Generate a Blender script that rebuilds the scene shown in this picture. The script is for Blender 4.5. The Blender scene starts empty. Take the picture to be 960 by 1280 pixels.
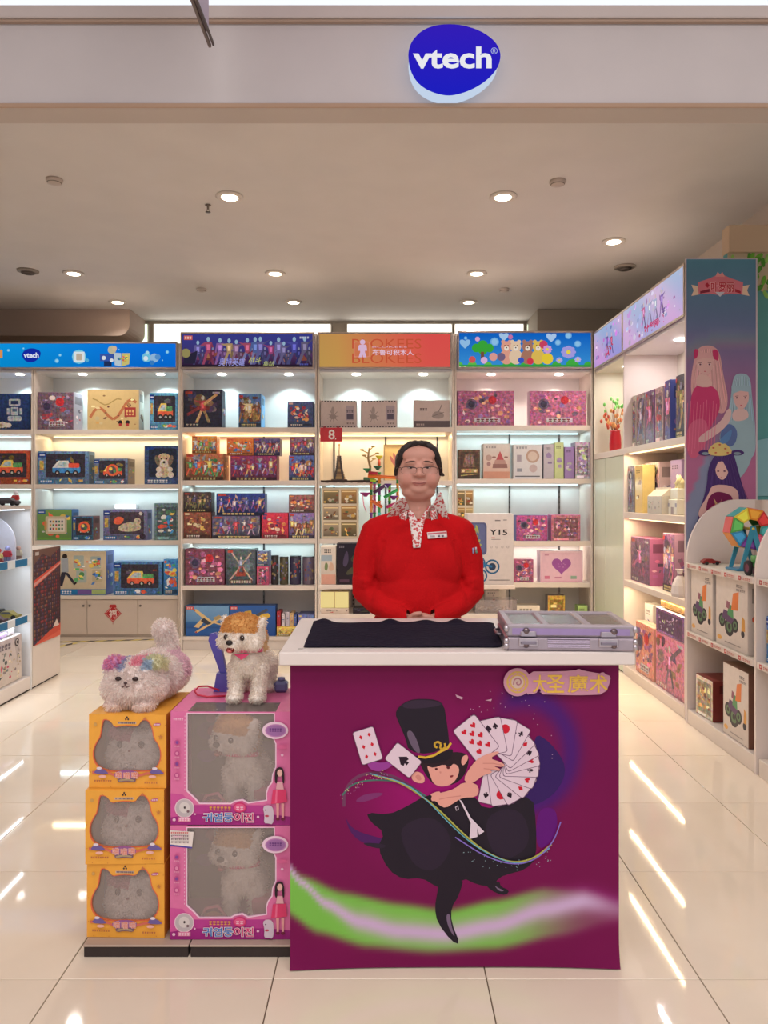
import bpy, bmesh, math, random
import numpy as np
from mathutils import Vector, Matrix, Euler
from mathutils.bvhtree import BVHTree
from mathutils.geometry import tessellate_polygon
R = math.radians
PI = math.pi
F = 930.0                      # focal length in pixels of the 960x1280 frame
HC = 1.35                      # eye height
scene = bpy.context.scene
COL = scene.collection
BENCH = bpy.data.scenes.new('bench')      # shapes are evaluated here, away from the finished scene

def srgb(c):
    out = []
    for v in c[:3]:
        v = max(0.0, min(1.0, v / 255.0))
        out.append(v / 12.92 if v <= 0.04045 else ((v + 0.055) / 1.055) ** 2.4)
    return (out[0], out[1], out[2], 1.0)

def W(x, y, D):
    """photograph pixel at distance D -> world point (camera at 0,0,HC looking along +Y)"""
    return Vector(((x - 480.0) * D / F, D, HC - (y - 620.0) * D / F))
def WX(x, D): return (x - 480.0) * D / F
def WZ(y, D): return HC - (y - 620.0) * D / F

# ------------------------------------------------------------------ camera, world, exposure
cam_data = bpy.data.cameras.new('camera')
cam = bpy.data.objects.new('camera', cam_data)
COL.objects.link(cam)
cam.location = (0, 0, HC)
cam.rotation_euler = (PI / 2, 0, 0)
cam_data.sensor_fit = 'VERTICAL'
cam_data.sensor_height = 36.0
cam_data.lens = F / 1280.0 * 36.0
cam_data.shift_x = 0.0
cam_data.shift_y = -20.0 / 1280.0
cam_data.clip_start = 0.05
cam_data.clip_end = 60
scene.camera = cam
scene.view_settings.view_transform = 'Standard'
scene.view_settings.look = 'None'
scene.view_settings.gamma = 1.0
scene.view_settings.use_curve_mapping = False
scene.view_settings.exposure = 0.0
scene.cycles.use_denoising = True
scene.cycles.max_bounces = 8
scene.cycles.transparent_max_bounces = 12
scene.cycles.sample_clamp_indirect = 6.0
scene.cycles.caustics_reflective = False
scene.cycles.caustics_refractive = False

wd = bpy.data.worlds.new('mall_air')
scene.world = wd
wd.use_nodes = True
wd.node_tree.nodes['Background'].inputs[0].default_value = (0.95, 0.94, 0.95, 1)
wd.node_tree.nodes['Background'].inputs[1].default_value = 0.62

def area(name, loc, rot, sx, sy, power, col, spread=None):
    l = bpy.data.lights.new(name, 'AREA'); l.shape = 'RECTANGLE'
    l.size = sx; l.size_y = sy; l.energy = power; l.color = col
    if spread is not None: l.spread = spread
    o = bpy.data.objects.new(name, l); COL.objects.link(o)
    o.location = loc; o.rotation_euler = rot
    return o
# the mall's own ceiling light over the aisle in front of the shop
area('mall_ceiling_light', (0.0, 0.2, 3.86), (0, 0, 0), 5.0, 1.6, 95, (1.0, 0.93, 0.92))
area('mall_ceiling_light_rear', (0.0, -2.6, 3.86), (0, 0, 0), 5.0, 1.2, 90, (1.0, 0.92, 0.90))

# ------------------------------------------------------------------ materials
MATS = {}
def _bsdf(name):
    m = bpy.data.materials.new(name); m.use_nodes = True
    nt = m.node_tree
    return m, nt, nt.nodes['Principled BSDF']

def colmat(key, rough=0.5, metal=0.0, nscale=0.0, namt=0.06, bump=0.0, bscale=40.0, spec=0.5, coat=0.0, sss=0.0, detail=3.0, sheen=0.0):
    """procedural material: the mesh's own colour regions times a fine noise, with fine relief"""
    m, nt, b = _bsdf(key)
    at = nt.nodes.new('ShaderNodeAttribute'); at.attribute_name = 'Col'
    out = at.outputs['Color']
    tc = nt.nodes.new('ShaderNodeTexCoord')
    if nscale:
        n = nt.nodes.new('ShaderNodeTexNoise'); n.inputs['Scale'].default_value = nscale; n.inputs['Detail'].default_value = detail
        nt.links.new(tc.outputs['Object'], n.inputs['Vector'])
        mr = nt.nodes.new('ShaderNodeMapRange')
        mr.inputs['From Min'].default_value = 0.3; mr.inputs['From Max'].default_value = 0.7
        mr.inputs['To Min'].default_value = 1 - namt; mr.inputs['To Max'].default_value = 1 + namt * 0.5
        nt.links.new(n.outputs[0], mr.inputs['Value'])
        mx = nt.nodes.new('ShaderNodeVectorMath'); mx.operation = 'SCALE'
        nt.links.new(out, mx.inputs[0]); nt.links.new(mr.outputs[0], mx.inputs['Scale'])
        out = mx.outputs[0]
    nt.links.new(out, b.inputs['Base Color'])
    b.inputs['Roughness'].default_value = rough
    b.inputs['Metallic'].default_value = metal
    b.inputs['Specular IOR Level'].default_value = spec
    b.inputs['Coat Weight'].default_value = coat
    b.inputs['Coat Roughness'].default_value = 0.08
    if sheen:
        b.inputs['Sheen Weight'].default_value = sheen
    if sss:
        b.inputs['Subsurface Weight'].default_value = sss
        b.inputs['Subsurface Radius'].default_value = (0.012, 0.005, 0.003)
        b.inputs['Subsurface Scale'].default_value = 1.0
    if bump:
        n2 = nt.nodes.new('ShaderNodeTexNoise'); n2.inputs['Scale'].default_value = bscale; n2.inputs['Detail'].default_value = 4
        nt.links.new(tc.outputs['Object'], n2.inputs['Vector'])
        bp = nt.nodes.new('ShaderNodeBump'); bp.inputs['Strength'].default_value = bump; bp.inputs['Distance'].default_value = 0.01
        nt.links.new(n2.outputs[0], bp.inputs['Height']); nt.links.new(bp.outputs[0], b.inputs['Normal'])
    MATS[key] = m
    return m
colmat('laminate', 0.38, nscale=6, namt=0.03, spec=0.4)
colmat('paint', 0.75, nscale=3, namt=0.035, bump=0.03, bscale=120)
colmat('print', 0.42, nscale=30, namt=0.05, spec=0.35)
colmat('print_gloss', 0.22, nscale=30, namt=0.04, spec=0.45)
colmat('poster_print', 0.55, nscale=8, namt=0.04, spec=0.25)
colmat('plastic', 0.3, nscale=20, namt=0.03)
colmat('matte', 0.8, nscale=40, namt=0.08)
colmat('cloth', 0.95, nscale=60, namt=0.2, bump=0.5, bscale=60, spec=0.12)
colmat('knit', 0.92, nscale=10, namt=0.10, bump=0.25, bscale=180, spec=0.15)
colmat('skin', 0.5, nscale=25, namt=0.06, bump=0.04, bscale=150, spec=0.35, sss=0.12)
colmat('hair', 0.42, nscale=90, namt=0.35, bump=0.5, bscale=120, spec=0.4)
colmat('plush', 0.95, nscale=70, namt=0.14, bump=0.6, bscale=140, spec=0.1)
colmat('metal', 0.28, metal=0.9, nscale=50, namt=0.05)
colmat('case_metal', 0.36, metal=0.55, nscale=40, namt=0.05)
def tilemat():
    m, nt, b = _bsdf('polished_tile')
    tc = nt.nodes.new('ShaderNodeNewGeometry')
    oi = nt.nodes.new('ShaderNodeObjectInfo')
    n = nt.nodes.new('ShaderNodeTexNoise'); n.inputs['Scale'].default_value = 2.2; n.inputs['Detail'].default_value = 6
    nt.links.new(tc.outputs['Position'], n.inputs['Vector'])
    cr = nt.nodes.new('ShaderNodeValToRGB')
    cr.color_ramp.elements[0].position = 0.3; cr.color_ramp.elements[0].color = srgb((230, 214, 194))
    cr.color_ramp.elements[1].position = 0.72; cr.color_ramp.elements[1].color = srgb((238, 224, 206))
    nt.links.new(n.outputs[0], cr.inputs[0])
    mr = nt.nodes.new('ShaderNodeMapRange'); mr.inputs['To Min'].default_value = 0.955; mr.inputs['To Max'].default_value = 1.02
    nt.links.new(oi.outputs['Random'], mr.inputs['Value'])
    sc = nt.nodes.new('ShaderNodeVectorMath'); sc.operation = 'SCALE'
    nt.links.new(cr.outputs[0], sc.inputs[0]); nt.links.new(mr.outputs[0], sc.inputs['Scale'])
    nt.links.new(sc.outputs[0], b.inputs['Base Color'])
    n2 = nt.nodes.new('ShaderNodeTexNoise'); n2.inputs['Scale'].default_value = 9
    nt.links.new(tc.outputs['Position'], n2.inputs['Vector'])
    m2 = nt.nodes.new('ShaderNodeMapRange'); m2.inputs['To Min'].default_value = 0.035; m2.inputs['To Max'].default_value = 0.06
    nt.links.new(n2.outputs[0], m2.inputs['Value']); nt.links.new(m2.outputs[0], b.inputs['Roughness'])
    b.inputs['IOR'].default_value = 1.5
    MATS['tile'] = m
tilemat()
def busymat():
    """printed card: the drawn picture broken up by fine many-coloured print detail"""
    m, nt, b = _bsdf('print_busy')
    at = nt.nodes.new('ShaderNodeAttribute'); at.attribute_name = 'Col'
    tc = nt.nodes.new('ShaderNodeTexCoord'); v = nt.nodes.new('ShaderNodeTexVoronoi'); v.inputs['Scale'].default_value = 75
    nt.links.new(tc.outputs['Object'], v.inputs['Vector'])
    n = nt.nodes.new('ShaderNodeTexNoise'); n.inputs['Scale'].default_value = 38; n.inputs['Detail'].default_value = 5; nt.links.new(tc.outputs['Object'], n.inputs['Vector'])
    mx = nt.nodes.new('ShaderNodeMix'); mx.data_type = 'RGBA'; mx.blend_type = 'OVERLAY'; mx.inputs[0].default_value = 0.30
    nt.links.new(at.outputs['Color'], mx.inputs[6]); nt.links.new(v.outputs['Color'], mx.inputs[7])
    m2 = nt.nodes.new('ShaderNodeMix'); m2.data_type = 'RGBA'; m2.blend_type = 'OVERLAY'; m2.inputs[0].default_value = 0.34
    cr = nt.nodes.new('ShaderNodeValToRGB'); cr.color_ramp.elements[0].position = .36; cr.color_ramp.elements[1].position = .64; nt.links.new(n.outputs[0], cr.inputs[0])
    nt.links.new(mx.outputs[2], m2.inputs[6]); nt.links.new(cr.outputs[0], m2.inputs[7]); nt.links.new(m2.outputs[2], b.inputs['Base Color'])
    b.inputs['Roughness'].default_value = 0.35; b.inputs['Specular IOR Level'].default_value = 0.4
    MATS['print_busy'] = m
busymat()
def furmat():
    m = bpy.data.materials.new('fur_tufts'); m.use_nodes = True
    nt = m.node_tree; nt.nodes.remove(nt.nodes['Principled BSDF'])
    at = nt.nodes.new('ShaderNodeAttribute'); at.attribute_name = 'Col'
    d = nt.nodes.new('ShaderNodeBsdfDiffuse'); t = nt.nodes.new('ShaderNodeBsdfTranslucent'); a = nt.nodes.new('ShaderNodeMixShader'); a.inputs[0].default_value = 0.5
    n = nt.nodes.new('ShaderNodeTexNoise'); n.inputs['Scale'].default_value = 60
    s = nt.nodes.new('ShaderNodeVectorMath'); s.operation = 'SCALE'; mr = nt.nodes.new('ShaderNodeMapRange'); mr.inputs['To Min'].default_value = .95; mr.inputs['To Max'].default_value = 1.12
    nt.links.new(n.outputs[0], mr.inputs['Value']); nt.links.new(at.outputs['Color'], s.inputs[0]); nt.links.new(mr.outputs[0], s.inputs['Scale'])
    nt.links.new(s.outputs[0], d.inputs[0]); nt.links.new(s.outputs[0], t.inputs[0]); nt.links.new(d.outputs[0], a.inputs[1]); nt.links.new(t.outputs[0], a.inputs[2]); nt.links.new(a.outputs[0], nt.nodes['Material Output'].inputs[0])
    MATS['fur'] = m
furmat()
def emitmat(key, k):
    m = bpy.data.materials.new(key); m.use_nodes = True
    nt = m.node_tree; nt.nodes.remove(nt.nodes['Principled BSDF'])
    e = nt.nodes.new('ShaderNodeEmission'); at = nt.nodes.new('ShaderNodeAttribute'); at.attribute_name = 'Col'
    nt.links.new(at.outputs['Color'], e.inputs[0]); e.inputs[1].default_value = k
    nt.links.new(e.outputs[0], nt.nodes['Material Output'].inputs[0])
    MATS[key] = m
emitmat('backlit', 0.85)
emitmat('led', 9.0)
emitmat('led_soft', 2.2)
emitmat('lamp', 22.0)
emitmat('cove_glow', 1.15)
def filmmat():
    m = bpy.data.materials.new('hazy_film'); m.use_nodes = True
    nt = m.node_tree; nt.nodes.remove(nt.nodes['Principled BSDF'])
    t = nt.nodes.new('ShaderNodeBsdfTransparent'); t.inputs[0].default_value = (0.985, 0.97, 0.975, 1)
    g = nt.nodes.new('ShaderNodeBsdfGlossy'); g.inputs['Roughness'].default_value = 0.12
    d = nt.nodes.new('ShaderNodeBsdfDiffuse'); d.inputs[0].default_value = (0.98, 0.84, 0.78, 1)  # warm haze put into the film, a veil brightening the view through it
    n = nt.nodes.new('ShaderNodeTexNoise'); n.inputs['Scale'].default_value = 14; n.inputs['Detail'].default_value = 5
    tc = nt.nodes.new('ShaderNodeTexCoord'); nt.links.new(tc.outputs['Object'], n.inputs['Vector'])
    bp = nt.nodes.new('ShaderNodeBump'); bp.inputs['Strength'].default_value = 0.25; bp.inputs['Distance'].default_value = 0.02
    nt.links.new(n.outputs[0], bp.inputs['Height']); nt.links.new(bp.outputs[0], g.inputs['Normal'])
    a = nt.nodes.new('ShaderNodeMixShader'); a.inputs[0].default_value = 0.17
    nt.links.new(t.outputs[0], a.inputs[1]); nt.links.new(d.outputs[0], a.inputs[2])
    fr = nt.nodes.new('ShaderNodeFresnel'); fr.inputs[0].default_value = 1.42
    b = nt.nodes.new('ShaderNodeMixShader'); nt.links.new(fr.outputs[0], b.inputs[0])
    nt.links.new(a.outputs[0], b.inputs[1]); nt.links.new(g.outputs[0], b.inputs[2])
    nt.links.new(b.outputs[0], nt.nodes['Material Output'].inputs[0])
    MATS['film'] = m
filmmat()
def floralmat():
    m, nt, b = _bsdf('floral_cotton')
    tc = nt.nodes.new('ShaderNodeNewGeometry')
    v = nt.nodes.new('ShaderNodeTexVoronoi'); v.inputs['Scale'].default_value = 95
    nt.links.new(tc.outputs['Position'], v.inputs['Vector'])
    cr = nt.nodes.new('ShaderNodeValToRGB'); cr.color_ramp.interpolation = 'CONSTANT'
    e = cr.color_ramp.elements
    e[0].color = srgb((176, 110, 60)); e[0].position = 0
    e[1].color = srgb((206, 92, 96)); e[1].position = 0.16
    x = e.new(0.50); x.color = srgb((238, 226, 222))
    nt.links.new(v.outputs['Distance'], cr.inputs[0]); nt.links.new(cr.outputs[0], b.inputs['Base Color'])
    b.inputs['Roughness'].default_value = 0.9
    MATS['floral'] = m
floralmat()
def lensmat():
    m = bpy.data.materials.new('eyeglass_lens'); m.use_nodes = True
    nt = m.node_tree; nt.nodes.remove(nt.nodes['Principled BSDF'])
    t = nt.nodes.new('ShaderNodeBsdfTransparent'); t.inputs[0].default_value = (0.97, 0.97, 0.98, 1)
    g = nt.nodes.new('ShaderNodeBsdfGlossy'); g.inputs['Roughness'].default_value = 0.03
    b = nt.nodes.new('ShaderNodeMixShader'); b.inputs[0].default_value = 0.02
    nt.links.new(t.outputs[0], b.inputs[1]); nt.links.new(g.outputs[0], b.inputs[2])
    nt.links.new(b.outputs[0], nt.nodes['Material Output'].inputs[0])
    MATS['lens'] = m
lensmat()

# ------------------------------------------------------------------ tags
def tag(o, label=None, cat=None, group=None, kind=None):
    if label: o['label'] = label
    if cat: o['category'] = cat
    if group: o['group'] = group
    if kind: o['kind'] = kind
    return o
def empty(name, loc, rz=0.0):
    o = bpy.data.objects.new(name, None); COL.objects.link(o)
    o.location = loc; o.rotation_euler = (0, 0, rz); o.empty_display_size = 0.05
    return o

# ------------------------------------------------------------------ text outlines (flat meshes, cached)
_TX = {}
def text_geo(s, bold=0.0, shear=0.0):
    k = (s, bold, shear)
    if k in _TX: return _TX[k]
    cu = bpy.data.curves.new('glyphs', 'FONT'); cu.body = s; cu.offset = bold; cu.shear = shear; cu.resolution_u = 3
    o = bpy.data.objects.new('glyphs', cu); BENCH.collection.objects.link(o)
    BENCH.view_layers[0].update(); dg = BENCH.view_layers[0].depsgraph
    me = bpy.data.meshes.new_from_object(o.evaluated_get(dg))
    vs = [(v.co.x, v.co.y) for v in me.vertices]; fs = [tuple(p.vertices) for p in me.polygons]
    bpy.data.objects.remove(o); bpy.data.curves.remove(cu); bpy.data.meshes.remove(me)
    if vs:
        x0 = min(v[0] for v in vs); x1 = max(v[0] for v in vs); y0 = min(v[1] for v in vs); y1 = max(v[1] for v in vs)
        w = max(x1 - x0, 1e-6); h = max(y1 - y0, 1e-6)
        vs = [((v[0] - x0) / w, (v[1] - y0) / h) for v in vs]
    _TX[k] = (vs, fs)
    return _TX[k]

# ------------------------------------------------------------------ mesh builder with colour regions and print layers
def ell(cx, cy, rx, ry=None, n=14, a=0.0):
    ry = rx if ry is None else ry
    ca, sa = math.cos(a), math.sin(a)
    return [(cx + rx * math.cos(t) * ca - ry * math.sin(t) * sa, cy + rx * math.cos(t) * sa + ry * math.sin(t) * ca)
            for t in [2 * PI * i / n for i in range(n)]]
def rrect(x0, y0, x1, y1, r, n=4):
    p = []
    for cx, cy, a0 in ((x1 - r, y1 - r, 0), (x0 + r, y1 - r, 90), (x0 + r, y0 + r, 180), (x1 - r, y0 + r, 270)):
        for i in range(n + 1):
            a = R(a0 + 90 * i / n); p.append((cx + r * math.cos(a), cy + r * math.sin(a)))
    return p
def smooth_poly(pts, it=2):
    for _ in range(it):
        q = []
        for i in range(len(pts)):
            a, b = pts[i], pts[(i + 1) % len(pts)]
            q.append((a[0] * .75 + b[0] * .25, a[1] * .75 + b[1] * .25)); q.append((a[0] * .25 + b[0] * .75, a[1] * .25 + b[1] * .75))
        pts = q
    return pts

class M:
    def __init__(s):
        s.v = []; s.f = []; s.c = []; s.m = []; s.mats = []; s.smooth = []; s.cm = 0; s.sm = False
        s.T = Matrix.Identity(4)
    def mat(s, key):
        if key not in s.mats: s.mats.append(key)
        s.cm = s.mats.index(key); return s
    def add(s, verts, faces, col, smooth=None):
        if not s.mats: s.mat('laminate')
        b = len(s.v)
        s.v.extend([tuple(s.T @ Vector(p)) for p in verts])
        per = isinstance(col, list)
        cc = [srgb(c) for c in col] if per else srgb(col)
        for f in faces:
            s.f.append(tuple(b + i for i in f)); s.m.append(s.cm); s.smooth.append(s.sm if smooth is None else smooth)
            s.c.append([cc[i] for i in f] if per else [cc] * len(f))
    def box(s, x0, x1, y0, y1, z0, z1, col, bev=0.0):
        x0, x1 = min(x0, x1), max(x0, x1); y0, y1 = min(y0, y1), max(y0, y1); z0, z1 = min(z0, z1), max(z0, z1)
        bev = min(bev, (x1 - x0) * .3, (y1 - y0) * .3, (z1 - z0) * .3)
        if bev <= 0:
            v = [(x, y, z) for x in (x0, x1) for y in (y0, y1) for z in (z0, z1)]
            f = [(0, 1, 3, 2), (4, 6, 7, 5), (0, 4, 5, 1), (2, 3, 7, 6), (0, 2, 6, 4), (1, 5, 7, 3)]
            s.add(v, f, col); return
        cx, cy, cz = (x0 + x1) / 2, (y0 + y1) / 2, (z0 + z1) / 2
        hx, hy, hz = (x1 - x0) / 2, (y1 - y0) / 2, (z1 - z0) / 2
        v = []; idx = {}
        for a in (-1, 1):
            for b in (-1, 1):
                for c in (-1, 1):
                    for k in range(3):
                        d = [hx, hy, hz]
                        for j in range(3):
                            if j != k: d[j] -= bev
                        idx[(a, b, c, k)] = len(v); v.append((cx + a * d[0], cy + b * d[1], cz + c * d[2]))
        f = []
        o = {0: [(-1, -1), (1, -1), (1, 1), (-1, 1)]}[0]
        for sg in (-1, 1):
            f.append([idx[(sg, p, q, 0)] for p, q in o]); f.append([idx[(p, sg, q, 1)] for p, q in o]); f.append([idx[(p, q, sg, 2)] for p, q in o])
        for p in (-1, 1):
            for q in (-1, 1):
                f.append([idx[(p, q, -1, 0)], idx[(p, q, -1, 1)], idx[(p, q, 1, 1)], idx[(p, q, 1, 0)]])
                f.append([idx[(p, -1, q, 0)], idx[(p, -1, q, 2)], idx[(p, 1, q, 2)], idx[(p, 1, q, 0)]])
                f.append([idx[(-1, p, q, 1)], idx[(-1, p, q, 2)], idx[(1, p, q, 2)], idx[(1, p, q, 1)]])
                for r in (-1, 1): f.append([idx[(p, q, r, 0)], idx[(p, q, r, 1)], idx[(p, q, r, 2)]])
        c0 = Vector((cx, cy, cz)); g = []
        for q in f:
            a, b, c = [Vector(v[i]) for i in q[:3]]
            n = (b - a).cross(c - a)
            mid = sum((Vector(v[i]) for i in q), Vector()) / len(q)
            g.append(tuple(q) if n.dot(mid - c0) > 0 else tuple(reversed(q)))
        s.add(v, g, col)
    def prism(s, pts, n0, n1, col, axis='y', side_col=None):
        """extrude a 2D outline (a,b) along an axis: y -> (a, t, b); x -> (t, a, b); z -> (a, b, t)"""
        def mk(p, t): return (p[0], t, p[1]) if axis == 'y' else ((t, p[0], p[1]) if axis == 'x' else (p[0], p[1], t))
        n = len(pts)
        area2 = sum(pts[i][0] * pts[(i + 1) % n][1] - pts[(i + 1) % n][0] * pts[i][1] for i in range(n))
        if area2 < 0: pts = pts[::-1]
        if n0 > n1: n0, n1 = n1, n0
        v = [mk(p, n0) for p in pts] + [mk(p, n1) for p in pts]
        caps = [tuple(range(n)), tuple(range(2 * n - 1, n - 1, -1))]
        sides = [(i, i + n, (i + 1) % n + n, (i + 1) % n) for i in range(n)]
        if axis != 'y':
            caps = [c[::-1] for c in caps]; sides = [q[::-1] for q in sides]
        s.add(v, caps, col); s.add(v, sides, side_col or col)
    def lathe(s, prof, col, n=20, c=(0, 0, 0), axis='z', smooth=True, cols=None):
        v = []; cl = []
        for k, (r, h) in enumerate(prof):
            for i in range(n):
                a = 2 * PI * i / n; p = (r * math.cos(a), r * math.sin(a), h)
                if axis == 'x': p = (h, p[0], p[1])
                elif axis == 'y': p = (p[1], h, p[0])
                v.append((p[0] + c[0], p[1] + c[1], p[2] + c[2])); cl.append(cols[k] if cols else col)
        f = []
        for k in range(len(prof) - 1):
            for i in range(n):
                j = (i + 1) % n; f.append((k * n + i, k * n + j, (k + 1) * n + j, (k + 1) * n + i))
        if prof[0][0] > 1e-6: f.append(tuple(range(n - 1, -1, -1)))
        if prof[-1][0] > 1e-6: f.append(tuple((len(prof) - 1) * n + i for i in range(n)))
        s.add(v, f, cl if cols else col, smooth)
    def ball(s, c, r, col, n=14, m=9):
        r = r if isinstance(r, (tuple, list)) else (r, r, r)
        v = [(c[0], c[1], c[2] - r[2])]; f = []
        for k in range(1, m):
            t = PI * k / m
            for i in range(n):
                a = 2 * PI * i / n
                v.append((c[0] + r[0] * math.sin(t) * math.cos(a), c[1] + r[1] * math.sin(t) * math.sin(a), c[2] - r[2] * math.cos(t)))
        v.append((c[0], c[1], c[2] + r[2])); L = len(v) - 1
        for i in range(n):
            j = (i + 1) % n
            f.append((0, 1 + j, 1 + i)); f.append((L, 1 + (m - 2) * n + i, 1 + (m - 2) * n + j))
            for k in range(m - 2): f.append((1 + k * n + i, 1 + k * n + j, 1 + (k + 1) * n + j, 1 + (k + 1) * n + i))
        s.add(v, f, col, True)
    def tube(s, pts, r, col, n=8, smooth=True, closed=False):
        pts = [Vector(p) for p in pts]; K = len(pts)
        rs = r if isinstance(r, list) else [r] * K
        v = []; prev = None
        for k in range(K):
            if closed: d = pts[(k + 1) % K] - pts[k - 1]
            else: d = pts[min(k + 1, K - 1)] - pts[max(k - 1, 0)]
            d.normalize()
            up = prev if prev is not None else (Vector((0, 0, 1)) if abs(d.z) < .9 else Vector((1, 0, 0)))
            a = d.cross(up); 
            if a.length < 1e-5: a = d.cross(Vector((0, 1, 0)))
            a.normalize(); b = a.cross(d); b.normalize(); prev = b
            for i in range(n):
                t = 2 * PI * i / n; p = pts[k] + (a * math.cos(t) + b * math.sin(t)) * rs[k]; v.append(tuple(p))
        f = []
        for k in range(K if closed else K - 1):
            k2 = (k + 1) % K
            for i in range(n):
                j = (i + 1) % n; f.append((k * n + i, k2 * n + i, k2 * n + j, k * n + j))
        if not closed: f.append(tuple(range(n))); f.append(tuple((K - 1) * n + i for i in range(n - 1, -1, -1)))
        s.add(v, f, col, smooth)
    # ---- flat print on a rectangle: unit coordinates (0..1, 0..1) on origin + u*w + v*h
    def frame(s, o, u, v, step=0.00006):
        s.o = Vector(o); s.u = Vector(u); s.w = Vector(v); s.n = s.u.cross(s.w).normalized(); s.L = 1; s.st = step
        s.asp = s.u.length / s.w.length; return s
    def pt(s, a, b, l): return tuple(s.o + s.u * a + s.w * b + s.n * (l * s.st))
    def P(s, pts, col, clip=True):
        if clip: pts = [(min(1, max(0, a)), min(1, max(0, b))) for a, b in pts]
        v = [s.pt(a, b, s.L) for a, b in pts]
        n = len(pts)
        ar = sum(pts[i][0] * pts[(i + 1) % n][1] - pts[(i + 1) % n][0] * pts[i][1] for i in range(n))
        f = tuple(range(n)) if ar > 0 else tuple(range(n - 1, -1, -1))
        s.add(v, [f], col, False); s.L += 1
    def Rr(s, x0, y0, x1, y1, col): s.P([(x0, y0), (x1, y0), (x1, y1), (x0, y1)], col)
    def Cc(s, cx, cy, r, col, k=1.0, n=12): s.P(ell(cx, cy, r / s.asp, r * k, n), col)
    def grad(s, c0, c1, x0=0, y0=0, x1=1, y1=1, horiz=False):
        col = [c0, c1, c1, c0] if horiz else [c0, c0, c1, c1]
        s.P([(x0, y0), (x1, y0), (x1, y1), (x0, y1)], col)
    def grid(s, nx, ny, fn):
        v = []; c = []
        for j in range(ny + 1):
            for i in range(nx + 1):
                a, b = i / nx, j / ny; v.append(s.pt(a, b, s.L)); c.append(fn(a, b))
        f = [(j * (nx + 1) + i, j * (nx + 1) + i + 1, (j + 1) * (nx + 1) + i + 1, (j + 1) * (nx + 1) + i) for j in range(ny) for i in range(nx)]
        s.add(v, f, c, False); s.L += 1
    def text(s, t, x0, y0, x1, y1, col, bold=0.02, shear=0.0, layers=1):
        vs, fs = text_geo(t, bold, shear)
        if not vs: return
        s.add([s.pt(x0 + a * (x1 - x0), y0 + b * (y1 - y0), s.L) for a, b in vs], fs, col, False); s.L += layers
    def line(s, pts, w, col):
        """ribbon; pts unit coords, w in units of height"""
        for (a, b), (c, d) in zip(pts, pts[1:]):
            dx, dy = (c - a) * s.asp, d - b; l = math.hypot(dx, dy) or 1; nx, ny = -dy / l * w / 2 / s.asp, dx / l * w / 2
            v = [s.pt(a - nx, b - ny, s.L), s.pt(c - nx, d - ny, s.L), s.pt(c + nx, d + ny, s.L), s.pt(a + nx, b + ny, s.L)]
            s.add(v, [(0, 1, 2, 3)], col, False)
        s.L += 1
    def mesh(s, name):
        me = bpy.data.meshes.new(name)
        me.from_pydata(s.v, [], s.f)
        for k in s.mats: me.materials.append(MATS[k])
        me.polygons.foreach_set('material_index', s.m)
        me.polygons.foreach_set('use_smooth', s.smooth)
        at = me.color_attributes.new('Col', 'FLOAT_COLOR', 'CORNER')
        at.data.foreach_set('color', np.array([x for f in s.c for c in f for x in c], dtype=np.float32))
        me.update()
        return me
    def build(s, name, parent=None, loc=None, rz=0.0, label=None, kind=None):
        o = bpy.data.objects.new(name, s.mesh(name)); COL.objects.link(o)
        if loc is not None: o.location = loc
        if rz: o.rotation_euler = (0, 0, rz)
        if parent is not None: o.parent = parent
        if label: o['label'] = label
        if kind: o['kind'] = kind
        return o

# ------------------------------------------------------------------ soft bodies: overlapping volumes fused into one skin
def spheres(chain, step=0.35):
    """chain of (x,y,z,r) -> spheres along it"""
    out = []
    for a, b in zip(chain, chain[1:]):
        L = (Vector(b[:3]) - Vector(a[:3])).length
        n = max(1, int(L / (min(a[3], b[3]) * step)))
        for i in range(n + 1):
            t = i / n; out.append(tuple(a[k] * (1 - t) + b[k] * t for k in range(4)))
    return out
def fuse(prims, voxel, smooth=4, sf=0.5):
    """prims: ('e',(cx,cy,cz),(rx,ry,rz),rot|None) or ('c',[chain])"""
    bm = bmesh.new()
    def sph(mat, sub=3): bmesh.ops.create_icosphere(bm, subdivisions=sub, radius=1.0, matrix=mat)
    for p in prims:
        if p[0] == 'e':
            mt = Matrix.Translation(p[1])
            if len(p) > 3 and p[3]: mt = mt @ Euler([R(a) for a in p[3]]).to_matrix().to_4x4()
            sph(mt @ Matrix.Diagonal((*p[2], 1)))
        else:
            for x, y, z, r in spheres(p[1]): sph(Matrix.Translation((x, y, z)) @ Matrix.Diagonal((r, r, r, 1)), 2)
    me = bpy.data.meshes.new('t'); bm.to_mesh(me); bm.free()
    o = bpy.data.objects.new('t', me); BENCH.collection.objects.link(o)
    r = o.modifiers.new('r', 'REMESH'); r.mode = 'VOXEL'; r.voxel_size = voxel; r.use_smooth_shade = True
    if smooth:
        sm = o.modifiers.new('s', 'SMOOTH'); sm.iterations = smooth; sm.factor = sf
    BENCH.view_layers[0].update(); res = bpy.data.meshes.new_from_object(o.evaluated_get(BENCH.view_layers[0].depsgraph))
    bpy.data.objects.remove(o); bpy.data.meshes.remove(me)
    return res
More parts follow.
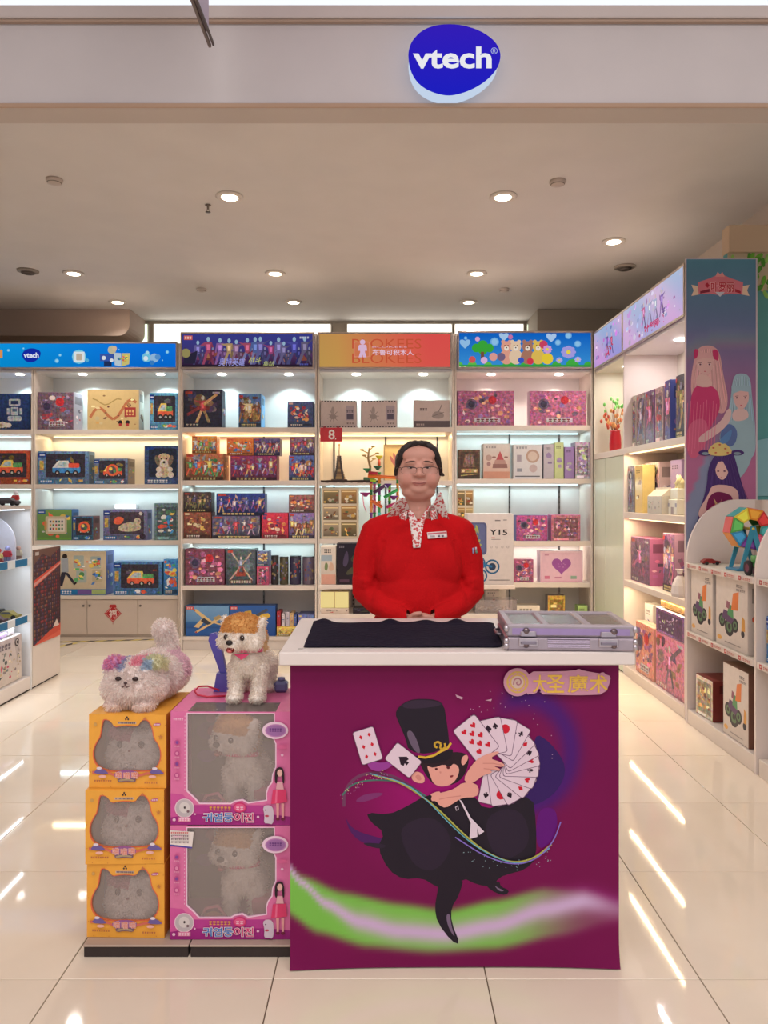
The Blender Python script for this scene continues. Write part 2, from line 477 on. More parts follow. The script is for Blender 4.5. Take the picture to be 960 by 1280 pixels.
def colour(me, fn, matkey):
    """colour regions by position (local coordinates)"""
    nv = len(me.vertices); co = np.empty(nv * 3, np.float32); me.vertices.foreach_get('co', co); co = co.reshape(-1, 3)
    nr = np.empty(nv * 3, np.float32); me.vertices.foreach_get('normal', nr); nr = nr.reshape(-1, 3)
    cv = np.array([srgb(fn(*c, *n)) for c, n in zip(co, nr)], np.float32)
    lv = np.empty(len(me.loops), np.int32); me.loops.foreach_get('vertex_index', lv)
    at = me.color_attributes.new('Col', 'FLOAT_COLOR', 'CORNER'); at.data.foreach_set('color', cv[lv].ravel())
    me.materials.clear(); me.materials.append(MATS[matkey])
    for p in me.polygons: p.use_smooth = True
def displace(me, fn):
    """move every vertex along its normal by fn(x, y, z)"""
    n = len(me.vertices); co = np.empty(n * 3, np.float64); me.vertices.foreach_get('co', co); nr = np.empty(n * 3, np.float32); me.vertices.foreach_get('normal', nr)
    c = co.reshape(-1, 3); d = np.array([fn(*p) for p in c.tolist()]); c += nr.reshape(-1, 3) * d[:, None]; me.vertices.foreach_set('co', c.ravel()); me.update()
def place(me, name, parent=None, loc=None, rz=0, label=None, kind=None):
    me.name = name
    o = bpy.data.objects.new(name, me); COL.objects.link(o)
    if loc is not None: o.location = loc
    if rz: o.rotation_euler = (0, 0, rz)
    if parent is not None: o.parent = parent
    if label: o['label'] = label
    if kind: o['kind'] = kind
    return o
def fur(me, n, length, fn, rng, width=0.0011, droop=0.35, mask=None):
    """short tapered tufts on a skin mesh -> new mesh"""
    ar = np.array([p.area for p in me.polygons]); ar = ar / ar.sum()
    idx = np.random.RandomState(rng.randint(0, 99999)).choice(len(ar), n, p=ar)
    v = []; f = []; cols = []
    for k in idx:
        p = me.polygons[k]; vs = [me.vertices[i].co for i in p.vertices]
        ws = [rng.random() for _ in vs]; t = sum(ws); q = sum((c * (w / t) for c, w in zip(vs, ws)), Vector()); nn = p.normal
        if mask and not mask(q): continue
        L = length * rng.uniform(.6, 1.25)
        d = (nn + Vector((rng.uniform(-.5, .5), rng.uniform(-.5, .5), rng.uniform(-.5, .35) - droop))).normalized()
        sd = d.cross(Vector((rng.uniform(-1, 1), rng.uniform(-1, 1), rng.uniform(-1, 1)))).normalized() * width
        b = len(v); v += [q - sd - nn * .001, q + sd - nn * .001, q + d * L * .6 + nn * L * .12 + sd * .6, q + d * L + Vector((0, 0, -L * .18))]
        f += [(b, b + 1, b + 2), (b, b + 2, b + 3)]
        j = rng.uniform(.9, 1.07); c = fn(q.x, q.y, q.z, nn.x, nn.y, nn.z); c = srgb([min(255, x * j) for x in c]); cols += [c] * 6
    m2 = bpy.data.meshes.new('fur'); m2.from_pydata([tuple(x) for x in v], [], f)
    at = m2.color_attributes.new('Col', 'FLOAT_COLOR', 'CORNER'); at.data.foreach_set('color', np.array(cols, np.float32).ravel())
    m2.materials.append(MATS['fur']); return m2
# ================================================================== PRINTED CARTON FRONTS
def figure(m, cx, base, h, body, head=(215, 190, 175), legs=None, arms=True, lean=0.0):
    """slim standing figure in a striding pose; pose varies with its place"""
    a = m.asp; w = h * .12 / a; legs = legs or body; k = math.sin(cx * 37 + base * 19); sp = 1 + .9 * abs(k)
    m.P([(cx - w * sp * 1.3, base), (cx - w * sp * .8, base), (cx + w * .1, base + h * .46), (cx - w * .75, base + h * .46)], legs)
    m.P([(cx + w * sp * .8, base), (cx + w * sp * 1.3, base), (cx + w * .75, base + h * .46), (cx - w * .1, base + h * .46)], dk(legs, .8))
    m.P([(cx - w * .6, base + h * .42), (cx + w * .6, base + h * .42), (cx + w * 1.1, base + h * .80), (cx - w * 1.1, base + h * .80)], body)
    m.P([(cx - w * .4, base + h * .52), (cx + w * .4, base + h * .52), (cx + w * .5, base + h * .72), (cx - w * .5, base + h * .72)], tuple(min(255, v * 1.35 + 16) for v in body))
    if arms:
        m.P([(cx - w * 1.1, base + h * .79), (cx - w * (1.9 + k), base + h * (.55 + .3 * k)), (cx - w * (1.5 + k), base + h * (.52 + .3 * k)), (cx - w * .8, base + h * .68)], body)
        m.P([(cx + w * 1.1, base + h * .79), (cx + w * (2.1 - k), base + h * (.7 - .2 * k)), (cx + w * (1.7 - k), base + h * (.66 - .2 * k)), (cx + w * .8, base + h * .68)], dk(body, .85))
    m.P(ell(cx, base + h * .90, h * .062 / a, h * .09, 9), head)
def bars(m, x0, y0, x1, h, col, rng, n=6):
    """row of small blurred characters"""
    s = (x1 - x0) / n
    for i in range(n):
        a = x0 + i * s; m.Rr(a + s * .1, y0, a + s * .8, y0 + h * .28, col); m.Rr(a + s * .1, y0 + h * .55, a + s * .82, y0 + h, col); m.Rr(a + s * .38, y0 + h * .2, a + s * .55, y0 + h * .7, col)
def blobs(m, rng, n, cols, x0=0, y0=0, x1=1, y1=1, r=.06):
    for _ in range(n):
        c = rng.choice(cols); j = rng.uniform(.8, 1.15); c = tuple(min(255, v * j) for v in c)
        k = rng.uniform(.4, 1.3) * r; cx, cy = rng.uniform(x0 + k / m.asp, max(x0 + k / m.asp, x1 - k / m.asp)), rng.uniform(y0 + k, max(y0 + k, y1 - k))
        t = rng.random()
        if t < .45: m.P(ell(cx, cy, k / m.asp, k * rng.uniform(.5, 1), 9, 0), c)
        elif t < .75:
            a = rng.uniform(0, PI); p = [(cx + math.cos(a + q) * k * f / m.asp, cy + math.sin(a + q) * k * f) for q, f in ((0, 1.3), (1.3, .6), (PI, 1.2), (PI + 1.2, .6))]; m.P(p, c)
        else: m.Rr(cx - k * .8 / m.asp, cy - k * .4, cx + k * .8 / m.asp, cy + k * .4, c)
def dk(c, k): return tuple(v * k for v in c)
def s_scene(m, g, bg, cols):
    m.grad(dk(bg, .8), tuple(min(255, v * 1.15) for v in bg)); blobs(m, g, 34, cols, .03, .16, .97, .9, .09)
    m.Rr(.04, .03, .96, .14, dk(bg, .55)); bars(m, .1, .05, .6, .07, (226, 214, 206), g, 6); m.Rr(.04, .9, .2, .97, g.choice(cols))
def s_figs(m, g, bg, cols, n=4):
    m.grad(dk(bg, .65), tuple(min(255, v * 1.2) for v in bg)); blobs(m, g, 26, [dk(c, .75) for c in cols], 0, .1, 1, 1, .1)
    for i in range(n * 2):
        x = (i * .5 + .5) / n + g.uniform(-.03, .03); figure(m, x, g.uniform(.12, .4) if i % 2 else g.uniform(.12, .2), g.uniform(.35, .5) if i % 2 else g.uniform(.55, .74), g.choice(cols), g.choice([(205, 205, 215), (190, 150, 130), (150, 150, 170)]), g.choice(cols))
    m.Rr(0, 0, 1, .12, dk(bg, .45)); bars(m, .12, .02, .8, .08, (220, 190, 130), g, 8); m.Rr(.03, .89, .2, .96, (200, 70, 60))
def s_three(m, g, bg, cols): s_figs(m, g, bg, cols, 3)
def s_one(m, g, bg, cols):
    m.grad(dk(bg, .8), bg); blobs(m, g, 14, [dk(c, .6) for c in cols], 0, .1, 1, 1, .14)
    m.P([(.1, .3), (.48, .52), (.46, .6), (.06, .36)], dk(cols[0], .8)); figure(m, .5, .12, .74, cols[0], (210, 205, 200), cols[-1]); m.P([(.55, .58), (.9, .86), (.86, .92), (.5, .64)], cols[-1])
    m.Rr(.04, .9, .22, .96, (196, 70, 62)); m.Rr(.76, .9, .95, .95, (200, 196, 196)); bars(m, .05, .03, .4, .06, (200, 190, 180), g, 4)
def s_window(m, g, bg, cols):
    """window carton: bright frame, dark opening, toy inside, caption strip"""
    m.grad(dk(bg, .85), bg)
    m.P(rrect(.15, .2, .93, .93, .04), dk((58, 52, 66), 1)); blobs(m, g, 12, [dk(c, .55) for c in cols] + [(90, 84, 104)], .18, .3, .9, .9, .09)
    # vehicle like toy
    x = .54; m.P(rrect(x - .26, .34, x + .30, .54, .05), cols[0]); m.P([(x - .26, .5), (x - .14, .72), (x + .06, .72), (x + .1, .5)], cols[1]); m.P(rrect(x + .06, .5, x + .28, .64, .03), cols[2 % len(cols)])
    m.P([(x - .2, .53), (x - .11, .68), (x + .02, .68), (x + .03, .53)], (190, 205, 215))
    for dx in (-.16, .04, .2): m.Cc(x + dx, .34, .08, (40, 40, 46)); m.Cc(x + dx, .34, .035, (190, 190, 190))
    m.Rr(0, 0, 1, .17, dk(bg, .8)); m.Rr(.02, .02, .3, .13, (32, 110, 178)); bars(m, .04, .045, .28, .06, (235, 235, 235), g, 5); blobs(m, g, 7, cols, .4, .02, .97, .16, .07)
    m.Rr(0, .82, .16, .96, (26, 66, 150)); m.Rr(.03, .87, .13, .91, (225, 228, 235)); m.Rr(.03, .42, .11, .72, (210, 175, 90))
def s_ring(m, g, bg, cols):
    s_window(m, g, bg, cols); m.Cc(.55, .55, .24, cols[0], 1, 20); m.Cc(.55, .55, .15, (96, 86, 96), 1, 18); m.Cc(.5, .6, .07, cols[1]); m.Cc(.62, .5, .06, cols[2])
def s_puppy(m, g, bg, cols):
    m.grad(dk(bg, .8), bg); m.P(rrect(.12, .18, .96, .94, .08), dk(bg, .5))
    t = (206, 180, 150); w = (226, 214, 200)
    m.Cc(.58, .34, .19, t, .9, 16); m.Cc(.42, .24, .08, w); m.Cc(.78, .24, .08, w); m.Cc(.42, .38, .07, w); m.Cc(.76, .38, .07, w)
    m.Cc(.58, .62, .2, t, .95, 18); m.P(ell(.38, .62, .07, .14, 12, .3), dk(t, .62)); m.P(ell(.78, .62, .07, .14, 12, -.3), dk(t, .62)); m.Cc(.58, .54, .11, w); m.Cc(.58, .57, .035, (40, 30, 30)); m.Cc(.5, .66, .02, (30, 24, 24)); m.Cc(.66, .66, .02, (30, 24, 24))
    m.Rr(0, 0, 1, .14, bg); bars(m, .08, .03, .7, .08, (226, 226, 230), g, 7); m.Rr(.04, .9, .26, .97, (26, 66, 150))
def s_tablet(m, g, bg, cols):
    m.grad(dk(bg, .8), bg); blobs(m, g, 16, cols, 0, 0, 1, 1, .09); m.P(rrect(.24, .2, .86, .78, .05), (206, 190, 160)); m.P(rrect(.32, .27, .8, .7, .02), (226, 218, 204)); m.P(rrect(.21, .34, .28, .62, .02), (200, 150, 90))
    for i in range(5):
        for j in range(3): m.Rr(.36 + i * .085, .33 + j * .12, .41 + i * .085, .40 + j * .12, g.choice([(60, 70, 100), (180, 70, 80), (70, 130, 90), (210, 150, 60)]))
    m.Rr(.02, .86, .24, .97, (30, 80, 170)); m.Rr(.05, .9, .2, .93, (220, 225, 235)); m.Rr(0, 0, 1, .08, (110, 160, 70))
def s_map(m, g, bg, cols):
    m.grad(dk(bg, .92), bg)
    m.line([(.05 + .09 * i, .3 + .2 * math.sin(i * .9) + .03 * i) for i in range(11)], .07, (196, 120, 80)); m.line([(.1 + .08 * i, .7 + .08 * math.cos(i)) for i in range(8)], .03, (180, 150, 90))
    blobs(m, g, 24, cols, .04, .08, .96, .92, .05); m.Rr(.72, .32, .94, .56, (176, 60, 60)); bars(m, .74, .36, .92, .14, (230, 190, 120), g, 3)
    for x in (.64, .78): m.Cc(x, .18, .055, (40, 34, 34)); m.Cc(x, .12, .04, (190, 60, 60))
def s_comic(m, g, bg, cols):
    m.grad(dk(bg, .9), bg); blobs(m, g, 60, cols, .02, .02, .98, .98, .07); m.Cc(.62, .74, .12, (200, 50, 60)); m.Rr(.3, .08, .76, .22, (200, 190, 196)); bars(m, .33, .1, .73, .09, (120, 60, 70), g, 5); m.Cc(.25, .62, .16, (110, 90, 120)); m.Cc(.25, .62, .1, (60, 54, 80))
def s_robot(m, g, bg, cols):
    m.grad(dk(bg, .7), bg); w = (196, 204, 214); x = .62
    m.P(rrect(x - .15, .66, x + .15, .86, .04), w); m.Rr(x - .1, .71, x + .1, .81, (40, 60, 110)); m.P(rrect(x - .1, .4, x + .1, .63, .03), w); m.Rr(x - .06, .5, x + .06, .58, (90, 110, 150)); m.Rr(x - .2, .42, x - .13, .6, w); m.Rr(x + .13, .42, x + .2, .6, w); m.P(rrect(x - .18, .24, x + .18, .38, .05), w)
    m.Rr(.03, .2, .2, .8, dk(bg, 1.3)); 
    for j in range(7): m.Rr(.05, .26 + j * .07, .18, .29 + j * .07, (150, 170, 210))
    blobs(m, g, 10, [(210, 200, 190), (180, 150, 110), (150, 130, 160)], .02, .02, .98, .22, .09)
def s_kick(m, g, bg, cols):
    m.grad(dk(bg, .9), bg)
    for cx, cy in ((.42, .76), (.78, .74), (.48, .42), (.82, .44)): m.P(rrect(cx - .11, cy - .14, cx + .11, cy + .14, .03), g.choice([(190, 190, 170), (200, 184, 150), (176, 190, 184)])); blobs(m, g, 8, cols, cx - .1, cy - .12, cx + .1, cy + .12, .05)
    blobs(m, g, 20, cols, .3, .2, .9, .9, .05)
    m.Cc(.13, .88, .06, (50, 38, 36)); m.P([(.05, .84), (.2, .84), (.21, .52), (.06, .5)], (170, 176, 184)); m.P([(.06, .52), (.16, .52), (.08, .2), (.0, .2)], (52, 50, 66)); m.P([(.12, .52), (.2, .5), (.34, .3), (.3, .26)], (52, 50, 66)); m.P([(.3, .26), (.36, .3), (.39, .27), (.33, .22)], (30, 30, 36))
    m.Rr(0, 0, 1, .13, (30, 120, 180)); bars(m, .06, .03, .28, .06, (230, 230, 235), g, 4); m.Rr(.4, .01, .7, .12, (120, 90, 160)); m.Rr(.7, .01, .99, .12, (170, 190, 120))
def s_animal(m, g, bg, cols):
    s_window(m, g, bg, cols); m.P(rrect(.16, .22, .92, .92, .04), (78, 66, 78)); m.P(smooth_poly([(.3, .32), (.4, .52), (.6, .6), (.84, .56), (.88, .34), (.6, .26)], 2), (196, 184, 160)); m.Cc(.78, .62, .12, (206, 194, 170)); m.Cc(.82, .64, .02, (40, 30, 30)); m.P(smooth_poly([(.2, .55), (.3, .8), (.5, .74), (.4, .5)]), cols[0])
    m.Cc(.86, .88, .06, (220, 210, 200)); m.Cc(.9, .12, .1, (60, 46, 60))
def s_plane(m, g, bg, cols):
    m.grad((60, 110, 165), (120, 165, 205)); m.grad((34, 78, 140), (54, 108, 168), 0, .25, 1, .48); m.Rr(0, 0, 1, .25, (40, 92, 160))
    y = (222, 190, 130); b = (60, 62, 72)
    m.P([(.2, .12), (.26, .1), (.86, .6), (.8, .66)], y); m.P([(.16, .88), (.24, .9), (.6, .5), (.52, .42)], y); m.P([(.18, .3), (.3, .26), (.44, .5), (.36, .56)], y); m.P([(.5, .52), (.58, .46), (.92, .3), (.94, .36)], y)
    m.P([(.34, .5), (.5, .36), (.6, .42), (.42, .6)], b); m.P([(.62, .6), (.78, .7), (.84, .62), (.7, .52)], dk(y, .8)); m.Cc(.2, .86, .03, (180, 60, 50)); m.Cc(.24, .12, .03, (180, 60, 50))
    m.Rr(0, .88, .18, .98, (210, 64, 60)); bars(m, .02, .9, .16, .05, (240, 220, 210), g, 3)
def s_truck(m, g, bg, cols):
    m.grad((28, 70, 140), (50, 98, 170)); y = (226, 186, 70)
    m.P([(.2, .4), (.76, .5), (.9, .66), (.84, .76), (.5, .7), (.24, .6)], y); m.P([(.3, .6), (.5, .66), (.46, .86), (.32, .82)], dk(y, .9)); m.P([(.62, .64), (.86, .86), (.8, .92), (.56, .7)], (80, 82, 92)); m.Cc(.34, .42, .07, (50, 50, 56)); m.Cc(.66, .5, .07, (50, 50, 56)); m.Rr(0, .88, .16, .98, (210, 64, 60)); bars(m, .02, .9, .15, .05, (240, 220, 210), g, 3)
def s_cross(m, g, bg, cols):
    m.grad((66, 74, 84), (96, 110, 116)); blobs(m, g, 10, [(60, 90, 80), (110, 120, 130)], 0, .2, 1, 1, .14)
    for a, b in (((.1, .12), (.86, .9)), ((.9, .12), (.18, .9))): m.line([a, b], .05, (176, 150, 140)); m.line([a, b], .015, (220, 190, 170))
    figure(m, .5, .3, .5, (150, 150, 170), (210, 205, 200), (170, 80, 70)); m.P([(.36, .36), (.64, .36), (.7, .24), (.3, .24)], (150, 66, 52)); m.Rr(.1, .04, .9, .15, (96, 70, 66)); bars(m, .14, .05, .86, .07, (210, 190, 180), g, 8); m.Rr(.04, .9, .22, .97, (200, 80, 70))
def s_kraft(m, g, bg, cols):
    m.grad(dk(bg, .95), bg); 
    for i in range(12): m.Rr(.02 + i * .082, .95, .06 + i * .082, 1, (70, 60, 64)); m.Rr(.02 + i * .082, 0, .06 + i * .082, .05, (84, 70, 76))
    m.P(rrect(.7, .26, .94, .82, .02), (176, 160, 168)); m.Rr(.73, .3, .91, .5, (92, 82, 100)); bars(m, .72, .56, .92, .07, (90, 80, 90), g, 3); bars(m, .72, .12, .94, .05, (110, 90, 90), g, 3)
    for k in range(9): a = k * .7; m.line([(.34, .42), (.34 + .16 * math.cos(a), .42 + .26 * math.sin(a))], .02, dk(bg, .68))
    m.P(ell(.34, .4, .1, .1, 12), dk(bg, .75)); m.P(ell(.34, .62, .05, .16, 10), dk(bg, .8))
def s_kraft2(m, g, bg, cols):
    m.grad(dk(bg, .95), bg); m.Rr(0, 0, 1, .24, (104, 90, 92)); m.line([(.56, .44), (.7, .6), (.78, .84)], .03, dk(bg, .6)); m.P(smooth_poly([(.48, .36), (.56, .6), (.8, .58), (.86, .38), (.7, .3)]), dk(bg, .76)); m.line([(.5, .4), (.84, .56)], .02, dk(bg, .55)); bars(m, .16, .62, .38, .09, (90, 74, 74), g, 3); bars(m, .06, .07, .3, .06, (190, 170, 160), g, 4)
def s_castle(m, g, bg, cols):
    m.grad((214, 170, 150), (226, 220, 214)); m.Rr(0, 0, 1, .2, (206, 150, 128)); c = (150, 110, 104)
    m.P([(.34, .3), (.92, .3), (.9, .42), (.36, .42)], c); m.P([(.4, .42), (.86, .42), (.82, .54), (.44, .54)], (190, 150, 140)); m.P([(.48, .54), (.78, .54), (.63, .8)], (190, 90, 96)); m.P([(.32, .6), (.48, .6), (.46, .64), (.34, .64)], c); m.P([(.78, .6), (.94, .6), (.92, .64), (.8, .64)], c); m.Cc(.2, .6, .09, (190, 160, 150)); m.Cc(.2, .42, .06, (170, 130, 130)); bars(m, .08, .88, .5, .07, (150, 140, 140), g, 4)
def s_badge(m, g, bg, cols):
    m.grad((206, 204, 208), (226, 222, 222)); m.Cc(.68, .66, .2, (190, 160, 144), 1, 20); m.Cc(.68, .66, .14, (214, 196, 184), 1, 18); m.Cc(.7, .3, .12, (196, 176, 176)); m.Rr(.12, .2, .3, .3, (150, 150, 160)); m.Rr(.12, .5, .28, .7, (170, 160, 170)); bars(m, .08, .88, .5, .06, (140, 140, 150), g, 4); m.Rr(.06, .05, .94, .08, (90, 90, 96))
def s_heart(m, g, bg, cols):
    m.grad((226, 176, 196), (238, 204, 214)); m.P(rrect(.04, .05, .96, .95, .02), (232, 190, 206))
    h = [(.5 + .23 * (16 * math.sin(t) ** 3) / 16, .54 + .30 * (13 * math.cos(t) - 5 * math.cos(2 * t) - 2 * math.cos(3 * t) - math.cos(4 * t)) / 16) for t in [2 * PI * i / 30 for i in range(30)]]
    m.P(h, (158, 84, 160)); blobs(m, g, 12, [(190, 120, 190), (214, 150, 206)], .4, .42, .6, .66, .03); m.Rr(.1, .1, .22, .2, (214, 120, 150)); m.Rr(.72, .1, .86, .2, (140, 170, 150)); m.Rr(.34, .12, .5, .17, (200, 130, 160)); m.Rr(.1, .86, .2, .89, (190, 120, 150))
def s_y15(m, g, bg, cols):
    m.grad((206, 196, 192), (222, 212, 208)); m.P(rrect(-.1, .42, .42, .88, .06), (86, 92, 132)); m.P(rrect(-.1, .45, .38, .86, .05), (98, 106, 150))
    for k in range(6): m.P(ell(.2 + .04 * math.cos(k), .56 + .045 * k, .07, .022, 8, .4 * k), (168, 176, 90))
    m.text('Y15', .48, .70, .87, .78, (30, 28, 32), .02); m.Rr(.52, .655, .6, .668, (190, 70, 70)); m.Rr(.52, .635, .72, .643, (120, 110, 110))
    for k in range(4): m.P(ell(.52 + .12 * k, .53, .03, .018, 8), (176, 166, 164)); m.P(ell(.52 + .12 * k, .53, .018, .01, 8), (212, 202, 198))
    m.Rr(.6, .90, .72, .915, (110, 104, 104)); m.Rr(.78, .91, .86, .92, (110, 104, 104))
    for cx, cy, r in ((.24, .30, .10), (.54, .25, .105), (.28, .12, .10), (.1, .2, .08)):
        for q, c in ((1, (34, 96, 140)), (.78, (202, 194, 190)), (.5, (40, 60, 90))): m.Cc(cx, cy, r * q, c, 1, 18)
    m.P([(.1, .34), (.3, .38), (.4, .26), (.24, .18)], (30, 120, 170)); m.line([(.24, .3), (.54, .25)], .03, (40, 110, 160)); m.Rr(.46, .055, .92, .065, (130, 124, 122))
def s_tractor(m, g, bg, cols):
    m.grad((214, 202, 194), (228, 216, 208)); k = (52, 48, 58); 
    for cx, cy, r in ((.2, .36, .10), (.44, .30, .14), (.62, .34, .1)): m.Cc(cx, cy, r, k, 1, 16); m.Cc(cx, cy, r * .62, (96, 130, 96), 1, 14); m.Cc(cx, cy, r * .3, k)
    m.P([(.2, .4), (.26, .52), (.46, .5), (.6, .42), (.5, .34)], (96, 66, 110)); m.P([(.38, .46), (.42, .62), (.56, .6), (.58, .42)], (84, 150, 100)); m.P([(.5, .54), (.56, .78), (.74, .82), (.72, .56)], (228, 130, 72)); m.P([(.34, .56), (.36, .66), (.46, .64), (.44, .54)], (150, 90, 110))
    m.Cc(.86, .26, .05, k); m.P([(.82, .3), (.84, .5), (.92, .46), (.93, .3)], (220, 160, 80)); m.P(ell(.12, .1, .08, .035, 10), (226, 170, 90)); bars(m, .66, .88, .86, .04, (130, 120, 116), g, 4); bars(m, .66, .83, .94, .03, (150, 140, 136), g, 5); m.Rr(.3, .06, .8, .075, (160, 150, 144))
def s_photo(m, g, bg, cols):
    m.grad(dk(bg, .9), bg); m.Rr(.08, .1, .92, .9, dk(bg, .7)); blobs(m, g, 30, cols, .1, .12, .9, .88, .07); m.Rr(.1, .02, .6, .08, dk(bg, 1.3))
def s_plain(m, g, bg, cols):
    m.grad(dk(bg, .94), bg); blobs(m, g, 5, cols, .1, .2, .9, .8, .07); bars(m, .15, .84, .7, .07, dk(bg, .6), g, 4)
def s_train(m, g, bg, cols):
    m.grad((70, 54, 46), (112, 88, 66)); m.Rr(.08, .1, .92, .94, (84, 62, 50)); m.P([(.2, .4), (.8, .4), (.7, .86), (.3, .86)], (126, 96, 80))
    for x in (.36, .5, .64): m.P(ell(x, .66, .06, .16, 10), (150, 120, 120))
    m.Rr(.1, .2, .9, .34, (176, 140, 90)); m.Cc(.22, .27, .05, (236, 206, 170)); m.Cc(.78, .27, .05, (236, 206, 170)); m.line([(.1, .1), (.9, .16)], .03, (196, 160, 100))
def s_rooms(m, g, bg, cols):
    m.grad((216, 200, 172), (222, 208, 184))
    for i in range(2):
        for j in range(3):
            x0, y0 = .04 + i * .49, .04 + j * .325; x1, y1 = x0 + .43, y0 + .28
            b = g.choice([(196, 150, 90), (190, 168, 140), (150, 130, 90), (206, 180, 130)]); m.grad(dk(b, .6), b, x0, y0, x1, y1); blobs(m, g, 9, [(236, 190, 100), (120, 84, 60), (90, 104, 70), (226, 214, 190), (150, 70, 50)], x0, y0, x1, y0 + .2, .035); m.Rr(x0 + .02, y1 - .05, x1 - .02, y1 - .03, (250, 226, 170))
PAL = dict(
 blue=[(60, 130, 190), (210, 210, 205), (214, 80, 60), (70, 110, 90), (230, 190, 90)],
 toy=[(214, 90, 60), (236, 196, 90), (80, 150, 90), (210, 210, 210), (70, 120, 190)],
 hero=[(170, 60, 66), (90, 90, 150), (190, 170, 180), (120, 80, 140), (200, 160, 110)],
 red=[(200, 60, 60), (220, 140, 80), (150, 40, 60), (226, 190, 170), (90, 60, 110)],
 pink=[(206, 110, 150), (150, 84, 130), (226, 180, 190), (120, 90, 150), (210, 150, 120), (96, 76, 96)],
 gold=[(206, 160, 90), (150, 110, 70), (220, 200, 150), (110, 60, 50)],
 dark=[(120, 110, 70), (70, 64, 60), (150, 130, 90), (60, 60, 90)],
 lilac=[(170, 150, 190), (200, 190, 200), (140, 120, 160), (190, 200, 160)],
 grey=[(150, 140, 160), (90, 80, 100), (190, 170, 170), (160, 60, 70), (110, 110, 150)],
)
for _k in PAL: PAL[_k] = [tuple(min(255, v * 1.08 + 10) for v in c) for c in PAL[_k]]
BOXN = [0]
BUSY = {'s_scene', 's_figs', 's_three', 's_one', 's_window', 's_ring', 's_comic', 's_photo', 's_animal', 's_puppy', 's_robot', 's_cross', 's_train'}
def carton(w, h, d, style, bg, pal, label, cat='toy box', group=None, loc=(0, 0, 0), rz=0.0, name='toy_box', side=None, tilt=0.0, face='print'):
    """closed carton: body with folded edges, front print, flap seam; origin at the middle of its front foot"""
    BOXN[0] += 1; g = random.Random(BOXN[0] * 7 + 3); bg = tuple(min(255, v * 1.06 + 9) for v in bg)
    side = side or dk(bg, .9); b = min(.0022, d * .2)
    m = M(); m.mat('print'); m.box(-w / 2, w / 2, 0, d, 0, h, side, b)
    # flap line on top and side edges
    if d > .05: m.box(-w / 2 + .006, w / 2 - .006, d * .5 - .0006, d * .5 + .0006, h - .0004, h + .0006, dk(side, .55))
    o = m.build(name, None, loc, rz)
    if tilt: o.rotation_euler = (R(tilt), 0, rz)
    tag(o, label, cat, group)
    if style.__name__ in BUSY: face = 'print_busy'
    m = M(); m.mat(face); e = .003
    m.frame((-w / 2 + e, -.0006, e), (w - 2 * e, 0, 0), (0, 0, h - 2 * e), .00004); style(m, g, bg, PAL.get(pal, PAL['toy']))
    m.build('front_print', o)
    if style in (s_window, s_ring, s_puppy, s_animal, s_scene, s_figs) or d > .09:
        m = M(); m.mat('print'); m.frame((w / 2 + .0004, e, e), (0, d - 2 * e, 0), (0, 0, h - 2 * e), .00004); m.P([(0, 0), (1, 0), (1, 1), (0, 1)], side); m.Rr(.15, .7, .85, .9, dk(side, .7)); blobs(m, g, 6, PAL.get(pal, PAL['toy']), .1, .1, .9, .65, .07); m.build('side_print', o)
    return o
# ================================================================== THE SETTING
CEIL = 3.30
WHITE = (232, 222, 214); LAM = (226, 212, 200); LAM2 = (216, 204, 194)
def struct(m, name, label=None, parent=None, **k):
    return m.build(name, parent, kind='structure', label=label, **k)
# floor: slab and single polished tiles with recessed joints
m = M(); m.mat('matte'); m.box(-4.6, 4.6, -1.2, 8.6, -0.10, -0.006, (112, 96, 80)); floor = struct(m, 'floor')
TP = 0.597; TX0 = 0.287; TY0 = 2.078
tile_me = None
for i in range(-8, 7):
    for j in range(-5, 11):
        if tile_me is None:
            m = M(); m.mat('tile'); g = TP / 2 - 0.0016; m.box(-g, g, -g, g, -0.008, 0.0, (230, 215, 190), 0.0012); tile_me = m.mesh('tile')
        x = TX0 + (i + .5) * TP; y = TY0 + (j + .5) * TP
        if abs(x) > 4.5 or y > 8.5: continue
        o = bpy.data.objects.new('tile', tile_me); COL.objects.link(o); o.parent = floor; o.location = (x, y, 0)
# ceiling of the shop with one lower strip along its left side
m = M(); m.mat('paint'); m.box(-4.6, 4.6, 3.07, 8.5, CEIL, CEIL + 0.1, (220, 214, 210)); ceiling = struct(m, 'ceiling')
m = M(); m.mat('paint'); m.box(2.56, 4.6, 3.2, 6.4, CEIL - 0.16, CEIL - 0.001, (214, 198, 184), 0.004); struct(m, 'trim_3', 'dropped beige ceiling edge over the right hand shelves')
m = M(); m.mat('paint'); m.box(-4.6, 4.6, -3.2, 3.2, 3.95, 4.05, (232, 226, 224)); struct(m, 'ceiling_mall')
# back of the shop
m = M(); m.mat('paint'); m.box(-4.6, 4.6, 8.3, 8.4, 0, CEIL, (178, 166, 150)); wb = struct(m, 'wall_back')
m = M(); m.mat('paint'); m.box(-4.7, -4.6, -1.2, 8.5, 0, 4.0, (205, 195, 185)); struct(m, 'wall_left')
m = M(); m.mat('paint'); m.box(4.6, 4.7, -1.2, 8.5, 0, 4.0, (205, 195, 185)); struct(m, 'wall_right')
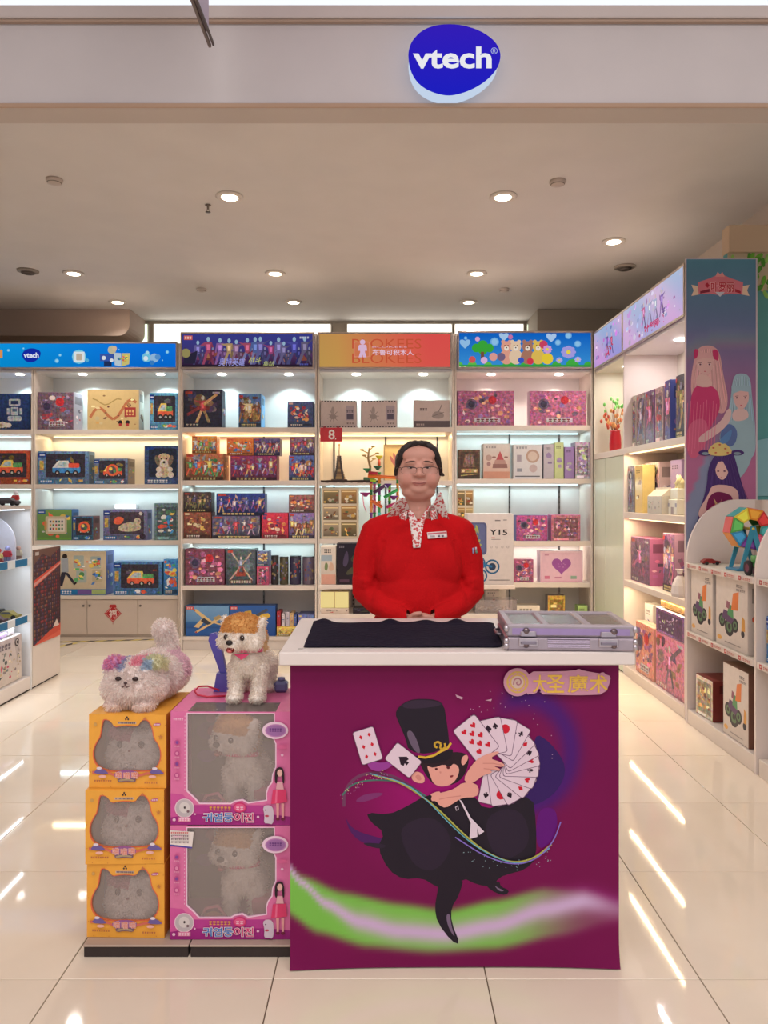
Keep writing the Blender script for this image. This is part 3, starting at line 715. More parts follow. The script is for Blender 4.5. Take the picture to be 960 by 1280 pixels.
# dropped boxes at the back of the ceiling, left (rounded end) and right
m = M(); m.mat('paint')
xe = WX(168, 7.9); pr = rrect(-4.55, 3.02, xe, CEIL - 0.002, 0.10, 5)
pr = [(-4.55, 3.02)] + [(xe - .12 + .12 * math.sin(a), 3.02 + .12 - .12 * math.cos(a)) for a in [R(t) for t in range(0, 91, 15)]] + [(xe, CEIL - .002), (-4.55, CEIL - .002)]
m.prism(pr, 7.75, 8.28, (168, 148, 136)); struct(m, 'trim_1', 'rounded brownish bulkhead above the blue backlit sign')
m = M(); m.mat('paint'); m.box(WX(668, 7.9), 2.5, 7.75, 8.28, 3.0, CEIL - .002, (172, 160, 146), .005); struct(m, 'trim_2', 'dull beige bulkhead at the back right of the ceiling')
# bright strip windows under the back edge of the ceiling
def strip(x0, x1, col, lab, name='strip_light'):
    D = 8.22
    e = empty(name, ((WX(x0, D) + WX(x1, D)) / 2, D + .04, 3.02)); w = WX(x1, D) - WX(x0, D)
    tag(e, lab, 'light', 'strip lights under the back of the ceiling')
    m = M(); m.mat('laminate'); m.box(-w / 2, w / 2, .0, .035, 0, .245, (220, 214, 204), .004); m.build('housing', e)
    m = M(); m.mat('led_soft'); m.box(-w / 2 + .012, w / 2 - .012, -.012, .001, .012, .235, col, .003); m.build('diffuser', e)
strip(190, 414, (255, 250, 238), 'long white strip light above the purple figure sign')
strip(433, 566, (255, 250, 238), 'white strip light above the orange sign')
strip(568, 656, (255, 250, 238), 'shorter white strip light above the balloon garden sign')
strip(170, 184, (214, 232, 205), 'small pale green glowing square beside the bulkhead on the left')
strip(659, 668, (214, 232, 205), 'tiny pale green glowing square by the right bulkhead')

# shop front fascia
m = M(); m.mat('paint')
m.box(-4.6, 4.6, 2.96, 3.07, 2.905, 3.232, (206, 200, 202))
fas = struct(m, 'wall_fascia')
m = M(); m.mat('paint'); m.box(-4.6, 4.6, 2.952, 3.075, 2.889, 2.904, (196, 184, 176), .002); struct(m, 'trim_8', 'pale underside of the shop front fascia')
m = M(); m.mat('paint'); m.box(-4.6, 4.6, 2.945, 2.9515, 2.888, 2.906, (180, 150, 128), .002); struct(m, 'trim_4', 'thin tan edge along the foot of the shop front fascia')
m = M(); m.mat('paint'); m.box(-4.6, 4.6, 2.94, 2.96, 3.226, 3.2355, (176, 152, 136), .002); struct(m, 'trim_5', 'thin tan line along the top of the fascia')
m = M(); m.mat('paint'); m.box(-4.6, 4.6, 2.93, 3.07, 3.236, 3.285, (206, 196, 194), .003); struct(m, 'trim_6', 'pale ledge above the shop front fascia')
m = M(); m.mat('paint'); m.box(-4.6, 4.6, 3.02, 3.12, 3.285, 3.95, (230, 228, 230)); struct(m, 'wall_above_fascia')
e = empty('cove_light', (0, 3.0, 3.29)); tag(e, 'long glowing white cove light above the shop front fascia', 'light')
m = M(); m.mat('cove_glow'); m.box(-4.5, 4.5, 0, .012, .0, .40, (236, 240, 248)); m.build('diffuser', e)
m = M(); m.mat('laminate'); m.box(-4.52, 4.52, .012, .019, -.004, .41, (225, 225, 228)); m.build('housing', e)

# ceiling lamps of the shop: ring, glowing lens, and the light each one throws
def lamp(x, y, D, lab, grp, power=15, warm=(1.0, .92, .85)):
    X = WX(x, D)
    e = empty('ceiling_lamp', (X, D, CEIL)); tag(e, lab, 'ceiling lamp', grp)
    m = M(); m.mat('laminate'); m.lathe([(.058, -.001), (.088, -.001), (.090, -.008), (.074, -.018), (.060, -.012)], (226, 216, 206), 28); m.build('ring', e)
    m = M(); m.mat('lamp'); m.lathe([(.001, -.014), (.05, -.013), (.060, -.010), (.058, -.004)], (255, 236, 205), 24); m.build('lens', e)
    l = bpy.data.lights.new('downlight', 'SPOT'); l.energy = power * 6; l.color = warm; l.spot_size = R(125); l.spot_blend = .9; l.shadow_soft_size = .05
    o = bpy.data.objects.new('downlight', l); COL.objects.link(o); o.location = (X, D, CEIL - .03)
DR = [F * (CEIL - HC) / (620 - y) for y in (245, 301, 341, 377)]
G = 'round downlights in the shop ceiling'
lamp(287, 245, DR[0], 'bright round ceiling lamp nearest the fascia, on the left', G)
lamp(629, 245, DR[0], 'bright round ceiling lamp nearest the fascia, on the right', G)
lamp(767, 301, DR[1], 'round ceiling lamp above the shelving with the tall doll poster', G, 9)
lamp(92, 342, DR[2], 'round ceiling lamp beside the grille at the far left', G)
lamp(344, 341, DR[2], 'round ceiling lamp in the middle row, left of centre', G)
lamp(596, 340, DR[2], 'round ceiling lamp in the middle row, right of centre', G)
lamp(147, 377, DR[3], 'small round ceiling lamp above the blue backlit sign', G, 7)
lamp(367, 377, DR[3], 'warm round ceiling lamp above the gap between purple and orange signs', G, 9)
lamp(586, 377, DR[3], 'warm round ceiling lamp above the orange sign, right end', G, 9)
def speaker(x, y, lab):
    D = F * (CEIL - HC) / (620 - y)
    e = empty('ceiling_speaker', (WX(x, D), D, CEIL)); tag(e, lab, 'speaker')
    m = M(); m.mat('matte'); m.lathe([(.09, -.001), (.088, -.012), (.065, -.020), (.062, -.012)], (150, 138, 128), 24); m.build('rim', e)
    m = M(); m.mat('matte'); m.lathe([(.062, -.008), (.045, -.03), (.001, -.036)], (118, 106, 98), 20)
    for k in range(4): m.lathe([(.012 + .012 * k, -.0365 + .003 * k), (.016 + .012 * k, -.0375 + .003 * k), (.019 + .012 * k, -.035 + .003 * k)], (86, 78, 72), 18)
    m.build('grille', e)
speaker(35, 338, 'dull round ceiling speaker at the far left')
speaker(781, 333, 'dull round ceiling speaker beyond the right hand lamp')
def detector(x, y, lab, r=.05):
    D = F * (CEIL - HC) / (620 - y)
    e = empty('smoke_detector', (WX(x, D), D, CEIL)); tag(e, lab, 'smoke detector')
    m = M(); m.mat('plastic'); m.lathe([(r, -.0005), (r, -.012), (r * .8, -.026), (r * .3, -.032), (.001, -.032)], (196, 182, 172), 22); m.build('housing', e)
    m = M(); m.mat('matte'); m.lathe([(r * .82, -.0255), (r * .86, -.0225), (r * .86, -.019)], (110, 100, 92), 22); m.build('slot', e)
detector(697, 226, 'round smoke detector near the right front ceiling lamp')
detector(68, 224, 'faint pale smoke detector on the far left of the ceiling')
detector(252, 361, 'small grey smoke detector above the purple figure sign')
detector(630, 361, 'small grey smoke detector above the balloon garden sign')
D = F * (CEIL - HC) / (620 - 256)
e = empty('fire_sprinkler', (WX(260, D), D, CEIL)); tag(e, 'small dark fire sprinkler hanging beside the left front lamp', 'sprinkler')
m = M(); m.mat('metal'); m.lathe([(.02, -.0005), (.02, -.006), (.008, -.008), (.007, -.03), (.004, -.032)], (120, 110, 100), 14); m.build('stem', e)
m = M(); m.mat('metal'); m.lathe([(.001, -.052), (.018, -.051), (.018, -.048), (.001, -.048)], (90, 82, 76), 14); m.tube([(-.007, 0, -.03), (-.010, 0, -.04), (0, 0, -.05)], .0015, (90, 82, 76), 5); m.tube([(.007, 0, -.03), (.010, 0, -.04), (0, 0, -.05)], .0015, (90, 82, 76), 5); m.build('deflector', e)

# ------------------------------------------------------------------ illuminated logo on the fascia
egg = [(120,360),(130,290),(165,225),(230,165),(320,130),(430,120),(540,130),(650,165),(740,220),(795,280),(817,350),(805,420),(770,480),(700,550),(600,610),(500,645),(420,657),(330,640),(240,600),(175,540),(135,460)]
egg = smooth_poly([(WX(490 + a / 6, 2.885), WZ(10 + b / 6, 2.885)) for a, b in egg], 2)
ex = sum(p[0] for p in egg) / len(egg); ez = sum(p[1] for p in egg) / len(egg)
egg = [(a - ex, b - ez) for a, b in egg]
e = empty('shop_sign', (ex, 2.96, ez)); tag(e, 'glowing blue egg shaped vtech sign on the pale fascia', 'sign')
m = M(); m.mat('backlit'); m.prism([(a * .985, b * .985) for a, b in egg], -.072, -.001, (208, 226, 250)); m.build('sign_body', e, label='glowing white edge of the sign')
m = M(); m.mat('backlit')
n = len(egg); v = [(0, -.0755, 0)] + [(a, -.0755, b) for a, b in egg] + [(a, -.0725, b) for a, b in egg]
def egc(a, b): t = (b + .16) / .32; return (30 + 28 * t, 34 - 2 * t, 205 - 10 * t)
cc = [egc(0, 0)] + [egc(a, b) for a, b in egg] * 2
m.add(v, [(0, 1 + i, 1 + (i + 1) % n) for i in range(n)] + [(1 + (i + 1) % n, 1 + i, 1 + n + i, 1 + n + (i + 1) % n) for i in range(n)], cc); m.build('sign_face', e, label='deep blue face')
m = M(); m.mat('backlit'); x0, x1, z0, z1 = WX(516, 2.885) - ex, WX(614.5, 2.885) - ex, WZ(86, 2.885) - ez, WZ(58.5, 2.885) - ez
m.frame((x0, -.0765, z0), (x1 - x0, 0, 0), (0, 0, z1 - z0)); m.text('vtech', 0, 0, 1, 1, (250, 250, 255), .028)
m.frame((WX(613.5, 2.885) - ex, -.0765, WZ(68, 2.885) - ez), (.026, 0, 0), (0, 0, .026)); m.text('®', 0, 0, 1, 1, (190, 200, 240), .0)
m.build('lettering', e, label='white vtech lettering')

# ------------------------------------------------------------------ hanging board at the top, seen edge on
D1 = 2.80; Xb = WX(265, D1); zb = WZ(60, D1)
e = empty('hanging_board', (Xb, D1, zb)); tag(e, 'pinkish hanging board seen edge on in front of the fascia', 'sign')
m = M(); m.mat('poster_print'); m.box(-.006, .006, -1.3, -.08, .012, .86, (170, 150, 165))
m.frame((.0065, -1.3, .012), (0, 1.22, 0), (0, 0, .85)); rg = random.Random(4)
m.grad((190, 180, 200), (216, 160, 190))
for k in range(60): m.P(ell(rg.random(), rg.random(), rg.uniform(.01, .04), rg.uniform(.02, .08), 8, rg.random()), rg.choice([(150, 160, 190), (220, 130, 160), (235, 210, 220), (180, 120, 150)]))
m.build('board', e)
m = M(); m.mat('matte'); m.box(-.013, -.002, -1.34, 0, 0, .014, (120, 108, 106), .002); m.box(.004, .012, -1.34, -.01, 0, .012, (96, 88, 90), .002); m.build('bottom_rail', e)
m = M(); m.mat('metal'); 
for yy in (-1.2, -.2): m.tube([(0, yy, .86), (0, yy, 3.95 - zb)], .003, (170, 170, 172), 6)
m.build('hanging_wire', e)
# ================================================================== WALL SHELVING
WARM = (255, 230, 180); COOL = (206, 240, 246); NEUT = (250, 238, 226)
def shelf_unit(x0, x1, D, zs, ztop, zhead, label, leds, depth=0.40, base=0.12, rails=(), backs=None, lights=(.28, .78), cup=None):
    """x0,x1 outer pixels; zs shelf top heights; leds colours of the strip under header and under each shelf"""
    X0, X1 = WX(x0, D), WX(x1, D); w = X1 - X0; T = .034
    e = empty('shelf_unit', ((X0 + X1) / 2, D, 0)); tag(e, label, 'shelf', 'tall lit wall shelving across the back')
    hw = w / 2
    for s in (-1, 1):
        m = M(); m.mat('laminate'); a, b = sorted((s * hw, s * (hw - .018))); m.box(a, b, 0, depth, 0.0, ztop, LAM, .0015); m.build('side_panel', e)
    m = M(); m.mat('laminate'); m.box(-hw + .018, hw - .018, depth - .014, depth, .02, ztop - .002, (224, 220, 216)); m.build('back_panel', e)
    m = M(); m.mat('laminate'); m.box(-hw + .0185, hw - .0185, .004, depth - .015, ztop - .02, ztop, LAM2, .001); m.build('top_panel', e)
    m = M(); m.mat('laminate'); m.box(-hw + .0185, hw - .0185, .02, depth - .015, zhead - .02, zhead, (232, 226, 220), .001); m.build('header_floor', e)
    for i, z in enumerate(zs):
        m = M(); m.mat('laminate'); m.box(-hw + .0185, hw - .0185, .0, depth - .015, z - .042, z, LAM, .0015); m.build('shelf', e)
    if cup is None:
        m = M(); m.mat('laminate'); m.box(-hw + .0185, hw - .0185, .0, depth - .015, base - .03, base, LAM, .0015); m.build('shelf', e)
        m = M(); m.mat('laminate'); m.box(-hw + .0185, hw - .0185, .012, .03, .0, base - .031, LAM2, .001); m.build('kickboard', e)
    for fx in rails:
        m = M(); m.mat('metal'); x = -hw + w * fx; m.box(x - .008, x + .008, depth - .022, depth - .0145, base + .01, zhead - .3, (120, 118, 118))
        for k in range(40):
            z = base + .05 + k * (zhead - .4 - base) / 40; m.box(x - .003, x + .003, depth - .0225, depth - .0218, z, z + .02, (40, 40, 42))
        m.build('slotted_rail', e)
    # glowing strips under each shelf
    for z, c in zip([z - .042 for z in zs], leds[1:]):
        if c is None: continue
        m = M(); m.mat('led_soft'); m.box(-hw + .05, hw - .05, depth - .075, depth - .055, z - .009, z - .0005, c, .001); m.build('light_strip', e)
    for fx in lights:
        m = M(); m.mat('lamp'); x = -hw + w * fx; m.lathe([(.001, zhead - .027), (.036, zhead - .026), (.038, zhead - .0205)], (255, 248, 236), 18, (x, .13, 0)); m.build('spot_lens', e)
        l = bpy.data.lights.new('shelf_spot', 'SPOT'); l.energy = 13; l.color = srgb(leds[0])[:3]; l.spot_size = R(116); l.spot_blend = .5; l.shadow_soft_size = .025
        q = bpy.data.objects.new('shelf_spot', l); COL.objects.link(q); q.location = ((X0 + X1) / 2 + x, D + .2, zhead - .03); q.rotation_euler = (R(12), 0, 0)
    return e, X0, X1
def led_light(x0, x1, y, z, p, col, name='strip_glow', ax='x', tilt=0):
    l = bpy.data.lights.new(name, 'AREA'); l.shape = 'RECTANGLE'; l.energy = p; l.color = srgb(col)[:3]
    o = bpy.data.objects.new(name, l); COL.objects.link(o)
    if ax == 'x': l.size = x1 - x0; l.size_y = .02; o.location = ((x0 + x1) / 2, y, z); o.rotation_euler = (R(tilt), 0, 0)
    else: l.size = .012; l.size_y = x1 - x0; o.location = (y, (x0 + x1) / 2, z); o.rotation_euler = (0, R(tilt), 0)
    return o
DB = 6.5; DV = 7.1
def zb_(y): return WZ(y, DB)
def zv_(y): return WZ(y, DV)
ZB = [zb_(534.2), zb_(600.5), zb_(673.6), zb_(732)]
ZT, ZH = 2.77, zb_(462)
BAYS = {}
for key, x0, x1, zs, lab, leds, rails in (
    ('B', 225.5, 396.2, ZB, 'tall white wall shelf under the purple sign of hero figures', (COOL, WARM, COOL, COOL, None), (.56, .955)),
    ('C', 396.8, 567.6, ZB, 'tall white wall shelf under the orange sign, behind the shop assistant', (COOL, WARM, COOL, COOL, NEUT), (.10, .50, .90)),
    ('D', 568.2, 741.2, [zb_(531.8), zb_(598.5), zb_(676.5), zb_(728.5)], 'tall white wall shelf under the blue balloon garden sign', (NEUT, COOL, COOL, NEUT, None), (.45, .83))):
    e, X0, X1 = shelf_unit(x0, x1, DB, zs, ZT, ZH, lab, leds, rails=rails)
    BAYS[key] = (e, X0, X1, zs)
    for z, c in zip([z - .042 for z in zs], leds[1:]):
        if c: led_light(X0 + .05, X1 - .05, DB + .31, z - .012, 4.2 if c == WARM else 2.3, c, tilt=-14)
ZVS = [zv_(537), zv_(605.3), zv_(675.6)]
zvh, zvt, zcab = zv_(462.5), zv_(425), zv_(744.5)
for key, x0, x1, lab in (('A0', -112, 41.2, 'white wall shelf at the far left edge, under the blue vtech sign'), ('A1', 41.6, 225, 'white wall shelf over low cupboards with a red paper diamond on a door')):
    leds = (COOL, WARM if key == 'A1' else COOL, COOL, COOL)
    e, X0, X1 = shelf_unit(x0, x1, DV, ZVS, zvt - .03, zvh, lab, leds, cup=1, base=zcab, lights=(.3, .84))
    BAYS[key] = (e, X0, X1, ZVS)
    for z, c in zip([z - .042 for z in ZVS], leds[1:]): led_light(X0 + .05, X1 - .05, DV + .31, z - .012, 4.5 if c == WARM else 2.6, c, tilt=-14)
    # low cupboards: worktop, three doors, knobs
    hw = (X1 - X0) / 2
    m = M(); m.mat('laminate'); m.box(-hw + .019, hw - .019, -.015, .384, zcab - .034, zcab, LAM, .002); m.build('worktop', e)
    m = M(); m.mat('laminate'); m.box(-hw + .019, hw - .019, .02, .384, .0, zcab - .036, (190, 176, 164)); m.build('cupboard_body', e)
    seams = [WX(v, DV) - (X0 + X1) / 2 for v in ((44, 108.7, 172, 224) if key == 'A1' else (-112, -62, -12, 40))]
    for k in range(3):
        a, b = max(seams[k], -hw + .02) + .002, min(seams[k + 1], hw - .02) - .002
        m = M(); m.mat('laminate'); m.box(a, b, .002, .019, .028, zcab - .040, (216, 200, 186), .0015); d = m.build('cupboard_door', e)
        m = M(); m.mat('metal'); m.lathe([(.006, .0), (.006, -.008), (.011, -.016), (.010, -.02), (.001, -.021)], (120, 112, 106), 14, (a + .028 if k else b - .028, .002, zcab - .095), 'y'); m.build('knob', d)
        if key == 'A1' and k == 1: DOOR_X = ((X0 + X1) / 2 + (a + b) / 2)
# header lightboxes (backlit printed signs)
def header(x0, x1, D, z0, z1, label, draw, name='backlit_sign'):
    X0, X1 = WX(x0, D), WX(x1, D); e = empty(name, ((X0 + X1) / 2, D - .002, z0)); tag(e, label, 'sign'); hw = (X1 - X0) / 2; h = z1 - z0
    m = M(); m.mat('case_metal')
    for a in ((-hw, hw, 0, .016), (-hw, hw, h - .016, h)): m.box(a[0], a[1], -.03, .0, a[2], a[3], (186, 170, 160), .002)
    for s in (-1, 1): a, b = sorted((s * hw, s * (hw - .014))); m.box(a, b, -.0298, 0, .0161, h - .0161, (186, 170, 160), .002)
    m.build('sign_frame', e)
    m = M(); m.mat('backlit'); m.box(-hw + .013, hw - .013, -.016, -.001, .015, h - .015, (120, 130, 170))
    m.frame((-hw + .014, -.0165, .016), (2 * hw - .028, 0, 0), (0, 0, h - .032), .00004); draw(m, random.Random(int(x0) + 9)); m.build('sign_face', e)
    return e
def d_vtech(m, g):
    m.grid(20, 4, lambda a, b: (8 + 6 * b, 126 + 34 * math.sin(a * 5) * .5 + 10 * b, 214 + 20 * b))
    A = lambda px: (px + 100) / 322.0
    for px, y, r in ((11, .72, .06), (76, .52, .06), (72, .28, .09), (211, .65, .07), (30, .8, .04), (205, .3, .03), (150, .75, .03), (-20, .5, .07), (-60, .3, .09)): m.Cc(A(px), y, r, (110, 196, 240)); m.Cc(A(px), y, r * .6, (160, 216, 246))
    for cx in (40, -75):
        m.P(smooth_poly([(A(cx) + a / m.asp, .5 + b) for a, b in ((-.42, 0), (-.3, .24), (.05, .33), (.4, .2), (.38, -.05), (.1, -.3), (-.25, -.26))], 2), (22, 44, 168)); m.text('vtech', A(cx) - .33 / m.asp, .40, A(cx) + .31 / m.asp, .63, (226, 232, 250), .04)
    m.Cc(A(100), .45, .30, (120, 206, 234)); m.P(rrect(A(100) - .2 / m.asp, .22, A(100) + .2 / m.asp, .66, .04), (226, 236, 240)); m.P(rrect(A(100) - .12 / m.asp, .3, A(100) + .12 / m.asp, .58, .02), (196, 180, 160)); m.Cc(A(110), .3, .08, (90, 180, 220))
    x = A(135); m.P(rrect(x - .12 / m.asp, .04, x + .2 / m.asp, .3, .03), (34, 50, 90)); m.P(rrect(x - .1 / m.asp, .26, x + .14 / m.asp, .58, .04), (60, 90, 170)); m.Cc(x + .02, .74, .18, (196, 190, 160)); m.Cc(x + .03, .8, .1, (220, 190, 160)); m.Cc(x - .13 / m.asp, .4, .09, (226, 230, 235)); m.Cc(x + .2 / m.asp, .3, .08, (226, 230, 235))
    x = A(154); m.P([(x - .3 / m.asp, .1), (x - .02 / m.asp, .04), (x - .04 / m.asp, .6), (x - .34 / m.asp, .62)], (190, 206, 214)); m.P([(x, .04), (x + .3 / m.asp, .14), (x + .34 / m.asp, .6), (x - .02 / m.asp, .6)], (206, 196, 120)); blobs(m, g, 12, [(214, 80, 90), (70, 150, 120), (230, 200, 90), (70, 110, 180)], x - .3 / m.asp, .1, x + .3 / m.asp, .56, .07)
    for px, y, r, c in ((185, .42, .2, (120, 200, 230)), (195, .4, .19, (150, 190, 226)), (186, .62, .08, (170, 224, 240)), (199, .44, .12, (90, 150, 210)), (184, .38, .1, (226, 236, 246)), (192, .2, .1, (60, 130, 200))): m.Cc(A(px), y, r, c)
    m.P(rrect(A(-6), .4, A(3), .74, .03), (226, 150, 90))
header(-100, 222.5, DV - .0, zvh + .005, zv_(428), 'wide bright blue backlit vtech sign over the left wall shelves', d_vtech)
def mixp(a, b, t): return tuple(a[i] * (1 - t) + b[i] * t for i in range(3))
def d_hero(m, g):
    m.grad((70, 50, 92), (58, 62, 140)); m.grad((40, 26, 52), (90, 56, 100), 0, 0, 1, .45)
    blobs(m, g, 18, [(130, 70, 60), (150, 96, 70), (70, 60, 120), (100, 50, 80)], 0, .1, 1, .5, .14)
    xs = [.12, .2, .29, .36, .415, .5, .56, .6, .68, .74, .78, .86, .94]; cs = [(96, 90, 150), (180, 50, 66), (150, 90, 150), (206, 166, 70), (140, 96, 110), (186, 60, 66), (60, 96, 150), (86, 84, 140), (170, 50, 90), (110, 104, 150), (96, 90, 120), (50, 56, 150), (90, 84, 96)]
    for x, c in zip(xs, [mixp(c, (112, 100, 150), .4) for c in cs]):
        h = g.uniform(.70, .86); figure(m, x, .08, h, c, (150, 180, 206), g.choice([(120, 120, 160), c, (76, 76, 120)])); figure(m, x + .035, .1, h * .6, dk(c, .7), (130, 130, 160))
    m.P([(.01, .1), (.1, .1), (.12, .5), (.06, .4), (.02, .6)], (44, 40, 60)); m.Cc(.03, .42, .14, (150, 140, 90))
    m.Rr(.0, 0, 1, .07, (40, 30, 46)); m.text('奥特英雄', .28, .04, .485, .27, (160, 160, 232), .004, .25); m.text('战斗', .51, .13, .605, .30, (196, 200, 110), .004, .25); m.text('集结', .62, .03, .71, .18, (190, 196, 120), .0, .25)
    m.Rr(.015, .82, .08, .95, (206, 96, 90)); bars(m, .02, .85, .075, .07, (240, 200, 190), g, 3); bars(m, .9, .86, .975, .06, (200, 200, 214), g, 4); bars(m, .9, .06, .97, .04, (90, 96, 180), g, 4)
header(226.5, 393, DB, ZH + .002, zb_(416), 'purple backlit sign with a row of costumed figures', d_hero)
def d_blocks(m, g):
    m.grid(14, 6, lambda a, b: ((198 + 30 * min(1, a * 1.4)), 156 - 66 * min(1, max(0, a - .15) * 1.5) - 6 * b, 84 - 4 * a))
    for t, y in (('BLOKEES', .56), ('BLOKEES', .12)): m.text(t, .25, y, .78, y + .3, (204, 88, 60), -.004)
    m.P(rrect(.262, .3, .385, .78, .02), (226, 140, 110)); m.P(rrect(.27, .33, .377, .75, .018), (214, 122, 84))
    for q in ([(.30, .3), (.325, .3), (.335, .48), (.315, .5)], [(.36, .3), (.335, .3), (.325, .48), (.345, .5)], [(.312, .46), (.348, .46), (.355, .68), (.305, .68)], [(.3, .66), (.32, .66), (.31, .5), (.295, .5)], [(.36, .66), (.34, .66), (.35, .5), (.365, .5)]): m.P(q, (226, 190, 220))
    m.Cc(.33, .76, .08, (226, 190, 220)); m.text('布鲁可积木人', .405, .36, .72, .54, (236, 204, 226), .012); m.text('BLOKEES', .405, .59, .67, .64, (226, 178, 196), .0)
header(397.5, 564.5, DB, ZH + .002, zb_(416), 'orange to red backlit sign with white building block lettering', d_blocks)
def d_garden(m, g):
    m.grad((60, 150, 220), (10, 98, 200))
    def heart(cx, cy, r, c): m.P([(cx + r / m.asp * (16 * math.sin(t) ** 3) / 16, cy + r * (13 * math.cos(t) - 5 * math.cos(2 * t) - 2 * math.cos(3 * t)) / 16) for t in [2 * PI * i / 20 for i in range(20)]], c)
    heart(.045, .7, .16, (150, 196, 236)); heart(.34, .9, .14, (170, 206, 240)); heart(.7, .88, .15, (176, 206, 242))
    for x, y, r in ((.27, .74, .13), (.83, .92, .1), (.75, .72, .09), (.9, .68, .1), (.05, .85, .05)): m.Cc(x, y, r, (110, 176, 232)); m.Cc(x, y, r * .7, (146, 200, 240))
    for x, r in ((.0, .12), (.1, .14), (.22, .12), (.38, .2), (.5, .13), (.6, .16), (.74, .14), (.86, .2), (.98, .13)): m.Cc(x, .04, r, (70, 176, 70) if x > .3 else (100, 190, 80))
    m.Rr(0, 0, 1, .07, (56, 160, 70))
    for x, y, r in ((.13, .56, .13), (.18, .64, .15), (.23, .56, .13), (.18, .5, .14)): m.Cc(x, y, r, (60, 170, 60))
    m.Rr(.165, .2, .19, .45, (120, 80, 60))
    # generic bunch of plush bears, balloons and flowers
    for x, c in ((.36, (226, 160, 140)), (.43, (230, 200, 170)), (.52, (170, 120, 100)), (.60, (226, 190, 90))):
        m.Cc(x, .3, .2, c, 1.1, 14); m.Cc(x, .6, .16, c, 1, 14); m.Cc(x - .025, .74, .06, c); m.Cc(x + .025, .74, .06, c); m.Cc(x, .55, .07, (240, 226, 210)); m.Cc(x - .012, .63, .018, (50, 30, 30)); m.Cc(x + .012, .63, .018, (50, 30, 30)); m.Cc(x, .57, .02, (60, 40, 40))
    for x, y, r, c in ((.1, .22, .1, (214, 90, 90)), (.19, .2, .1, (226, 180, 220)), (.47, .2, .09, (60, 90, 200)), (.54, .17, .1, (214, 60, 80)), (.64, .66, .12, (206, 70, 100)), (.26, .3, .12, (226, 160, 150)), (.32, .3, .12, (120, 100, 130)), (.67, .25, .17, (236, 206, 60)), (.14, .82, .07, (226, 170, 210)), (.39, .88, .07, (206, 120, 170))): m.Cc(x, y, r, c)
    for cx, cy, r, pc in ((.83, .44, .22, (170, 160, 230)), (.67, .52, .14, (214, 160, 220)), (.9, .22, .1, (190, 180, 240)), (.76, .2, .1, (180, 170, 235))):
        for k in range(8): a = k * PI / 4; m.P(ell(cx + math.cos(a) * r * .6 / m.asp, cy + math.sin(a) * r * .6, r * .42 / m.asp, r * .26, 8, 0), pc)
        m.Cc(cx, cy, r * .3, (240, 216, 80))
header(571.5, 739.8, DB, ZH + .002, zb_(414.5), 'blue backlit sign with a cartoon garden of bears, balloons and flowers', d_garden)

# ---------------------------------------------------------------- cartons on the back shelves
GB = 'boxed toys on the back wall shelves'
def put(bay, row, x0, y0, x1, style, bg, pal, label, d=.16, off=.03, side=None, z=None, cat='toy box', y1=None, rz=0, tilt=0, face='print', name='toy_box'):
    D = (DV if bay in ('A0', 'A1') else DB) + off
    if z is None: z = zcab if row == 9 else (.12 if row == 5 else BAYS[bay][3][row - 1])
    zt = WZ(y0, D); h = zt - z if y1 is None else (y1 - y0) * D / F
    XA, XB = max(WX(x0, D), BAYS[bay][1] + .0205), min(WX(x1, D), BAYS[bay][2] - .0205); w = XB - XA; d = min(d, .40 - off - .028)
    return carton(w, h - .001, d, style, bg, pal, label, cat, GB, ((XA + XB) / 2, D, z + .0006), rz, side=side, tilt=tilt, face=face, name=name)
# leftmost shelf
put('A0', 1, -12, 492, 37, s_robot, (34, 62, 120), 'blue', 'dark blue box with a white robot at the left edge, top shelf', .2)
put('A0', 2, -16, 563, 37.5, s_window, (190, 80, 50), 'toy', 'orange and red toy box at the left edge above the toy cars', .2)
# vtech shelf
put('A1', 1, 47.5, 490, 92, s_comic, (110, 84, 100), 'grey', 'mottled purple grey comic print box on the top shelf below the blue sign', .22, side=(170, 160, 172))
put('A1', 1, 109, 487, 174, s_map, (206, 178, 122), 'gold', 'large tan box printed with a winding map', .14, side=(222, 214, 200))
put('A1', 1, 187, 491, 222, s_window, (90, 160, 200), 'toy', 'light blue window box with a round teal toy, right end of top shelf', .2)
put('A1', 2, 47.5, 564, 111, s_window, (96, 130, 170), 'blue', 'wide blue window box with a white and blue toy van', .15)
put('A1', 2, 117, 573, 160, s_ring, (100, 120, 150), 'toy', 'low grey blue box with a red ring toy', .2, side=(130, 120, 120))
put('A1', 2, 180.5, 557, 223, s_puppy, (50, 72, 116), 'blue', 'dark blue box with a beige puppy picture below the warm light', .16)
put('A1', 3, 45.5, 636.5, 90, s_tablet, (110, 150, 80), 'toy', 'green box with a cream toy tablet picture', .16, side=(56, 110, 170))
put('A1', 3, 90.8, 645, 117, s_ring, (50, 96, 130), 'toy', 'small blue green box with an orange face toy', .16, side=(140, 90, 80))
put('A1', 3, 129, 637, 184, s_animal, (110, 110, 150), 'toy', 'grey violet window box with a cream animal toy', .15, side=(150, 150, 196))
put('A1', 3, 193, 629, 223, s_photo, (100, 124, 130), 'blue', 'grey green blurred box at the right end below the white tube', .16)
put('A1', 9, 73, 688.5, 133, s_kick, (206, 190, 160), 'toy', 'big cream box picturing a kicking boy', .2, side=(120, 130, 190))
put('A1', 9, 141.5, 702, 203, s_window, (70, 120, 170), 'toy', 'blue window box with a toy truck standing on the cupboards', .16)
put('A1', 9, 204.5, 699, 222.5, s_scene, (50, 120, 180), 'toy', 'narrow blue box at the right end of the cupboards', .16)
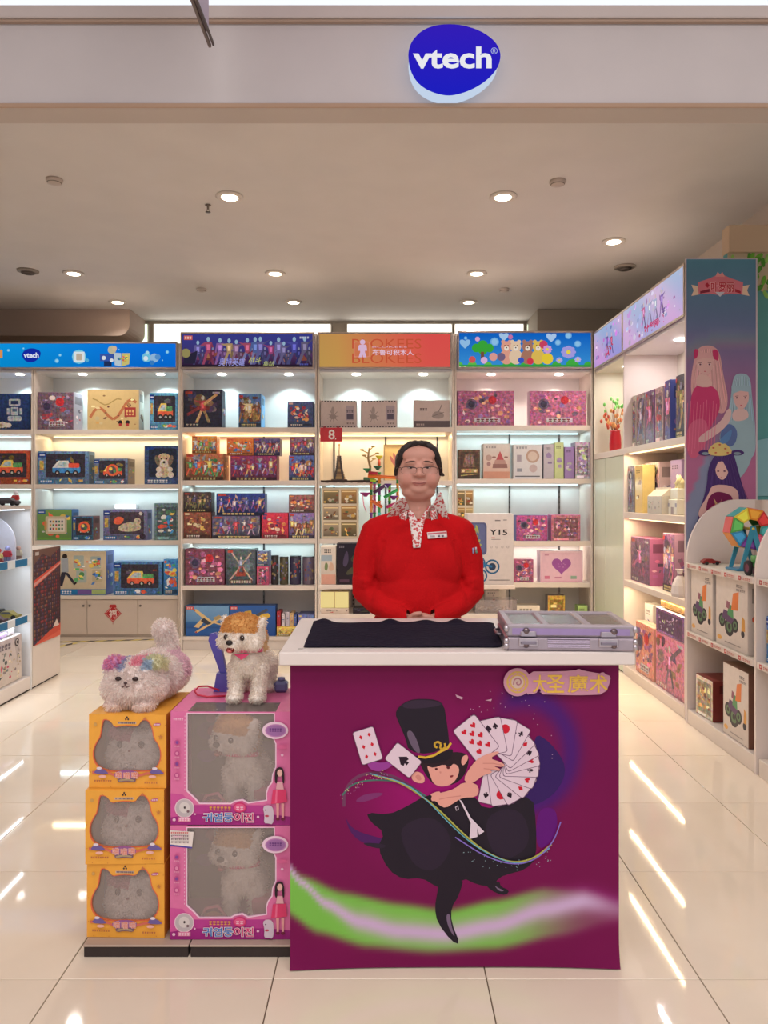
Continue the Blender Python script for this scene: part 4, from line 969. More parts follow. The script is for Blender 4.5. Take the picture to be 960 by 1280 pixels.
# white tube fitting on the shelf wall
D = DV + .36; e = empty('tube_light', (WX(158, D), D, WZ(633.5, D))); tag(e, 'short glowing white tube behind the animal box', 'light')
m = M(); m.mat('led_soft'); m.box(-.105, .105, -.03, .0, -.018, .022, (240, 248, 255), .008); m.build('tube', e)
m = M(); m.mat('laminate'); m.box(-.12, -.105, -.034, .02, -.022, .026, (230, 230, 230), .003); m.box(.105, .12, -.034, .02, -.022, .026, (230, 230, 230), .003); m.box(-.12, .12, .002, .024, -.022, .0, (230, 230, 230)); m.build('fitting', e)
# shelf of figures
put('B', 1, 229, 487, 277.5, s_one, (40, 38, 62), 'hero', 'square near black box with a pale figure under the purple sign', .14)
put('B', 1, 298, 492, 326.5, s_three, (70, 100, 150), 'gold', 'upright blue box with gold figures, light blue side', .2, side=(120, 180, 230))
put('B', 1, 359.5, 502, 391.5, s_scene, (64, 76, 120), 'red', 'red topped blue box, right end of the shelf under the purple sign', .16)
b1 = put('B', 2, 232, 567, 280, s_figs, (150, 90, 60), 'toy', 'large orange and purple box with many figures, left end under the warm light', .2)
put('B', 2, 240, 545, 271, s_figs, (226, 130, 60), 'toy', 'small orange box on top of the orange and purple box', .12, z=WZ(567, DB + .03) + .0005)
put('B', 2, 288, 569.5, 346, s_figs, (120, 40, 84), 'hero', 'wide magenta box with small fighters', .16)
z2 = WZ(569.5, DB + .03) + .0005
put('B', 2, 283.5, 548, 317, s_scene, (206, 110, 50), 'toy', 'orange and green box on the left half of the wide magenta box', .14, z=z2)
put('B', 2, 317.6, 548, 350, s_figs, (80, 66, 116), 'hero', 'dull purple box lying beside the orange and green one', .14, z=z2)
put('B', 2, 361, 569, 392.5, s_three, (70, 90, 150), 'red', 'blue box with a red top band under the mauve box', .16)
put('B', 2, 362.5, 546, 393, s_figs, (120, 80, 110), 'hero', 'mauve box stacked at the right end under the warm light', .14, z=WZ(569, DB + .03) + .0005)
put('B', 3, 229, 640, 264, s_scene, (120, 66, 50), 'gold', 'red and gold box at the left end with a yellow title', .16)
put('B', 3, 229, 615, 264, s_figs, (64, 50, 50), 'dark', 'dark brown box on top of the red and gold box', .14, z=WZ(640, DB + .03) + .0005)
put('B', 3, 265, 644.5, 325, s_three, (84, 78, 104), 'hero', 'wide dark box with three figures in panels', .16)
put('B', 3, 270.5, 616.5, 331, s_figs, (34, 50, 120), 'hero', 'bright blue box of leaping figures on top of the three panel box', .13, z=WZ(644.5, DB + .03) + .0005)
put('B', 3, 327, 641, 360.3, s_scene, (186, 44, 66), 'red', 'crimson box beside the three panel box', .16)
put('B', 3, 361, 641, 393.2, s_figs, (120, 100, 150), 'gold', 'lilac and gold arch patterned box at the right end', .16)
put('B', 3, 361, 618.5, 393.2, s_scene, (130, 84, 80), 'red', 'brownish red box on top of the lilac and gold one', .14, z=WZ(641, DB + .03) + .0005)
put('B', 4, 231.5, 686, 280.5, s_comic, (120, 60, 80), 'pink', 'square crimson and pink box crowded with figures', .16)
put('B', 4, 283, 686, 319.5, s_cross, (80, 90, 100), 'hero', 'grey box with crossed swords beside the crimson box', .16)
put('B', 4, 321, 708, 336, s_one, (206, 80, 120), 'pink', 'small pink box below a small yellow blue one', .14)
put('B', 4, 321, 688.5, 336, s_scene, (96, 104, 140), 'gold', 'small yellow blue box on top of the small pink one', .14, z=WZ(708, DB + .03) + .0005)
for k, (a, b, y, c) in enumerate(((338, 348, 694.5, (52, 50, 50)), (348.6, 360, 696, (84, 78, 56)), (361, 376, 695, (58, 54, 78)), (377, 393, 696, (110, 96, 112)))):
    D = DB + .05; w = (b - a) * D / F / 2 - .001; h = WZ(y, D) - ZB[3]; g = random.Random(k)
    e = empty('figure_canister', (WX((a + b) / 2, D), D + w, ZB[3] + .0006)); tag(e, ['slim near black toy canister', 'dark olive gold toy canister', 'dark violet toy canister', 'grey and red toy canister at the right end'][k] + ' in the canister row', 'canister', 'dark toy canisters under the hero shelf')
    m = M(); m.mat('print_gloss'); m.lathe([(w * .98, 0), (w, .004), (w, h - .016), (w * .97, h - .014)], c, 18)
    for q in range(14): t = g.uniform(-2.4, -.7); zz = g.uniform(.03, h - .05); m.box(math.cos(t) * w - .007, math.cos(t) * w + .007, math.sin(t) * w - .0012, math.sin(t) * w + .002, zz, zz + .02, g.choice([(150, 130, 80), (120, 110, 110), (150, 60, 60), (90, 90, 140)]))
    m.build('tube_body', e); m = M(); m.mat('plastic'); m.lathe([(w, h - .014), (w * 1.01, h - .012), (w * 1.01, h - .002), (w * .9, h)], dk(c, .6), 18); m.build('lid', e)
put('B', 5, 232, 757, 286.5, s_plane, (50, 100, 160), 'toy', 'blue box with a yellow brick propeller plane on the bottom shelf', .12)
put('B', 5, 287.3, 757, 344.5, s_truck, (40, 80, 150), 'toy', 'blue box with a yellow brick digger beside the plane box', .12)
put('B', 5, 346, 783, 371, s_scene, (214, 170, 80), 'gold', 'low yellow box to the right of the digger box', .2)
for k, (a, b, y, c) in enumerate(((346, 351, 764, (160, 40, 50)), (352, 356, 767, (206, 196, 200)), (356.6, 362, 765, (190, 180, 190)), (362.6, 367, 766, (206, 170, 120)), (367.6, 371, 768, (70, 90, 150)))):
    put('B', 5, a, y, b, s_plain, c, 'grey', ['thin red picture book', 'thin white picture book', 'pale grey picture book', 'tan picture book', 'thin blue picture book'][k] + ' standing on the low yellow box', .14, z=WZ(783, DB + .03) + .0005, cat='book', name='picture_book')
put('B', 5, 372.5, 768, 392.5, s_scene, (96, 104, 160), 'blue', 'blue and white box at the right end of the bottom hero shelf', .2)
D = DB + .3; e = empty('red_ornament', (WX(256, D), D, WZ(732.2, D) - .27)); 
bpy.data.objects.remove(e)
# puzzle cartons under the orange sign
put('C', 1, 400.5, 500.5, 446, s_kraft, (192, 174, 168), 'grey', 'brown puzzle box with a toothed edge, leftmost under the orange sign', .1)
put('C', 1, 451, 500.5, 496.5, s_kraft, (194, 176, 170), 'grey', 'brown puzzle box with a toothed edge, middle one under the orange sign', .1)
put('C', 1, 517, 500, 562.5, s_kraft2, (192, 174, 168), 'grey', 'plain brown puzzle box with a dark foot, right end under the orange sign', .1)
# lit miniature room kit, framed in six panels
put('C', 3, 402, 609.5, 448, s_rooms, (216, 200, 172), 'gold', 'cream display box with six warm miniature rooms, left of the assistant', .12)
put('D', 3, 571, 611.5, 592, s_rooms, (216, 200, 172), 'gold', 'small cream box of miniature rooms just right of the assistant', .12)
put('D', 1, 571.5, 488.5, 642.5, s_comic, (170, 96, 130), 'pink', 'wide pink toy box on the left under the balloon garden sign', .1, side=(150, 90, 120))
put('D', 1, 661.5, 488.5, 733, s_comic, (176, 100, 134), 'pink', 'wide mauve toy box on the right under the balloon garden sign', .1, side=(200, 170, 190))
put('D', 2, 573, 562, 600, s_train, (112, 88, 66), 'gold', 'small dark bronze box with two lamps pictured', .1)
put('D', 2, 604, 554.5, 637.5, s_castle, (214, 196, 184), 'gold', 'peach and white box picturing a tiered carousel', .14)
put('D', 2, 641.5, 555.5, 677.5, s_badge, (220, 218, 220), 'grey', 'white box with a round brown emblem, leaning slightly', .12)
put('D', 2, 679.5, 555, 692.5, s_plain, (176, 168, 176), 'lilac', 'narrow grey lilac box beside the white emblem box', .2)
put('D', 2, 693.2, 553, 704.6, s_plain, (186, 196, 140), 'lilac', 'narrow pale green box among the lilac ones', .2)
put('D', 2, 705.4, 558.5, 717.5, s_plain, (146, 118, 170), 'lilac', 'narrow purple box among the lilac ones', .2)
put('D', 2, 719, 552.5, 737.5, s_photo, (186, 166, 184), 'lilac', 'pale lilac box at the right end of the second shelf', .16)
put('D', 3, 645, 644, 684.6, s_comic, (170, 76, 130), 'pink', 'magenta box with blue trim on the third shelf', .14, side=(90, 90, 150))
put('D', 3, 689, 643.5, 725.5, s_photo, (176, 110, 126), 'pink', 'pink and black sticker box beside the magenta one', .14, side=(200, 110, 160))
put('D', 4, 643, 699, 666.8, s_comic, (156, 80, 110), 'pink', 'small plum flower pattern box beside the heart box', .14)
put('D', 4, 675, 688.5, 728.5, s_heart, (232, 190, 206), 'pink', 'pale pink box with a purple heart', .14, side=(206, 190, 210))
put('D', 5, 684.5, 744, 706.5, s_photo, (190, 150, 60), 'gold', 'grey framed box with an amber panel on the bottom shelf', .1, side=(120, 110, 110))
put('D', 5, 722, 757, 734.5, s_plain, (160, 190, 110), 'lilac', 'small lime green box at the right end of the bottom shelf', .1)
put('D', 5, 644, 757, 675, s_plain, (216, 204, 186), 'gold', 'low cream box on the bottom shelf behind the silver case', .14)

# brick built models on the warm lit middle shelf
def model_tower(px, ytop, lab):
    D = DB + .10; e = empty('brick_model', (WX(px, D), D, ZB[1] + .0006)); tag(e, lab, 'toy model'); g = random.Random(int(px)); H = WZ(ytop, D) - ZB[1]
    m = M(); m.mat('plastic'); m.box(-.07, .07, -.05, .05, 0, .012, (90, 70, 60), .003); m.build('base', e)
    m = M(); m.mat('plastic'); z = .0125; w = .052
    while z < H * .6:
        m.box(-w, w, -w * .7, w * .7, z, z + .022, g.choice([(120, 90, 60), (150, 120, 80), (90, 76, 60), (170, 140, 90)]), .002)
        for s in (-1, 1): m.box(s * w * .7 - .008, s * w * .7 + .008, -w * .8, -w * .7, z, z + .03, (70, 60, 56))
        z += .0222; w *= .86
    m.build('stacked_bricks', e)
    m = M(); m.mat('plastic'); m.tube([(0, 0, z - .002), (0, 0, H)], .004, (190, 160, 110), 6); m.ball((0, 0, H), .009, (196, 170, 120), 8, 6); m.build('spire', e)
model_tower(424, 556, 'brown brick pagoda model below the red number tag')
D = DB + .12; e = empty('tree_model', (WX(461.5, D), D, ZB[1] + .0006)); tag(e, 'spindly tan tree like model left of the assistant', 'toy model')
m = M(); m.mat('plastic'); m.box(-.05, .05, -.04, .04, 0, .03, (60, 100, 70), .004); m.build('base', e)
m = M(); m.mat('plastic'); m.tube([(0, 0, .03), (.01, 0, .12), (-.01, 0, .2), (0, 0, .29)], [.014, .011, .01, .006], (150, 124, 84), 8)
for a, z, l in ((0, .21, .07), (PI, .24, .065), (.8, .27, .05), (2.4, .19, .06), (-.6, .16, .05)): m.tube([(0, 0, z), (math.cos(a) * l, .02 * math.sin(a), z + .03)], [.007, .003], (170, 146, 96), 6); m.ball((math.cos(a) * l, .01, z + .034), (.02, .012, .009), (186, 164, 110), 8, 6)
m.build('branches', e)
D = DB + .34; e = empty('framed_picture', (WX(500, D), D, ZB[1] + .0006)); tag(e, 'thin framed drawing of pink petals behind the assistant\'s head', 'picture')
m = M(); m.mat('plastic')
for a in ((-.15, -.143), (.143, .15)): m.box(a[0], a[1], -.012, .0, 0, .335, (150, 120, 90), .001)
m.box(-.143, .143, -.012, 0, 0, .007, (150, 120, 90)); m.box(-.143, .143, -.012, 0, .328, .335, (150, 120, 90)); m.build('frame', e)
m = M(); m.mat('print'); m.box(-.1425, .1425, -.006, -.001, .0075, .3275, (232, 206, 150)); m.frame((-.142, -.0062, .008), (.284, 0, 0), (0, 0, .319))
for k in range(6): a = .5 + k * .42; m.P(smooth_poly([(.5, .2), (.5 + .3 * math.cos(a) - .05, .45 + .2 * math.sin(a)), (.5 + .4 * math.cos(a), .6 + .3 * math.sin(a)), (.5 + .3 * math.cos(a) + .08, .45 + .2 * math.sin(a))]), (206, 130, 130)); 
m.line([(.5, .02), (.5, .3)], .02, (120, 90, 70)); m.build('drawing', e)
# red number tag hung from the shelf edge
D = DB - .012; e = empty('number_tag', (WX(414, D), D, WZ(534.0, D))); tag(e, 'red hanging tag with a white figure 8', 'tag')
m = M(); m.mat('print_gloss'); w = 13.8 * D / F; h = 18 * D / F; m.box(-w, w, 0, .003, -h, -.004, (196, 36, 44), .0006)
m.frame((-w, -.0003, -h), (2 * w, 0, 0), (0, 0, h - .004)); m.text('8', .38, .16, .66, .86, (236, 226, 220), .02); m.Rr(.68, .16, .72, .26, (236, 226, 220)); m.build('card', e)
m = M(); m.mat('plastic'); 
for s in (-.06, .06): m.box(s - .01, s + .01, -.001, .006, -.006, .006, (150, 40, 44), .001)
m.build('clip', e)
# black fringe strip on the warm shelf edge
D = DB - .004; e = empty('edge_strip', (WX(437.5, D), D, ZB[1] - .008)); tag(e, 'thin dark ragged strip along the shelf edge left of the assistant', 'edging'); g = random.Random(3)
m = M(); m.mat('matte'); x = -.255
while x < .255: wv = g.uniform(.012, .03); m.box(x, x + wv, -.004, .003, -.006 - g.uniform(0, .006), .0085 + g.uniform(0, .004), (56, 44, 40), .001); x += wv
m.build('strip', e)
# red paper diamond on a cupboard door
D = DV - .004; e = empty('paper_diamond', (WX(141, D), DV - .0005, WZ(767, D))); tag(e, 'red paper diamond with lucky 福 character on cupboard door', 'decoration')
m = M(); m.mat('print'); s = .083; m.prism([(0, -s), (s, 0), (0, s), (-s, 0)], -.0018, 0, (196, 44, 48))
m.frame((-s, -.0021, -s), (2 * s, 0, 0), (0, 0, 2 * s)); m.P([(.5, .06), (.94, .5), (.5, .94), (.06, .5)], (226, 190, 180)); m.P([(.5, .09), (.91, .5), (.5, .91), (.09, .5)], (190, 36, 44)); m.text('福', .27, .27, .73, .73, (236, 214, 206), .03); m.build('paper', e)
m = M(); m.mat('print'); m.prism([(-.035, s * .72), (.035, s * .72), (.028, s * 1.02), (-.028, s * 1.02)], -.003, -.0019, (196, 44, 48)); m.tube([(0, -.001, -s), (0, -.001, -s - .02)], .002, (190, 40, 46), 5); m.build('paper_knot', e)

# hazard tape on the floor before the cupboards
def haztape(xa, xb, ya, yb, lab, sk=0):
    Da, Db_ = HC * F / (ya - 620), HC * F / (yb - 620); A = Vector((WX(xa, Da), Da, 0)); B = Vector((WX(xb, Db_), Db_, 0)); d = (B - A); L = d.length; d.normalize(); nn = Vector((-d.y, d.x, 0)) * .024
    m = M(); m.mat('print'); z = .0009; P = lambda s, t: tuple(A + d * s + nn * t + Vector((0, 0, z)))
    k = 0; s = 0
    v = [P(0, -1), P(L, -1), P(L, 1), P(0, 1)]; m.add(v + [tuple(Vector(q) - Vector((0, 0, .0006))) for q in v], [(0, 1, 2, 3), (4, 5, 1, 0), (7, 6, 5, 4), (5, 6, 2, 1), (6, 7, 3, 2), (7, 4, 0, 3)], (206, 186, 70))
    z = .0011
    while s < L - .1: m.add([P(s, -1), P(s + .08, -1), P(s + .13, 1), P(s + .05, 1)], [(0, 1, 2, 3)], (34, 32, 34)); s += .16
    o = m.build('floor_tape', None); tag(o, lab, 'tape'); return o
haztape(60, 224, 803, 798.6, 'long yellow and black warning tape before the cupboards')
haztape(60, 96, 811.5, 803.6, 'short slanting warning tape beside the printed end cabinet')
# ================================================================== RIGHT HAND TALL CABINET (front plane faces the aisle)
XR = 1.82; YN, YF = 4.49, 6.46; XD = XR + .42
def DX(x, X=XR): return X * F / (x - 480.0)          # distance of a point on a plane X = const seen at pixel x
ZR = [1.713, 1.228, .716]; RT = 2.76; RH = 2.437; YM = DX(779)
e = empty('shelf_unit', (XR, (YN + YM) / 2, 0)); tag(e, 'tall white shelf unit along the right side holding doll boxes', 'shelf', 'right hand cabinet bays')
OY = (YN + YM) / 2
def yb(y): return y - OY
m = M(); m.mat('laminate'); m.box(0, .42, yb(YN), yb(YN) + .02, 0, RT, LAM, .0015); m.build('side_panel', e)
m = M(); m.mat('laminate'); m.box(0, .42, yb(YM) - .018, yb(YM), 0, RT, (226, 212, 206), .0015); m.build('side_panel', e)
m = M(); m.mat('laminate'); m.box(.406, .42, yb(YN) + .0205, yb(YM) - .0185, .02, RT - .002, (232, 224, 212)); m.build('back_panel', e)
m = M(); m.mat('laminate'); m.box(.005, .405, yb(YN) + .0205, yb(YM) - .0185, RT - .02, RT, LAM, .001); m.build('top_panel', e)
m = M(); m.mat('laminate'); m.box(.012, .405, yb(YN) + .0205, yb(YM) - .0185, RH - .02, RH, (228, 222, 220), .001); m.build('header_floor', e)
for z in ZR: m = M(); m.mat('laminate'); m.box(0, .405, yb(YN) + .0205, yb(YM) - .0185, z - .042, z, LAM, .0015); m.build('shelf', e)
m = M(); m.mat('laminate'); m.box(0, .405, yb(YN) + .0205, yb(YM) - .0185, .0, .07, LAM, .002); m.build('plinth', e)
for z, c in ((RH - .02, None), (ZR[0] - .042, WARM), (ZR[1] - .042, WARM), (ZR[2] - .042, WARM)):
    if c:
        m = M(); m.mat('led_soft'); m.box(.025, .045, yb(YN) + .06, yb(YM) - .06, z - .009, z - .0005, c, .001); m.build('light_strip', e)
        led_light(YN + .06, YM - .06, XR + .035, z - .012, 3.4, c, ax='y', tilt=12)
m = M(); m.mat('lamp'); m.lathe([(.001, RH - .028), (.038, RH - .027), (.04, RH - .0205)], (255, 250, 244), 18, (.2, 0, 0)); m.build('spot_lens', e)
led_light(YN + .2, YM - .2, XR + .2, RH - .035, 5.0, (255, 248, 246), ax='y')
# corner bay with an open upper shelf and a closed pale green panel below
e = empty('shelf_unit', (XR, (YM + YF) / 2, 0)); OY = (YM + YF) / 2; tag(e, 'corner cabinet bay with a red vase above two closed pale green panels', 'shelf', 'right hand cabinet bays')
zc = 1.713
a, b = yb(YM) + .001, yb(YF)
m = M(); m.mat('laminate'); m.box(0, .40, b - .02, b, 0, RT, (222, 214, 200), .0015); m.build('side_panel', e)
m = M(); m.mat('laminate'); m.box(.386, .40, a, b - .0205, zc, RT - .002, (214, 216, 196)); m.build('back_panel', e)
m = M(); m.mat('laminate'); m.box(.005, .385, a, b - .0205, RT - .02, RT, LAM, .001); m.build('top_panel', e)
m = M(); m.mat('laminate'); m.box(.012, .385, a, b - .0205, RH - .02, RH, (226, 220, 210), .001); m.build('header_floor', e)
m = M(); m.mat('laminate'); m.box(0, .385, a, b - .0205, zc - .05, zc, LAM, .0015); m.build('shelf', e)
mid = yb(DX(756))
for y0, y1 in ((a, mid - .004), (mid + .004, b - .0205)): m = M(); m.mat('laminate'); m.box(.004, .022, y0, y1, .01, zc - .052, (208, 214, 192), .002); m.build('closed_panel', e)
m = M(); m.mat('metal'); m.box(.3855, .3845, 0, 0, 0, 0, (90, 90, 90)); 
m = M(); m.mat('matte'); m.box(.37, .385, yb(DX(757)) - .01, yb(DX(757)) + .01, zc + .002, RH - .03, (70, 68, 66)); m.build('slotted_rail', e)
m = M(); m.mat('lamp'); m.lathe([(.001, RH - .028), (.034, RH - .027), (.036, RH - .0205)], (255, 250, 240), 18, (.18, .05, 0)); m.build('spot_lens', e)
led_light(YM + .2, YF - .2, XR + .2, RH - .035, 3.0, (255, 246, 232), ax='y')
# red vase with dry sprays
D = DX(766, XR + .10); e = empty('vase', (XR + .12, D, zc + .0006)); tag(e, 'red vase of orange and green sprays in the corner bay', 'vase')
m = M(); m.mat('plastic'); m.lathe([(.036, 0), (.046, .01), (.05, .07), (.047, .13), (.04, .175), (.043, .185), (.038, .184), (.034, .17)], (190, 26, 44), 22); m.build('vase_body', e)
g = random.Random(6)
m = M(); m.mat('matte')
for k in range(16):
    t = g.uniform(0, 2 * PI); r = g.uniform(.03, .11); h = g.uniform(.27, .42)
    m.tube([(0, 0, .12), (r * .4 * math.cos(t), r * .4 * math.sin(t), .22), (r * math.cos(t), r * math.sin(t), h)], [.0025, .002, .0012], (150, 90, 60), 5)
m.build('stems', e)
m = M(); m.mat('matte')
for k in range(46):
    t = g.uniform(0, 2 * PI); r = g.uniform(.01, .12); h = g.uniform(.2, .46); c = g.choice([(226, 130, 90), (214, 90, 70), (230, 170, 110)]) if h < .36 else g.choice([(120, 200, 100), (150, 216, 130)])
    m.ball((r * math.cos(t), r * math.sin(t), h), (.012, .012, .018), c, 6, 4)
m.build('sprays', e)
# header lightboxes along the right cabinet
def rheader(y0, y1, label, draw):
    e = empty('backlit_sign', (XR, (y0 + y1) / 2, RH)); tag(e, label, 'sign'); L = (y1 - y0) / 2 - .002; h = RT - RH
    m = M(); m.mat('case_metal'); m.box(-.009, .0, -L, L, 0, .016, (206, 192, 178), .002); m.box(-.009, .0, -L, L, h - .016, h, (206, 192, 178), .002)
    for s in (-1, 1): p, q = sorted((s * L, s * (L - .014))); m.box(-.0088, 0, p, q, .0161, h - .0161, (206, 192, 178), .002)
    m.build('sign_frame', e)
    m = M(); m.mat('backlit'); m.box(-.0052, -.001, -L + .013, L - .013, .015, h - .015, (180, 160, 200)); m.frame((-.0054, L - .014, .016), (0, -2 * L + .028, 0), (0, 0, h - .032), .00004); draw(m, random.Random(int(y0 * 10))); m.build('sign_face', e)
def d_lilac(m, g):
    m.grid(16, 6, lambda a, b: (204 + 22 * math.sin(a * 9 + b * 3), 180 + 20 * b, 230)); blobs(m, g, 70, [(206, 160, 224), (180, 190, 238), (236, 224, 244), (210, 150, 210), (226, 216, 240)], 0, 0, 1, 1, .08)
    for k in range(4): figure(m, .4 + .1 * k, .25, .6, g.choice([(150, 120, 190), (120, 110, 150), (206, 120, 160), (180, 190, 220)]), (220, 196, 196), g.choice([(180, 160, 200), (150, 120, 170)]))
    m.text('叶罗丽', .42, .08, .66, .26, (206, 60, 110), .03); bars(m, .70, .3, .78, .1, (130, 90, 170), g, 3); blobs(m, g, 10, [(206, 60, 110), (220, 120, 160)], .3, .05, .75, .3, .05)
def d_lilac2(m, g):
    m.grid(10, 6, lambda a, b: (190 + 26 * math.sin(a * 5 + b * 3), 160 + 30 * b, 228)); blobs(m, g, 30, [(206, 130, 220), (150, 170, 236), (230, 200, 240)], 0, 0, 1, 1, .08)
    figure(m, .5, .1, .7, (120, 90, 160), (220, 190, 200), (190, 90, 120)); figure(m, .66, .1, .6, (190, 80, 110), (220, 190, 200), (120, 110, 190)); blobs(m, g, 8, [(206, 60, 90)], .45, .1, .75, .4, .06)
rheader(YN + .004, YM, 'long lilac backlit sign with small doll figures and red lettering', d_lilac)
rheader(YM + .002, 6.43, 'shorter lilac backlit sign in the corner next to the garden sign', d_lilac2)

# tall printed end panel of the right cabinet
e = empty('end_poster', (XR, YN - .022, 0)); tag(e, 'tall pink and blue poster of long haired dolls on the cabinet end', 'poster')
PW = .425; 
m = M(); m.mat('laminate'); m.box(-.004, PW, .004, .021, .0, RT + .02, (206, 190, 196), .001); m.build('backing_board', e)
m = M(); m.mat('poster_print'); m.box(-.003, PW - .012, .0, .0038, .01, RT + .012, (150, 110, 150))
px = lambda x: (x - 857) / (944 - 857); PZ0, PZ1 = .01, RT + .012
py = lambda y: (WZ(y, YN - .022) - PZ0) / (PZ1 - PZ0)
m.frame((-.003, -.0003, PZ0), (PW - .009, 0, 0), (0, 0, PZ1 - PZ0), .00005)
def pbg(a, b):
    y = 620 - ((b * (PZ1 - PZ0) + PZ0) - HC) * F / (YN - .022)
    sky = (86, 138, 160); vio = (108, 112, 152); rose = (150, 100, 138)
    t = (y - 320) / 110
    c = [sky[i] + (vio[i] - sky[i]) * min(1, max(0, t)) for i in range(3)]
    t2 = min(1, max(0, (y - 410) / 80)); c = [c[i] + (rose[i] - c[i]) * t2 for i in range(3)]
    if y > 400:
        r = math.hypot(a * 88 - 68, (y - 560)) ; q = (r - 126) / 26
        if 0 < q < 1: rb = [(150, 120, 140), (140, 150, 140), (120, 150, 150), (120, 130, 160)][int(q * 4) % 4]; c = [c[i] * .6 + rb[i] * .4 for i in range(3)]
    if y > 520: s = .5 + .5 * math.sin(a * 6 + y * .03); w = min(1, (y - 520) / 60) * .6; q = (120, 166, 190) if s > .5 else (196, 110, 150); c = [c[i] * (1 - w) + q[i] * w for i in range(3)]
    return tuple(c)
m.grid(14, 90, pbg)
def PP(pts, col, sm=1): m.P(smooth_poly([(px(x), py(y)) for x, y in pts], sm) if sm else [(px(x), py(y)) for x, y in pts], col)
# ribbon emblem
PP([(863, 356), (873, 358), (873, 368), (863, 370), (866, 363)], (226, 196, 170), 0); PP([(936, 356), (926, 358), (926, 368), (936, 370), (933, 363)], (226, 196, 170), 0)
PP([(871, 353), (886, 348), (899, 342), (913, 348), (928, 353), (927, 368), (913, 367), (899, 369), (886, 367), (872, 368)], (214, 120, 134), 0)
PP([(893, 346), (896, 340), (899, 343), (902, 340), (905, 346)], (226, 150, 150), 0); PP([(893, 365), (905, 365), (899, 371)], (206, 206, 216), 0); PP([(874, 364), (886, 361), (886, 365), (874, 367)], (130, 40, 60), 0); PP([(918, 361), (925, 364), (925, 367), (918, 365)], (170, 40, 56), 0); PP([(880, 356), (883, 353), (886, 357), (883, 360)], (180, 40, 60), 0)
m.text('叶罗丽', px(887), py(365.5), px(917), py(352), (240, 200, 200), .04); m.text('叶罗丽', px(887.5), py(365), px(916.5), py(352.5), (186, 30, 50), .015)
# generic doll ladies: hair, face, gown
def strands(x0, x1, y0, y1, xa, xb, hc, n=16, seed=1):
    g = random.Random(seed)
    for k in range(n):
        t = (k + .5) / n; c = dk(hc, g.uniform(.72, .9)) if k % 2 else tuple(min(255, v * g.uniform(1.05, 1.2) + 10) for v in hc); s = g.uniform(-2, 2); q = [(x0 + (x1 - x0) * t, y0 + 8 * (2 * t - 1) ** 2), ((x0 + (x1 - x0) * t) * .5 + (xa + (xb - xa) * t) * .5 + s, (y0 + y1) / 2), (xa + (xb - xa) * t, y1 - g.uniform(0, 14))]
        m.line([(px(a), py(b)) for a, b in smooth_line(q)], .0007, c)
def smooth_line(q):
    for _ in range(2):
        n = [q[0]]
        for a, b in zip(q, q[1:]): n += [(a[0] * .75 + b[0] * .25, a[1] * .75 + b[1] * .25), (a[0] * .25 + b[0] * .75, a[1] * .25 + b[1] * .75)]
        q = n + [q[-1]]
    return q
def lady(hair, face, gown, hc, gc, st=None, fc=(214, 170, 166), eyes=True, dark=(110, 60, 80)):
    for h in hair: PP(h, hc, 2)
    if st: strands(*st[:6], hc, st[6], st[7])
    for q, c in gown: PP(q, c, 2)
    PP(face, fc, 2)
    xs = [p[0] for p in face]; ys = [p[1] for p in face]; cx, cy, w, h = sum(xs) / len(xs), sum(ys) / len(ys), max(xs) - min(xs), max(ys) - min(ys)
    for s in (-.24, .24): m.P(ell(px(cx + s * w), py(cy - h * .02), .026, .0016, 8), (236, 220, 220)); m.P(ell(px(cx + s * w), py(cy - h * .02), .017, .0018, 8), dark); m.line([(px(cx + s * w - 2.2), py(cy - h * .08)), (px(cx + s * w + 2.2), py(cy - h * .1))], .0009, (80, 50, 60))
    m.P(ell(px(cx), py(cy + h * .28), .014, .0010, 8), (190, 70, 90))
    b = hc; m.P([(px(min(xs) - 1), py(cy)), (px(min(xs) - 1), py(min(ys) - 2)), (px(max(xs) + 1), py(min(ys) - 2)), (px(max(xs) + 1), py(cy)), (px(max(xs) - 2), py(cy - h * .26)), (px(cx - 1), py(cy - h * .3)), (px(min(xs) + 2), py(cy - h * .2))], b)
lady([[(868, 440), (876, 432), (890, 432), (899, 440), (903, 470), (910, 500), (904, 520), (888, 510), (866, 512), (861, 480)]], [(868, 446), (888, 443), (892, 458), (881, 472), (870, 462)],
     [([(864, 484), (880, 480), (896, 486), (900, 510), (890, 530), (870, 560), (857, 560), (860, 520)], (196, 60, 110)), ([(870, 468), (884, 468), (892, 484), (868, 484)], (216, 176, 170)), ([(857, 530), (880, 520), (886, 545), (870, 575), (857, 570)], (206, 96, 130))], (212, 160, 160), None, (870, 898, 436, 512, 862, 908, 26, 3))
for a in ([(866, 436), (872, 437), (871, 446), (866, 450)], [(889, 436), (897, 438), (897, 452), (890, 448)]): PP(a, (190, 50, 100), 1)
lady([[(915, 470), (925, 466), (937, 470), (939, 500), (943, 530), (944, 570), (930, 575), (912, 575), (904, 560), (896, 548), (908, 520), (912, 500)]], [(914, 486), (933, 484), (936, 500), (926, 515), (916, 505)],
     [([(913, 520), (934, 516), (942, 530), (941, 570), (925, 600), (908, 600), (905, 560)], (150, 176, 186)), ([(914, 512), (932, 510), (936, 524), (914, 528)], (214, 180, 176)), ([(900, 535), (912, 528), (922, 540), (916, 560), (898, 556)], (90, 110, 160)), ([(868, 548), (900, 528), (908, 510), (914, 512), (910, 532), (876, 556)], (214, 178, 176))], (152, 178, 190), None, (916, 936, 470, 570, 906, 944, 22, 4))
for x in range(858, 896, 4): m.line([(px(x), py(500 + (x % 7))), (px(x - 3), py(560 + (x % 11)))], .0012, (222, 120, 150) if x % 8 else (150, 40, 90))
